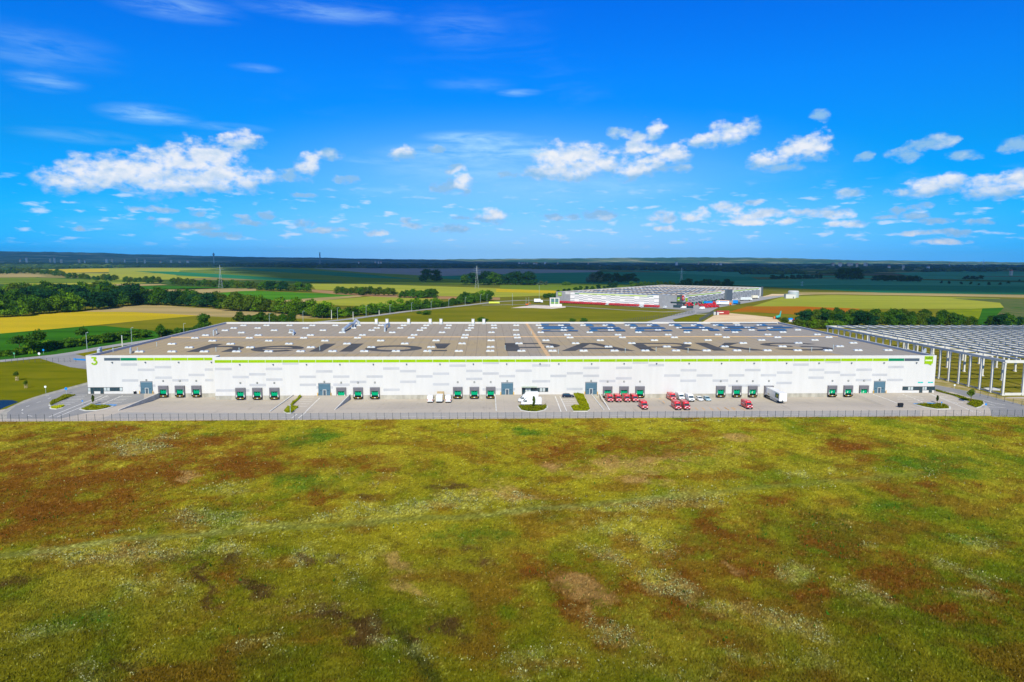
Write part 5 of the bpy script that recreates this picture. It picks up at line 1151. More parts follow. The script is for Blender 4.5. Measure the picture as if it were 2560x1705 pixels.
# trailer backed up to the dock
x, y, z = ground_at(1957.5, 1010); yr = D0-.75; L = yr-y
t = thing('semi_trailer', 'long white semi trailer with green panel backed into a dock', 'trailer', (x, 0, 0)); zt_ = pitz(x, (y+yr)/2)
xo = fac(1921, 975, D0)[0]-x
t.location = (x+xo*.5, (y+yr)/2, zt_); t.rotation_euler = (math.atan(-PD/(D0-YF))*.6, 0, math.atan2(-xo, L)*1.0)
l2 = L/2
bevel(MB().box(-1.28, 1.28, -l2, l2, 1.15, 3.95).build('cargo_box', M_vanw, t), .04)
MB().box(-.5, .5, -l2+.5, l2-.3, .85, 1.149).build('chassis', M_black, t)
for s in (-1, 1):
    MB().box(s*1.20-.03, s*1.20+.03, -l2+3.2, l2-5.0, .45, 1.05).build('side_guard', M_metal, t)
    MB().box(s*.7-.09, s*.7+.09, -l2+2.4, -l2+2.6, .03, 1.14).build('landing_leg', M_black, t)
    for yw in (l2-1.6, l2-2.9, l2-4.2): wheel(t, s*1.05, yw, .5, .36, s)
gp = MB().box(-1.296, -1.282, -l2+.9, -l2+4.6, 1.9, 3.5).build('green_panel', mat('panel_green', (.005, .10, .06), .4, .05, 1), t)
b = MB(); cx_, cz_ = -l2+2.2, 2.7
for (a, c) in (((.9, -.6), (.5, .55)), ((.5, .55), (.1, -.1)), ((.1, -.1), (-.3, .55)), ((-.3, .55), (-.7, -.6))):
    b.add([(-1.302, cx_-a[0]-.13+.2, cz_+a[1]), (-1.302, cx_-a[0]+.13+.2, cz_+a[1]), (-1.302, cx_-c[0]+.13+.2, cz_+c[1]), (-1.302, cx_-c[0]-.13+.2, cz_+c[1])], [(0, 1, 2, 3)])
b.build('yellow_emblem', mat('emblem_yellow', (.75, .60, .02), .4, .05, 1), gp)
MB().box(-1.29, -1.283, l2-4.6, l2-2.6, 1.5, 2.1).build('faded_lettering', mat('faded_yellow', (.72, .62, .38), .5, .1, 1), t)
MB().box(-1.29, -1.282, -l2+.2, l2-.2, 1.151, 1.30).build('side_rail', M_metal, t)
MB().box(.25, .60, -l2-.012, -l2-.001, 2.9, 3.2).build('front_plate', mat('front_plate_grey', (.6, .6, .62), .5, .05, 1), t)
MB().box(-.4, -.1, -l2-.25, -l2-.001, 1.25, 1.5).build('coupling_box', M_black, t)
# bins, signs, small things in the yard
x, y, z = ground_at(2253, 1019)
t = thing('waste_container', 'black waste container standing at the end of the white line on the right', 'waste container', (x, y+.5, 0))
bevel(MB().taper((0, 0), .68, .48, .25, 1.2, 1.12).build('bin', M_black, t), .04)
MB().prof([(-.56, 1.201), (-.56, 1.28), (0, 1.52), (.56, 1.28), (.56, 1.201)], -.78, .78, 0, 'x').build('lid', M_black, t)
for s in (-1, 1): MB().tube((s*.5, -.35, .12), (s*.5, -.2, .12), .12, .12, 8).build('wheel', M_tyre, t)
x, y = at(335.5, 985.5); t = thing('rubbish_bin', 'small black bin at the white wall left of the first sectional door', 'bin', (x, DL-.7, 0))
MB().tube((0, 0, .1), (0, 0, 1.1), .38, .42, 12).build('bin', M_black, t); MB().tube((0, 0, 1.101), (0, 0, 1.35), .44, .20, 12).build('lid', M_paint, t)
def sign(px, py, h, col, label, shape='disc', r=.36):
    x, y = at(px, py); t = thing('road_sign', label, 'road sign', (x, y, 0))
    MB().tube((0, .05, 0), (0, .05, h), .05, .05, 8).build('post', M_pole, t)
    if shape == 'disc': MB().tube((0, -.02, h-.1), (0, -.05, h-.1), r, r, 20).build('plate', col, t)
    else: MB().box(-r, r, -.05, -.02, h-.1-r, h-.1+r).build('plate', col, t)
    return t
M_sb = mat('sign_blue', (.01, .25, .75), .4, .05, 1); M_sw = mat('sign_white', (.75, .80, .82), .4, .05, 1); M_sr = mat('sign_red', (.6, .02, .02), .4, .05, 1)
sign(114.5, 983, 2.5, M_sw, 'white round road sign beside the road at the left lawn', r=.42)
sign(166, 984.5, 2.0, M_sb, 'blue round road sign at the kerb left of the number 3 building', r=.52)
sign(2464, 1019.5, 1.3, M_sb, 'blue round road sign at the tip of the long right planting bed', r=.36)
sign(206.5, 1011, 1.3, M_sb, 'small blue sign between parking lines left of the blue bays', 'sq', .24)
sign(2353.5, 1016, 1.5, M_sb, 'slim blue sign in the pointed right planting bed', 'sq', .22)
sign(2386, 971, 1.4, M_sw, 'pale round sign on the sandy verge at the right road', r=.36)
sign(98.5, 895, 2.3, M_sw, 'white round sign at the left country road junction', r=.6)
sign(109, 885, 2.2, M_sb, 'blue square sign behind the left country road junction', 'sq', .45)
sign(36, 895, 2.4, mat('sign_green', (.1, .4, .2), .4, .05, 1), 'green and white marker post by the far left road', 'sq', .4)
x, y = at(726, 1035); t = thing('lamp_post', 'short pale lamp post in the hockey stick planting bed', 'lamp post', (x, y, .1))
MB().tube((0, 0, 0), (0, 0, 2.6), .09, .07, 8).build('post', M_pole, t); MB().box(-.2, .2, -.2, .2, 2.6, 2.78).build('lamp_head', M_metal, t)
# ------------------------------------------------------------------ lamp posts and poles by the country road
def pole(px, py, h, label, r=.10, head=True, mt=None, name='street_lamp'):
    x, y = at(px, py); t = thing(name, label, 'street lamp' if head else 'pole', (x, y, 0), 0, None)
    MB().tube((0, 0, 0), (0, 0, h), r, r*.7, 8).build('pole', mt or M_pole, t)
    if head: MB().tube((0, 0, h-.05), (.9, -.5, h+.15), .06, .05, 6).build('arm', mt or M_pole, t); MB().box(.75, 1.55, -.75, -.35, h+.1, h+.26).build('lamp_head', M_metal, t)
    else: MB().tube((0, 0, h), (0, 0, h+.25), r*1.4, r*1.2, 8).build('cap', M_metal, t)
    return t
LPL = [(218, 877, 832, 1), (330, 861, 820, 1), (460.5, 845, 809, 1), (674, 812, 784, 1), (758, 812, 778, 1), (844, 800, 770, 1), (915.5, 791.5, 765, 1), (975, 784, 762, 1), (1029, 779.5, 757, 1), (1078, 774.5, 753, 1), (1122, 767, 748, 1), (1163, 765, 744, 1), (1201, 757.5, 737, 1), (1217.5, 754, 737, 1)]
for k, (px, py, top, hd) in enumerate(LPL):
    d = at(px, py)[1]; pole(px, py, (py-top)*d/F*1.0, 'slim grey green street lamp, %s from the left along the country road' % ordinal(k), .13)
for k, (px, py, top) in enumerate([(306, 866, 840), (727, 806, 793), (829, 798, 776), (883, 801, 780), (898, 788, 768), (948, 787, 776)]):
    d = at(px, py)[1]; pole(px, py, (py-top)*d/F, 'thick white pole, %s from the left beside the country road' % ordinal(k), .28, False, mat('white_pole', (.72, .72, .62), .5, .06, 1), 'marker_pole')
for k, (px, py, top) in enumerate([(1281, 764, 734), (1315, 762, 745), (1322, 760, 744), (1348, 748, 714)]):
    d = at(px, py)[1]; pole(px, py, (py-top)*d/F, 'thin mast, %s from the left before the gravel pad' % ordinal(k), .14, False, None, 'thin_mast')
# ------------------------------------------------------------------ power pylons and far masts
def pylon(px, py, top, label, w=6.5):
    x, y = at(px, py); h = (py-top)*y/F; t = thing('power_pylon', label, 'pylon', (x, y, 0), .15)
    b = MB(); L = [(0, w/2), (.45, w*.22), (.72, w*.13), (1, w*.03)]
    for s in (-1, 1):
        for q_ in (-1, 1):
            for (a, wa), (c, wc) in zip(L[:-1], L[1:]): b.tube((s*wa, q_*wa, a*h), (s*wc, q_*wc, c*h), .10, .08, 4)
    for k in range(9):
        a, c = k/9*.95, (k+1)/9*.95; wa, wc = np.interp(a, [l[0] for l in L], [l[1] for l in L]), np.interp(c, [l[0] for l in L], [l[1] for l in L])
        for q_ in (-1, 1): b.tube((-wa, q_*wa, a*h), (wc, q_*wc, c*h), .035, .035, 3); b.tube((wa, q_*wa, a*h), (-wc, q_*wc, c*h), .035, .035, 3)
    b.build('lattice_tower', M_metal, t)
    for k, (zz, ww) in enumerate(((.70, 1.25), (.80, 1.0), (.90, .75))): MB().tube((-w*ww, 0, zz*h), (w*ww, 0, zz*h), .09, .09, 4).build('cross_arm', M_metal, t)
    return t
pylon(552, 721, 664, 'tall grey lattice pylon above the left tree rows'); pylon(1192, 721, 665, 'tall pale lattice pylon beside the dark tree clump')
pylon(1703, 716, 669, 'grey lattice pylon rising behind the far warehouse roof'); pylon(2005, 715, 703, 'small pylon in the green field right of the far warehouse', 4)
def far(px, dist): d = ray(px, 700); d = d/np.hypot(d[0], d[1]); return d[0]*dist, d[1]*dist
x, y = far(537, 6400); t = thing('water_tower', 'slim water tower with a round tank on the left horizon', 'water tower', (x, y, 0))
h = fac(537, 632, y)[1]; MB().tube((0, 0, 0), (0, 0, h*.72), 3.2, 2.4, 10).build('shaft', M_pole, t); MB().tube((0, 0, h*.72), (0, 0, h*.86), 3, 9, 12).tube((0, 0, h*.86), (0, 0, h), 9, 4, 12).build('tank', mat('tank_blue', (.2, .3, .36), .5, .05, .1), t)
x, y = far(801.5, 6000); t = thing('chimney', 'tall thin factory chimney on the left horizon', 'chimney', (x, y, 0)); h = fac(801, 632, y)[1]
MB().tube((0, 0, 0), (0, 0, h), 5.5, 4.2, 12).build('stack', mat('chimney_grey', (.16, .2, .22), .7, .1, .1), t); MB().tube((0, 0, h), (0, 0, h+3), 4.8, 4.8, 12).build('rim', M_slate, t)
x, y = far(2455, 9000); t = thing('wind_turbine', 'white wind turbine on the right horizon', 'wind turbine', (x, y, 0)); h = fac(2455, 654.5, y)[1]
MB().tube((0, 0, 0), (0, 0, h), 3.2, 2.2, 8).build('tower', M_white, t)
b = MB()
for k in range(3): a = R(90+120*k); b.prof([(0, h-2), (math.cos(a)*22, h+math.sin(a)*22), (math.cos(a)*22+2, h+math.sin(a)*22+2), (3, h+2)], -5, -3, 0, 'y')
b.build('rotor_blades', M_white, t)
x, y = far(2370, 7000); t = thing('radio_mast', 'red and white radio mast on the right horizon', 'mast', (x, y, 0)); h = fac(2370, 656, y)[1]+2
MB().tube((0, 0, 0), (0, 0, h*.5), 3, 2.4, 8).build('lower_mast', M_white, t); MB().tube((0, 0, h*.5), (0, 0, h), 2.4, 1.6, 8).build('upper_mast', mat('mast_red', (.5, .1, .06), .6, .1, .1), t)

# ------------------------------------------------------------------ the far warehouse
C_ = np.array(at(1690, 769.3)); Lp = np.array(at(1391.5, 755.6)); Rp = np.array(at(1910, 741.0))
uL = (Lp-C_); lenL = np.linalg.norm(uL); uL = uL/lenL; uR = np.array([-uL[1], uL[0]])
if np.dot(uR, Rp-C_) < 0: uR = -uR
lenR = float(np.dot(Rp-C_, uR)); rotF = math.atan2(-uL[1], -uL[0])
FW = thing('far_warehouse', 'far grey roofed warehouse with white and slate chequered walls', 'warehouse', (C_[0], C_[1], 0), rotF)
# local axes: +x runs from the left end to the corner (corner at x = 0), +y runs back along the right-hand wall
hF = 12.2; lx = -lenL
b = MB(); b.box(lx, 0, 0, .4, 0, hF); b.box(-.4, 0, .4, lenR, 0, hF); b.box(lx, lx+.4, .4, lenR, 0, hF); b.box(lx, 0, lenR, lenR+.4, 0, hF); b.build('wall', mat('far_white', (.80, .79, .77), .5, .04, .2), FW)
MB().add([(lx+.4, .4, hF-.5), (-.4, .4, hF-.5), (-.4, lenR, hF-.5), (lx+.4, lenR, hF-.5)], [(0, 1, 2, 3)]).build('roof', mat('far_roof', (.40, .33, .25), .9, .2, .03), FW)
b = MB(); b.box(lx-.1, .1, -.1, .5, hF, hF+.15); b.box(-.5, .1, .5, lenR, hF, hF+.15); b.box(lx-.1, .1, lenR-.1, lenR+.5, hF, hF+.15); b.box(lx-.1, lx+.5, .5, lenR, hF, hF+.15); b.build('parapet_coping', M_paint, FW)
fL = lambda px: float(np.dot(np.array(fac_line(px))-C_, -uL))
def fac_line(px):
    "where the sight line over px meets the front wall line"
    d = ray(px, 760)[:2]; A = np.array([[d[0], -uL[0]], [d[1], -uL[1]]]); s = np.linalg.solve(A, C_); return s[0]*d
def fR(px):
    d = ray(px, 750)[:2]; A = np.array([[d[0], -uR[0]], [d[1], -uR[1]]]); s = np.linalg.solve(A, C_); return float(s[1])
xg0, xg1, xw0, xw1 = fL(1391.5), fL(1414), fL(1425.5), fL(1648)
M_mg = mat('mid_grey_cladding', (.30, .31, .33), .5, .08, .3); MB().box(xg0-.6, xw0, -.6, -.02, 0, hF+.5).build('grey_cladding', M_mg, FW); MB().box(xw1, .62, -.6, -.02, 0, hF+.8).build('grey_cladding', M_mg, FW)
MB().box(xg1, xw0-.2, -.66, -.601, hF-2.2, hF+.3).build('white_panel', M_white, FW)
yd = fR(1704.5); MB().box(.02, .62, -.02, yd, 0, hF+.8).build('shaded_corner_cladding', mat('shaded_grey_cladding', (.10, .115, .13), .5, .08, .3), FW)  # side face of the grey corner, its shade put into a darker colour
b = MB(); b.box(xw0+12, xw1-14, -.06, -.01, hF-1.55, hF-.65); y1_, y2_ = fR(1722), fR(1802); b.box(.01, .06, y1_, y2_, hF-1.6, hF-.6); b.box(.01, .06, fR(1833), fR(1896), hF-1.6, hF-.6); b.build('lime_stripe', mat('far_lime', (.36, .55, .003), .45, .05, .2), FW)
b = MB(); b.box(xw0+6, xw0+11.9, -.06, -.01, hF-1.5, hF-.7); b.box(xw1-13.9, xw1-7, -.06, -.01, hF-1.5, hF-.7); b.box(.01, .06, fR(1714), y1_-.1, hF-1.6, hF-.6); b.build('dark_green_stripe', M_dgreen, FW)
b = MB(); n = 19; w = (xw1-xw0)/n
for k in range(n):
    for j in range(5):
        z = .6+j*2.1+(0, .75, 1.4, .35)[k % 4]
        if z < hF-2.3 and (j+k*2) % 7 != 3: b.box(xw0+k*w, xw0+(k+1)*w, -.04, -.01, z, z+.75)
b.build('panel_pattern', mat('panel_grey', (.33, .37, .40), .5, .06, .3), FW)
b = MB(); cw = (fR(1811)-yd)/14.5; y = yd+.5; k = 0
while y < lenR-cw:
    for j in range(6):
        z = .8+j*1.6+(.8 if k % 2 else 0)
        if z < hF-2.6: b.box(.01, .05, y, y+cw*.95, z, z+.95)
    y += cw; k += 1
b.build('slate_pattern', mat('panel_slate', (.035, .05, .075), .5, .06, .3), FW)
MB().box(.06, 2.2, fR(1811), fR(1826), 0, hF+1.5).build('slate_tower', mat('tower_slate', (.115, .14, .165), .5, .08, .3), FW)
MB().box(.06, 1.2, fR(1904.5), lenR+.6, 0, hF+.9).build('end_tower', MATS['tower_slate'], FW)
b = MB(); b.box(xw1+13, xw1+37, -.66, -.602, 4.6, 6.2); b.box(.03+.6, .68, 1.5, yd-1.5, 4.6, 6.2); o = b.build('office_window', M_black, FW); MB().box(xw1+15, xw1+29, -.69, -.661, 4.75, 6.05).box(.681, .70, 2, yd-2, 4.75, 6.05).build('pane', M_glass, o)
MB().box(xw1+30, xw1+36, -.69, -.661, 4.75, 6.05).build('red_window_sign', M_red, FW)
MB().box(xw1+16, xw1+24, -.66, -.602, .1, 2.9).build('entrance_glass', M_glass, FW); MB().box(xw1+28, xw1+38, -.66, -.602, .1, 2.9).build('entrance_glass', M_glass, FW)
def signf(x0, x1, z0, z1, nm, mt, face='L'):
    o = MB().prof([(x0, z0), ((x0+x1)/2, z0), (x0+(x1-x0)*.75, z0-(z1-z0)*.16), (x1, z0), (x1, z1), (x0, z1)], -.95, -.61, 0, 'y').build(nm, mt, FW) if face == 'L' else MB().box(.63, .95, x0, x1, z0, z1).build(nm, mt, FW)
    return o
s_ = signf(xg0+2.2, xg0+7.2, hF-4.2, hF-.4, 'bubble_sign', M_lime); MB().box(xg0+2.7, xg0+6.7, -1.0, -.951, hF-2.7, hF-2.0).build('sign_lettering', M_paint, s_)
MB().box(xw1+29.5, xw1+31.5, -.95, -.61, 7.2, 10.6).build('lime_sign', M_lime, FW)
s_ = MB().box(.63, .95, 1.5, yd*.5, 6.6, 10.8).build('lime_sign', M_lime, FW); MB().box(.951, 1.0, 2, yd*.5-.6, 8.0, 8.9).build('sign_lettering', M_paint, s_)
s_ = MB().tube((.64, yd+1.5, 9.6), (1.2, yd+1.5, 9.6), 2.7, 2.7, 24).build('round_red_sign', M_red, FW); MB().box(1.21, 1.26, yd-.6, yd+3.6, 9.2, 10.0).build('sign_lettering', M_paint, s_)
for k in range(22):
    y = yd+4+k*6.2; MB().box(.06, .7, y, y+2.6, .2, 3.4).build('dock_shelter', M_dockgreen if k % 4 == 1 else M_black, FW)
sk2 = []
for i in range(24):
    for j in range(10):
        x = lx+6+(i+.5*(j % 2))*(lenL-10)/24; y = 8+j*(lenR-14)/10
        if x < -3: sk2.append((x, y))
sk2.sort(key=lambda p: -p[0]*0+p[1]); b = MB(); r0_ = None; rest = MB()
for i, (x, y) in enumerate(sk2):
    if i < 96:
        if r0_ is None: r0_ = MB().taper((0, 0), 1.6, .9, 0, .40, .7).build('rooflight', M_concw, FW, loc=(x, y, hF-.5))
        else:
            o = r0_.copy(); COL.objects.link(o); o.location = (x, y, hF-.5)
    else: rest.taper((x, y), 1.6, .9, hF-.5, hF-.10, .7)
tag(rest.build('rooflights', M_concw, FW), kind='stuff')
b = MB()
for i in range(9):
    for j in range(5):
        x = lx+14+i*13.5; y = 8+j*(lenR*.78)/5+6
        MB().box(x, x+9, y, y+lenR*.05, hF-.35, hF-.15).build('solar_row', M_sol2, FW)
# the row of red vans along the far front, each a vehicle of its own
def farvan(name='parked_red_van', paint=None, label=None, cat='van'):
    b = MB(); b.prof([(-2.7, .4), (-2.75, 1.0), (-2.2, 1.2), (-1.5, 2.0), (-1.1, 2.4), (2.75, 2.45), (2.75, .4)], -1.0, 1.0, 0, 'x')
    b.add([(-.85, -2.14, 1.27), (.85, -2.14, 1.27), (.8, -1.56, 1.97), (-.8, -1.56, 1.97)], [(0, 1, 2, 3)], 1); b.box(-.95, .95, -2.85, -2.76, .3, .65, 2)
    b.box(-.5, .5, -2.30, -2.26, 1.0, 1.2, 3)
    for s in (-1, 1):
        for y in (-1.7, 1.7): b.tube((s*.8, y, .34), (s*1.02, y, .34), .34, .34, 8, 2)
    return b.build(name, [paint or M_red, M_glass, M_black, M_paint])
fv = farvan(); first = True; order_ = []
def toW(x, y): return (C_[0]+x*(-uL[0])+y*uR[0], C_[1]+x*(-uL[1])+y*uR[1])
xs_v = []; x = fL(1400)
while x < fL(1658):
    px_ = pix(*toW(x, -9))[0]
    if not (1515 < px_ < 1522 or 1597 < px_ < 1609): xs_v.append(x)
    x += 2.95
for k, x in enumerate(xs_v):
    o = fv if k == 0 else fv.copy()
    if k: COL.objects.link(o)
    X, Y = toW(x, -9+RNG.uniform(-.5, .5)); o.location = (X, Y, .05); o.rotation_euler = (0, 0, rotF+RNG.uniform(-.03, .03)); 
    tag(o, 'small red van, %s from left in the line before the far warehouse' % ordinal(k), 'van', 'red vans lined up before the far warehouse')
wv = farvan('parked_white_van', M_vanw)
for k, (px, py, lab, rz) in enumerate([(1518.5, 763, 'white van in the gap of the red van line before the far warehouse', 0), (1602, 768.5, 'white van in the second gap of the red van line at the far wall', 0), (1662.5, 771, 'white van at the right end of the red van line', 0), (1755, 773, 'white van parked in front of the red vans at the far yard', -1.3), (1605, 769.5, 'white van half hidden at the second gap of the red line', .1), (1709, 771, 'pale low van by the dark corner of the far warehouse', -1.4)]):
    o = wv if k == 0 else wv.copy()
    if k: COL.objects.link(o)
    X, Y = at(px, py); o.location = (X, Y, .06); o.rotation_euler = (0, 0, rotF+rz); tag(o, lab, 'van', 'white vans at the far warehouse')
rr = random.Random(3); spots = []
for k in range(7): spots.append((1713+k*7.5, 766.5-k*1.2))
for k in range(6): spots.append((1752+k*6.5, 766.0-k*.6))
for k in range(4): spots.append((1766+k*9, 769.5-k*.4))
for k, (px, py) in enumerate(spots):
    o = fv.copy(); COL.objects.link(o); X, Y = at(px, py); o.location = (X, Y, .06); o.rotation_euler = (0, 0, rotF+(1.57 if k < 7 else rr.choice([.9, 1.2, -2.0])))
    tag(o, 'small red van, %s from the left %s' % ((ordinal(k), 'along the chequered side wall of the far warehouse') if k < 7 else (ordinal(k-7), 'in the open yard row before the far warehouse') if k < 13 else (ordinal(k-13), 'nearest in the far warehouse yard')), 'van', 'red vans in the far warehouse yard')
def lorry(pa, pb_, label, box, cabm, hgt_=3.9, wide=2.5):
    a = np.array(at(*pa)); c = np.array(at(*pb_)); L = np.linalg.norm(c-a); L = max(L, 8.0); t = thing('articulated_lorry', label, 'lorry', ((a[0]+c[0])/2, (a[1]+c[1])/2, .06), math.atan2(c[1]-a[1], c[0]-a[0]))
    l = L/2
    MB().box(-l, l-2.6, -wide/2, wide/2, 1.1, hgt_).build('cargo_box', box, t)
    o = MB().prof([(l-2.3, .5), (l-2.3, 3.3), (l-.5, 3.2), (l, 1.9), (l, .5)], -1.2, 1.2, 0, 'y').build('cab', cabm, t)
    MB().box(l-.2, l+.03, -1.0, 1.0, 1.95, 2.6).build('windscreen', M_glass, t); MB().box(-l+.3, l-.4, -.5, .5, .6, 1.05).build('chassis', M_black, t)
    for xw in (-l+1.2, -l+2.5, -l+3.8, l-1.2, l-3.4):
        MB().tube((xw, -1.25, .5), (xw, 1.25, .5), .5, .5, 10).build('wheel_axle', M_tyre, t)
    return t, l
t, l = lorry((1791, 762.5), (1829, 763.5), 'white trailer with orange top edge and blue writing by the slate tower', M_vanw, mat('orange_paint', (.75, .2, .02), .4, .05, 1), 5.0)
MB().box(-l, l-2.6, -1.27, 1.27, 5.001, 5.35).build('orange_edge', MATS['orange_paint'], t); MB().box(-l+3.5, l-4.2, -1.29, -1.26, 3.6, 4.2).box(-l+1, -l+2.2, -1.29, -1.26, 3.0, 4.2).build('blue_lettering', mat('lorry_blue', (.03, .2, .6), .4, .05, 1), t)
lorry((1850, 752), (1879, 751.5), 'grey white lorry with its cab to the right at the far docks', mat('lorry_grey', (.62, .66, .66), .5, .06, .5), M_vanw, 4.4)
lorry((1880, 747), (1896, 746.5), 'cream lorry backed up near the right end of the far warehouse', mat('lorry_cream', (.75, .70, .55), .5, .06, .5), M_vanw, 4.4)
lorry((1740, 759), (1788, 761), 'long flat blue lorry behind the red vans in the far yard', M_sb, M_red, 3.2)
lorry((1335, 757), (1357, 757), 'white lorry trailer on the road left of the far warehouse', M_vanw, M_vanw, 4.6)
t, l = lorry((1833, 760.5), (1850, 761), 'blue covered truck beside the orange cab in the far yard', M_sb, M_slate, 4.6)
X, Y = at(1806, 786.5); t = thing('shipping_container', 'rust red shipping container at the edge of the sandy ground', 'container', (X, Y, .05), .1)
b = MB().box(-6.1, 6.1, -1.2, 1.2, .1, 3.6)
for k in range(24): b.box(-6.0+k*.5, -5.75+k*.5, -1.28, -1.201, .3, 3.4)
b.build('body', mat('container_red', (.36, .05, .045), .6, .12, .8), t); MB().box(-3.6, .6, -1.31, -1.281, 1.6, 2.3).build('lettering', M_paint, t); MB().box(6.101, 6.16, -1.1, 1.1, .2, 3.4).build('end_door', mat('container_door', (.3, .04, .04), .6, .12, .8), t)
for k, px in enumerate((1786, 1794)):
    X, Y = at(px, 787.5); t = thing('site_cabin', 'white gate cabin, %s of two beside the rust red container' % ('left' if k == 0 else 'right'), 'cabin', (X, Y, .05)); MB().box(-.9, .9, -.9, .9, 0, 2.6).build('body', M_white, t); MB().box(-1.05, 1.05, -1.05, 1.05, 2.6, 2.75).build('roof', M_metal, t); MB().box(-.4, .4, -.93, -.901, .1, 2.0).build('door', M_grey, t)
X, Y = at(1757, 786); t = thing('sliding_gate', 'grey sliding gate across the access road of the far warehouse', 'gate', (X, Y, .05), .05); b = MB()
for k in range(26): b.box(-6+k*.48, -5.9+k*.48, -.04, .04, .2, 2.0)
b.build('bars', M_slate, t); MB().box(-6.1, 6.4, -.06, .06, .02, .199).build('base_rail', M_concw, t); MB().box(-6.1, 6.4, -.06, .06, 2.001, 2.12).build('top_rail', M_slate, t)
X, Y = at(1983, 743.5); t = thing('water_tank', 'silver round water tank beside a white block right of the far warehouse', 'tank', (X, Y, .05)); MB().tube((0, 0, 0), (0, 0, 8), 7, 7, 28).build('shell', M_metal, t); MB().tube((0, 0, 8.001), (0, 0, 9.0), 7.15, 6.0, 28).build('roof', M_white, t)
X, Y = at(1967.5, 745); t = thing('pump_house', 'small white flat roofed building before the silver tank', 'building', (X, Y-8, .05)); MB().box(-6.5, 6.5, -3, 3, 0, 5.3).build('wall', M_white, t); MB().box(-6.7, 6.7, -3.2, 3.2, 5.301, 5.6).build('roof', M_grey, t); MB().box(3, 4.2, -3.05, -3.001, .1, 2.2).build('door', M_slate, t)
X, Y = at(1386, 766); t = thing('control_tower', 'small glass and white concrete gatehouse on the white gravel', 'gatehouse', (X, Y, .06)); M_tow = mat('gatehouse_green_glass', (.10, .20, .20), .15, .1, 1, spec=.7)
b = MB()
for s in (-1, 1): b.box(s*4.5-.5, s*4.5+.5, -3, 3, 0, 8.5)
b.box(-5, 5, -3, 3, 8.501, 9.2); b.box(-.4, .4, -3.02, -2.6, 0, 8.5); b.build('frame', M_concw, t); MB().box(-3.99, 3.99, -2.5, 2.5, .1, 8.4).build('glazing', M_tow, t); MB().box(-5, 7.5, -4.5, -3.1, 0, 2.8).build('porch', M_concw, t); MB().box(-3.9, 3.9, -2.6, -2.51, 3.4, 4.3).build('lime_strip', M_lime, t)
X, Y = at(1317, 764); t = thing('mini_excavator', 'small orange digger at the left end of the white gravel', 'digger', (X, Y, .06)); MB().box(-1.6, 1.6, -1, 1, 0, .8).build('tracks', M_black, t); MB().box(-1.4, 1.4, -.9, .9, .801, 2.0).build('engine_body', mat('digger_orange', (.7, .16, .02), .5, .1, 1), t); MB().box(-.6, .7, -.8, .8, 2.001, 3.4).build('cab', M_glass, t); MB().tube((1.2, 0, 1.6), (3.2, 0, 3.4), .22, .18, 6).tube((3.2, 0, 3.4), (4.3, 0, 1.2), .18, .15, 6).build('boom', MATS['digger_orange'], t)
X, Y = at(1235.5, 760); t = thing('yellow_banner', 'yellow green banner on two posts by the bend of the country road', 'banner', (X, Y, .05)); MB().box(-6, 6, -.06, .06, .8, 2.6).build('panel', mat('banner_yellow', (.65, .72, .10), .6, .05, .5), t)
for s in (-1, 1): MB().box(s*5.5-.1, s*5.5+.1, .061, .2, 0, 2.7).build('post', M_pole, t)
X, Y = at(1944, 798); t = thing('concrete_mixer', 'turquoise silo trailer tilted up on the sandy ground', 'silo trailer', (X, Y, .06)); MT = mat('turquoise_paint', (.04, .42, .40), .45, .06, .5); MB().tube((-1.5, 0, 1.6), (2.0, 0, 2.6), 1.2, .9, 14).build('drum', MT, t); MB().tube((1.6, 0, 2.4), (2.6, 0, 7.0), .7, .35, 10).build('chute', MT, t); MB().box(-2.6, 2.2, -1, 1, .5, 1.0).build('chassis', M_black, t); MB().box(-3.6, -2.4, -1, 1, .5, 2.2).build('cab', mat('mixer_orange', (.7, .2, .05), .5, .06, 1), t)
for k, (px, py, mt_, lab) in enumerate([(1976, 804, M_sb, 'blue and white sheeted load left behind the trees at the sand'), (1988, 806, M_sr, 'red and white machine between the trees at the sand'), (1995, 803, M_sb, 'blue covered load right behind the trees at the sand')]):
    X, Y = at(px, py); t = thing('covered_load', lab, 'load', (X, Y, .06)); MB().taper((0, 0), 2.2, 1.6, 0, 1.6, .9).build('load_base', M_white, t); MB().taper((0, 0), 2.1, 1.5, 1.601, 2.9, .5).build('load_cover', mt_, t)
# the settlement at the foot of the hills
hm = [mat('house_white', (.50, .48, .45), .7, .1, .1), mat('house_cream', (.44, .38, .30), .7, .1, .1)]; rf = [mat('roof_red', (.36, .12, .07), .8, .15, .1), mat('roof_brown', (.20, .13, .10), .8, .15, .1), mat('roof_grey', (.30, .32, .34), .8, .1, .1)]
HS = [(140,645.5),(157,650),(215,651),(201,650),(270,649),(284,648),(315,649),(346,647),(365,649),(404,654),(430,651.5),(452,653.5),(472,652.5),(130,648),(70,645),(55,649),(640,661.5),(652,662.5),(898,655),(939,654.5),(947,654),(953,655),(1298,657),(1305,656.5),(1311,657),(1318,657.5),(1335,657),(1341,657.5),(1362,656),(1394,655.5),(1470,658),(1500,667),(1780,659),(1790,660.5),(1800,660),(2080,659),(2098,659),(2120,659),(2128,659.5),(2140,660),(2160,659),(2165,659.5),(2220,667),(2256,666.5),(2318,667),(2526,680),(1690,656),(1745,655),(1640,657)]
hl = {}
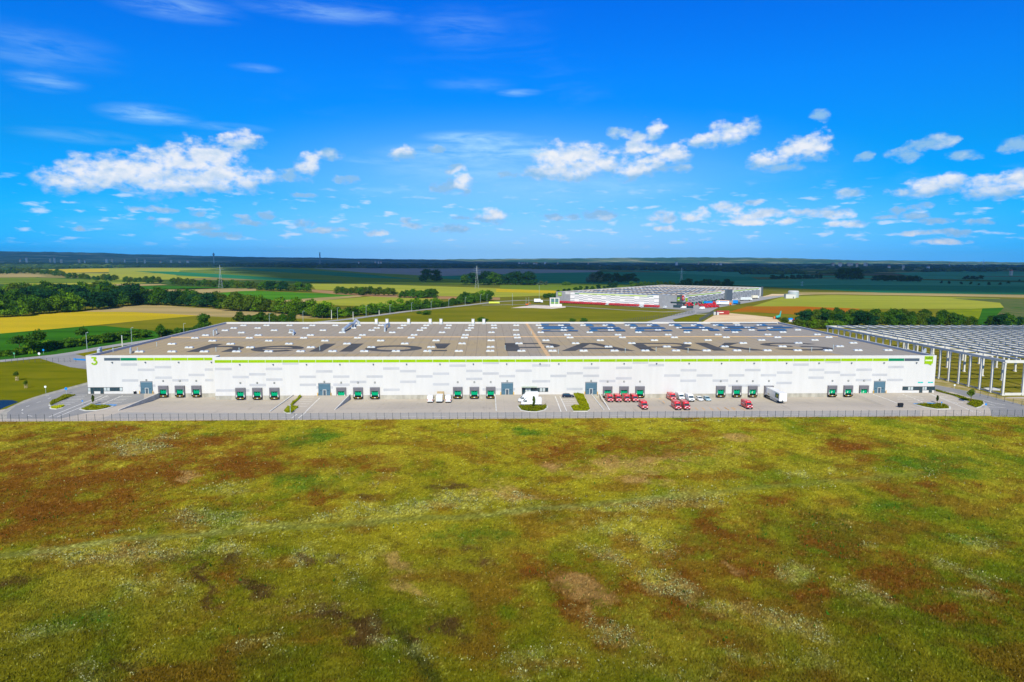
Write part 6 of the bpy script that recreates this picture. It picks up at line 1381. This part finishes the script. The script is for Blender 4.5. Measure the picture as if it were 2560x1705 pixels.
for k, (px, py) in enumerate(HS):
    D_ = float(np.interp(py, [644, 656, 660, 668, 680], [7400, 6600, 5600, 4300, 3000])); x, y = far(px, D_); z = max(0.0, fac(px, py+1.5, y)[1])
    big = .55+.55*RNG.random()+(.5 if px in (2120, 2098) else 0); b = MB(); w_, d_, h_ = 9*big, 6*big, 4.5+1.8*big
    b.box(-w_, w_, -d_, d_, -z-1, h_); b.prof([(-d_-.8, h_+.01), (0, h_+5.0), (d_+.8, h_+.01)], -w_-.8, w_+.8, 1, 'x')
    o = b.build('village_house', [hm[k % 2], rf[(k*5) % 3]], loc=(x, y, z)); o.rotation_euler = (0, 0, RNG.uniform(-.6, .6))
    side = 'left' if px < 700 else 'middle' if px < 1550 else 'right'
    i = hl.get(side, 0); hl[side] = i+1; o['px'] = px
    tag(o, 'tiny pale far house, %s along the %s horizon' % ('%s', side), 'house', 'houses of the village before the hills')
for side in ('left', 'middle', 'right'):
    L = sorted([o for o in COL.objects if o.name.startswith('village_house') and side+' horizon' in o['label']], key=lambda o: o['px'])
    for i, o in enumerate(L): o['label'] = o['label'] % (ordinal(i)+' from the left'); del o['px']
# ------------------------------------------------------------------ trees
def ico(sub):
    bm = bmesh.new(); bmesh.ops.create_icosphere(bm, subdivisions=sub, radius=1); v = np.array([x.co for x in bm.verts]); f = [tuple(q.index for q in p.verts) for p in bm.faces]; bm.free(); return v, f
ICO1, ICO2 = ico(1), ico(2)
def make_tree(h, wide, seed, leaves=620, leaf=.055, c='leaves', trunk=.2, low=.18, nl=9, open_=0.0, name='leafy_tree', core=.70):
    rr = np.random.default_rng(seed); t = thing(name, 'x', 'tree', (0, 0, 0))
    b = MB(); th = h*(trunk+.35); b.tube((0, 0, -.1), (rr.normal()*.02*h, 0, th), h*.022+.05, h*.010, 7)
    lob = []
    for k in range(nl+3):
        a = rr.random()*6.283; rad = wide*h*(.05+.36*rr.random()**.7); z = h*(low+.12+(.84-low-.12)*rr.random()); s = h*(.09+.14*rr.random())*(1.0 if z < .7*h else .85)
        lob.append((math.cos(a)*rad*(1.15-.5*z/h), math.sin(a)*rad*(1.15-.5*z/h), z, s*wide*1.25, s*.95))
    lob.append((0, 0, h*.80, h*.17*wide*1.2, h*.19)); lob.append((0, 0, h*(low+.28), h*.22*wide*1.2, h*.2))
    for (x, y, z, s, sz) in lob[:5]: b.tube((0, 0, th*.6), (x*.8, y*.8, z-.02*h), h*.009, h*.004, 5)
    b.build('trunk', M_bark, t)
    cb = MB(); vi, fi = ICO1
    for (x, y, z, s, sz) in lob:
        jit = 1+.25*(rr.random(len(vi))-.5); jit = jit*1.0; cb.add(np.stack([x+vi[:, 0]*s*core*jit, y+vi[:, 1]*s*core*jit, z+vi[:, 2]*sz*core*jit], 1), fi)
    tot = sum(l[3]**2 for l in lob)
    for (x, y, z, s, sz) in lob:
        n = int(leaves*1.9*s*s/tot); d = rr.normal(size=(n, 3)); d /= np.linalg.norm(d, axis=1)[:, None]; d[:, 2] = np.where(d[:, 2] < -.35, -d[:, 2], d[:, 2])
        rad = 1+(rr.random(n)-.45)*.78
        P = np.stack([x+d[:, 0]*s*rad, y+d[:, 1]*s*rad, z+d[:, 2]*sz*rad], 1)
        nrm = d+rr.normal(size=(n, 3))*.55; nrm /= np.linalg.norm(nrm, axis=1)[:, None]; u_ = np.cross(nrm, rr.normal(size=(n, 3))); u_ /= np.linalg.norm(u_, axis=1)[:, None]; w_ = np.cross(nrm, u_); q = h*leaf*(.4+.75*rr.random(n))[:, None]
        for i in range(n):
            p = P[i]; a, c2 = u_[i]*q[i], w_[i]*q[i]; cb.add([p-a-c2*.5, p+a*.3-c2, p+a+c2*.4, p-a*.2+c2], [(0, 1, 2, 3)])
    mt = {'leaves': foliage('leaves', (.012, .058, .004), (.085, .185, .010)), 'olive': foliage('olive_leaves', (.035, .075, .006), (.125, .185, .012)), 'bright': foliage('bright_leaves', (.035, .11, .004), (.18, .32, .010)), 'dark': foliage('dark_leaves', (.006, .036, .014), (.022, .08, .020)), 'grey': foliage('grey_leaves', (.06, .10, .06), (.16, .21, .12))}[c]
    cb.build('crown', mt, t); return t
PROTO = {}
def proto(kind, i):
    k = (kind, i)
    if k not in PROTO:
        PROTO[k] = {'leaves': lambda: make_tree(12, .95+.1*i, 11+i, 640, c='leaves', trunk=.12, low=.05, name='leafy_tree'),
            'bright': lambda: make_tree(11, 1.1+.1*i, 21+i, 640, c='bright', trunk=.1, low=.02, name='leafy_tree'),
            'olive': lambda: make_tree(10, 1.0+.12*i, 31+i, 600, c='olive', trunk=.12, low=.04, name='leafy_tree'),
            'dark': lambda: make_tree(13, 1.05+.1*i, 41+i, 560, c='dark', trunk=.12, low=.03, name='leafy_tree'),
            'grey': lambda: make_tree(12, 1.1, 51+i, 560, c='grey', trunk=.12, low=.02, name='leafy_tree'),
            'shrub': lambda: make_tree(4, 1.55+.2*i, 61+i, 420, leaf=.10, c='leaves', trunk=.05, low=-.05, name='wild_shrub'),
            'shrubo': lambda: make_tree(4, 1.6+.2*i, 66+i, 420, leaf=.10, c='bright', trunk=.05, low=-.05, name='wild_shrub'),
            'open': lambda: make_tree(11, .75+.1*i, 71+i, 330, leaf=.05, c='leaves', trunk=.38, low=.40, nl=8, name='slender_tree', core=.45),
            'young': lambda: make_tree(3.6, .60, 81+i, 260, leaf=.06, c='olive', trunk=.46, low=.52, nl=4, name='young_tree', core=.45)}[kind]()
        PROTO[k]['h0'] = {'leaves': 12, 'bright': 11, 'olive': 10, 'dark': 13, 'grey': 12, 'shrub': 4, 'shrubo': 4, 'open': 11, 'young': 3.6}[kind]; PROTO[k]['used'] = 0
    return PROTO[k]
QUEUE = []
def plant(X, Y, h, kind, label, group, i=None, z=0.0):
    i = random.randrange(3 if kind not in ('grey', 'young') else 1) if i is None else i
    QUEUE.append((h/Y*F, X, Y, h, kind, label, group, i, z, random.uniform(0, 6.28), random.uniform(.9, 1.12), random.uniform(.9, 1.12)))
def grow():
    seen_ = 0; far_v = {}; QUEUE.sort(key=lambda q: -q[0])
    for (_, X, Y, h, kind, label, group, i, z, rz, s1, s2) in QUEUE:
        p = proto(kind, i); s = h/p['h0']; sc = (s*s1, s*s2, s); leafy = p.name.startswith('leafy_tree')
        if leafy:
            seen_ += 1
            if seen_ > 292:
                c = [o for o in p.children if o.name.startswith('crown')][0]; v = np.empty(len(c.data.vertices)*3, np.float32); c.data.vertices.foreach_get('co', v); v = v.reshape(-1, 3)*np.array(sc)
                w = np.stack([v[:, 0]*math.cos(rz)-v[:, 1]*math.sin(rz)+X, v[:, 0]*math.sin(rz)+v[:, 1]*math.cos(rz)+Y, v[:, 2]+z], 1)
                b = far_v.setdefault(0, MB()); mt = c.data.materials[0]; ms = far_v.setdefault('m', [])
                if mt not in ms: ms.append(mt)
                base = len(b.v); b.v += [tuple(q) for q in w]; b.f += [tuple(base+k for k in pl.vertices) for pl in c.data.polygons]; b.mi += [ms.index(mt)]*len(c.data.polygons); continue
        if not p['used']: p['used'] = 1; o = p; o.location = (X, Y, z); o.rotation_euler = (0, 0, rz); o.scale = sc; o['label'] = label
        else: o = dup(p, (X, Y, z), rz, label, sc)
        if group: o['group'] = group
        elif 'group' in o: del o['group']
    if 0 in far_v: tag(far_v[0].build('distant_trees', far_v['m']), kind='stuff')
    for p in list(PROTO.values()):
        if not p['used']:
            for c in list(p.children): bpy.data.objects.remove(c)
            bpy.data.objects.remove(p)
def belt(phrase, group, pts, n, hpx, kinds, jx=2.0, jy=.6, dep=0.0, hv=.3, adj=None):
    "n trees along a polyline of base points (photo pixels); hpx = crown height in pixels"
    L = [0]
    for a, b in zip(pts[:-1], pts[1:]): L.append(L[-1]+math.hypot(b[0]-a[0], b[1]-a[1]))
    row = []
    for k in range(n):
        s = (k+.5)/n*L[-1]; px = np.interp(s, L, [p[0] for p in pts])+random.uniform(-jx, jx); py = np.interp(s, L, [p[1] for p in pts])+random.uniform(-jy, jy)
        X, Y = at(px, py); Y2 = Y*(1+random.uniform(0, dep)/max(Y, 1)*1.0); X2 = X*Y2/Y; h = (hpx if not callable(hpx) else hpx(px))*Y/F*random.uniform(1-hv, 1+hv*.45)
        row.append((px, X2, Y2, h))
    row.sort()
    for k, (px, X, Y, h) in enumerate(row):
        kd = random.choice(kinds); word = {'leaves': 'green', 'bright': 'bright green', 'olive': 'olive green', 'dark': 'dark green', 'grey': 'grey green', 'shrub': 'dark green', 'shrubo': 'bright green', 'open': 'slender', 'young': 'young'}[kd]
        plant(X, Y, h, kd, '%s %s, %s from left %s' % (word, 'shrub' if kd.startswith('shrub') else 'tree', ordinal(k), phrase), group)
lv = ['leaves', 'leaves', 'bright', 'olive']
# the wood on the left: several ranks
for k, (pts, n, hp, kd, ph) in enumerate([
    ([(-30,796),(130,783),(205,777)], 13, 44, ['bright', 'leaves'], 'in the front edge of the left wood'),
    ([(205,777),(270,769),(345,762)], 9, 44, ['leaves', 'dark'], 'in the shaded edge of the left wood'),  # dark leaf colour stands in for the shade along this edge
    ([(-30,781),(130,772),(260,761),(345,756)], 19, 46, ['leaves', 'dark', 'leaves'], 'in the second rank of the left wood'),
    ([(-30,765),(120,758),(250,752),(350,749)], 20, 40, ['leaves', 'bright', 'dark'], 'in the third rank of the left wood'),
    ([(-30,749),(120,744),(250,744),(350,744)], 20, 36, ['olive', 'leaves', 'bright'], 'in the rear rank of the left wood'),
    ([(350,763),(402,763),(470,766),(560,773),(610,777)], 15, 36, ['leaves', 'dark', 'leaves'], 'along the wood edge by the grey stubble'),
    ([(350,754),(450,757),(540,764),(600,770)], 14, 34, ['leaves', 'olive', 'dark'], 'in the rear of the wood by the grey stubble'),
    ([(575,777),(640,779),(700,784),(760,789),(815,797)], 14, 36, ['leaves', 'olive', 'bright'], 'in the belt above the tan stubble'),
    ([(720,784),(770,788),(820,795)], 6, 38, ['bright'], 'in the bright clump above the tan stubble'),
    ([(825,797),(880,790),(930,786)], 8, 27, ['leaves', 'bright'], 'behind the road after the bright clump')]):
    belt(ph, 'trees of the left wood' if k < 7 else 'trees of the belt above the road', pts, n, hp, kd, 3, 1.5, 0, .28)
belt('in the hedge along the country road', 'hedge along the country road', [(930,786),(1000,778),(1080,770),(1130,764)], 20, 14, ['shrub', 'leaves'], 2, .4)
belt('rising above the country road hedge', 'trees above the country road hedge', [(915,782),(942,780),(975,777),(990,774),(1035,772),(1052,770),(1075,770),(1100,766)], 8, 25, ['bright', 'leaves'], 2, .4)
belt('in the hedge at the road bend', 'hedge along the country road', [(1128,764),(1150,761),(1195,755),(1222,752)], 9, 18, ['shrub', 'leaves'], 2, .5)
belt('in the clump at the road bend', 'trees at the road bend', [(1148,754),(1172,752),(1190,752),(1215,751),(1228,751)], 8, 25, ['leaves', 'bright'], 2, .5)
# hedge and single trees by the lower left road
belt('in the hedge by the lower left road', 'hedge along the lower left road', [(-20,893),(40,888),(85,882),(120,875),(170,868),(220,862),(270,855),(320,848),(370,842)], 40, 19, ['shrub', 'shrub', 'shrubo'], 4, 1.2, 0, .35)
for (px, py, top, kd, lab) in [(82,884,838,'open','slender tree with a bare trunk, first beyond the lower left road'),(98,880,826,'open','taller tree leaning right beyond the lower left road'),(50,879,838,'open','thin pale tree at the far left hedge'),(208,856,818,'open','leafy tree behind the lamp by the lower left road'),(403,846,812,'open','tree behind the left roof edge of the warehouse'),(510,822,784,'leaves','tallest tree at the rear left roof corner'),(345,843,830,'shrub','small round bush in the dark green crop')]:
    X, Y = at(px, py); plant(X, Y, (py-top)*Y/F, kd, lab, None)
belt('in the scrub behind the left roof edge', 'scrub behind the left roof edge', [(395,846),(425,842),(455,836),(480,832),(520,822)], 12, 17, ['shrub', 'leaves'], 3, .6)
belt('in the group at the rear left roof corner', 'tree group behind the rear left roof corner', [(596,806),(640,806),(690,806),(735,807)], 13, 24, ['leaves', 'olive', 'leaves'], 3, .5)
for (px, py, top, lab) in [(1066,787,776,'small round bush on the grass right of the country road'),(1048,785,778,'tiny bush left of the round bush on the grass'),(1212,808,797,'bush behind the last white roof vent'),(1205,806,793,'thin shrub beside the bush behind the white roof vent'),(1430,806,796,'left of two round bushes behind the solar roof'),(1459,807,795,'right of two round bushes behind the solar roof')]:
    X, Y = at(px, py); plant(X, Y, (py-top)*Y/F, 'shrub', lab, None)
# field hedges farther out
belt('in the long far left hedge', 'trees of the far left hedge', [(-20,688),(60,684),(120,686),(170,694),(215,700),(255,702),(290,703)], 26, 15, ['olive', 'leaves'], 3, .8)
belt('in the row right of the far left hedge', 'trees of the far tree rows', [(312,706),(340,706),(370,708),(402,709)], 8, 17, ['olive', 'leaves'], 2, .5)
belt('in the second far left row', 'trees of the far tree rows', [(428,713),(455,714),(480,715),(520,717),(560,719),(600,721),(640,723)], 17, 19, ['olive', 'leaves'], 3, .5)
belt('in the third far left row', 'trees of the far tree rows', [(640,724),(680,726),(720,728),(775,729)], 13, 22, ['olive', 'leaves', 'dark'], 3, .5)
belt('in the tree row behind the red track', 'trees of the far tree rows', [(840,735),(870,736),(910,738),(950,739),(988,740)], 13, 22, ['olive', 'leaves'], 2, .5)
belt('in the compact row right of the red track', 'trees of the far tree rows', [(1003,744),(1030,745),(1060,745),(1089,744)], 10, 23, ['leaves', 'leaves'], 2, .5)
belt('in the clump beside the far warehouse', 'trees left of the far warehouse', [(1360,746),(1376,745),(1391,744)], 6, 13, ['shrub', 'leaves'], 2, .5)
belt('behind the far warehouse left end', 'trees left of the far warehouse', [(1388,735),(1398,735),(1422,733),(1450,728),(1470,727),(1486,726),(1515,723),(1545,719)], 11, 12, ['leaves', 'dark'], 2, .5)
belt('behind the far warehouse roof', 'trees behind the far warehouse', [(1575,717),(1610,716),(1650,715),(1690,715)], 11, 13, ['olive', 'bright'], 2, .4)
belt('in the dark wood right of the pylon', 'dark wood behind the far warehouse', [(1700,716),(1740,716),(1790,717),(1835,717)], 12, 17, ['dark'], 3, .5)
for (px, py, top, lab) in [(1064,705,674,'left half of the huge round dark tree in the shaded field'),(1088,705,675,'right half of the huge round dark tree in the shaded field')]:
    X, Y = at(px, py); plant(X, Y, (py-top)*Y/F, 'dark', lab, None, 2)
belt('in the dark clump beside the pale pylon', 'dark clump beside the pale pylon', [(1158,712),(1180,712),(1210,712),(1240,712),(1290,712),(1340,713)], 13, 30, ['dark', 'dark', 'leaves'], 3, .5)
belt('in the pale willows right of the dark clump', 'willows in the middle field', [(1300,713),(1320,713),(1350,713),(1372,713)], 5, 14, ['grey'], 3, .3)
belt('in the big willow group', 'willow group of the shaded field', [(1478,708),(1492,707),(1508,707),(1524,708)], 5, 25, ['grey', 'dark'], 2, .3)
belt('right of the big willow group', 'willow group of the shaded field', [(1535,707),(1548,706),(1558,706),(1585,707)], 5, 22, ['dark'], 2, .3)
X, Y = at(1524, 710); plant(X, Y, 9*Y/F, 'grey', 'pale round willow bush at the foot of the willow group', None)
belt('on the bank of the middle field', 'bushes on the bank of the middle field', [(1405,713),(1415,713),(1428,712)], 3, 8, ['shrubo'], 2, .3)
belt('in the big dark clump on the right', 'dark clumps of the right fields', [(2095,699),(2110,700),(2130,700),(2146,700)], 6, 27, ['dark'], 2, .4)
belt('in the long dark hedge on the right', 'dark clumps of the right fields', [(2185,703),(2210,703),(2240,704),(2275,705),(2303,706)], 13, 15, ['dark'], 3, .4)
belt('in the low dark row on the right', 'dark clumps of the right fields', [(1925,698),(1960,698),(2000,698),(2055,697)], 14, 11, ['dark'], 3, .4)
belt('in the lone clump at far right', 'dark clumps of the right fields', [(2408,699),(2430,699),(2455,699)], 6, 10, ['dark'], 2, .3)
belt('in the scattered far right bushes', 'dark clumps of the right fields', [(2340,708),(2360,709),(2380,710),(2420,711),(2450,713),(2510,713),(2556,700)], 9, 7, ['dark'], 4, .4)
# the belt behind the unfinished hall
belt('in front of the belt behind the unfinished hall', 'tree belt behind the unfinished hall', [(2000,811),(2060,814),(2120,815),(2200,816),(2300,817),(2400,817),(2440,816)], 26, 33, ['leaves', 'dark', 'olive'], 4, .8, 0, .25)
belt('in the rear belt behind the unfinished hall', 'tree belt behind the unfinished hall', [(1990,803),(2060,804),(2120,807),(2200,808),(2290,808),(2330,809)], 18, 34, ['leaves', 'olive', 'leaves'], 4, .8, 0, .25)
belt('at the corner of the unfinished hall', 'low trees at the corner of the unfinished hall', [(1992,818),(2020,820),(2050,823),(2100,822)], 9, 23, ['bright', 'olive'], 3, .8)
belt('at the far right behind the hall', 'trees at the far right', [(2472,815),(2500,816),(2530,816),(2580,816)], 9, 30, ['leaves', 'dark'], 4, .8)
X, Y = at(1961, 811); plant(X, Y, 18*Y/F, 'olive', 'round olive tree at the rear right roof corner', None)
for px, py, top, lab in [(2358,800,774,'tall dark tree standing above the right belt'),(2092,790,768,'dark pointed tree standing above the left part of the belt'),(2310,800,772,'tall tree with a forked top above the belt')]:
    X, Y = at(px, py); plant(X, Y, (py-top)*Y/F, 'leaves', lab, None)
# young trees on the lawn and in the yard beds
for (px, py, top, kd, lab) in [(42.8,952,929.5,'young','young tree in a wooden cage on the left lawn, farther one'),(65.3,970.5,952,'young','young tree in a wooden cage on the left lawn, nearer one'),(2427,1006,973,'young','round young tree in the long right planting bed')]:
    X, Y = at(px, py); plant(X, Y, (py-top)*Y/F, kd, lab, None)
for i, (px, py) in enumerate([(42.8, 952), (65.3, 970.5)]):
    X, Y = at(px, py); t = thing('tree_guard', 'pale wooden cage round the %s young tree on the lawn' % ('farther', 'nearer')[i], 'tree guard', (X, Y, 0)); 
    for s in (-1, 1):
        for q_ in (-1, 1): MB().box(s*.35-.05, s*.35+.05, q_*.35-.05, q_*.35+.05, 0, 1.7).build('stake', M_wood, t)
    MB().box(-.4, .4, -.41, -.401, .5, .65).box(-.4, .4, -.41, -.401, 1.4, 1.55).build('rail', M_wood, t)
def columnar(px, py, top, label, c):
    X, Y = at(px, py); h = (py-top)*Y/F; t = thing('columnar_tree', label, 'tree', (X, Y, .1)); rr = np.random.default_rng(int(px)); MB().tube((0, 0, 0), (0, 0, h*.6), .06, .03, 6).build('trunk', M_bark, t)
    b = MB()
    for k in range(420):
        z = h*(.30+.68*rr.random()); r_ = h*.13*math.sin(min(1, (z/h-.26)/.74)*math.pi)**.7*rr.random()**.5; a = rr.random()*6.283; p = np.array([math.cos(a)*r_, math.sin(a)*r_, z]); u_ = rr.normal(size=3)*.11; w_ = rr.normal(size=3)*.11; b.add([p-u_, p-w_, p+u_, p+w_], [(0, 1, 2, 3)])
    b.build('crown', foliage('cypress_leaves', (.03, .06, .008), (.12, .15, .012)) if c else foliage('olive_leaves', (.035, .075, .006), (.125, .185, .012)), t)
columnar(233, 1011, 988, 'slim upright tree beside the left blue bays', 1); columnar(2343, 1008, 988, 'slim upright tree beside the right blue bays', 1); columnar(1334.5, 1021, 990, 'slim upright tree in front of the white vans at the middle entrance', 0)
# the far woods that read as one mass
def woods(name, n, area, seed, hh=(11, 17)):
    rr = np.random.default_rng(seed); b = MB(); vi, fi = ICO1; mats_ = [foliage('far_wood', (.012, .040, .018), (.045, .085, .025), scale=.01), foliage('far_wood_pale', (.03, .07, .02), (.09, .13, .03), scale=.01)]  # a random share of the crowns takes the paler green
    for k in range(n):
        px, py = area(rr)
        if px is None: continue
        X, Y = at(px, py); X += rr.normal()*6; h = rr.uniform(*hh); w = h*rr.uniform(.6, 1.5)*(1+Y/9000)
        jit = 1+.5*(rr.random(len(vi))-.5); b.add(np.stack([X+vi[:, 0]*w*jit, Y+vi[:, 1]*w*.7*jit, h*.42+vi[:, 2]*h*.58*jit], 1), fi, int(rr.random() < .25))
    return tag(b.build(name, mats_), kind='stuff')
def A1(r):
    px = r.uniform(-60, 720); lo = np.interp(px, [0, 250, 500, 720], [656, 657, 658, 659]); hi = np.interp(px, [0, 80, 300, 500, 720], [676, 673, 669, 667, 667]); return px, lo+(hi-lo)*r.random()**.8
def A2(r):
    px = r.uniform(640, 1900); lo = 658.5; hi = np.interp(px, [640, 800, 1000, 1200, 1300, 1500, 1700, 1900], [667, 670.5, 671, 671, 672, 674.5, 678, 681])
    if vnoise(np.array([px/60.]), np.array([3.3]), 9)[0] < .18: hi -= 3
    return px, lo+(hi-lo)*r.random()**.8
def A3(r):
    px = r.uniform(1850, 2640); lo = np.interp(px, [1850, 2300, 2640], [664, 667, 672]); hi = np.interp(px, [1850, 2000, 2120, 2300, 2420, 2640], [687, 686, 684, 680, 679, 681]); py = lo+(hi-lo)*r.random()
    if py > 672 and fbm(np.array([px/45.]), np.array([py/5.]), 4)[0] < .5: return None, None
    return px, py
def A4(r):
    px = r.uniform(-60, 2640); base = np.interp(px, [0, 600, 1300, 2000, 2640], [656, 657.2, 657.6, 662, 666]); return px, base+r.uniform(-.5, 1.5)
woods('far_forest', 1500, A1, 3, (13, 20)); woods('far_forest', 1900, A2, 4, (13, 20)); woods('far_forest', 1100, A3, 5, (11, 17)); woods('far_forest', 600, A4, 6, (12, 22))
grow()
for o in bpy.data.objects:
    for k in ('h0', 'used'):
        if k in o: del o[k]
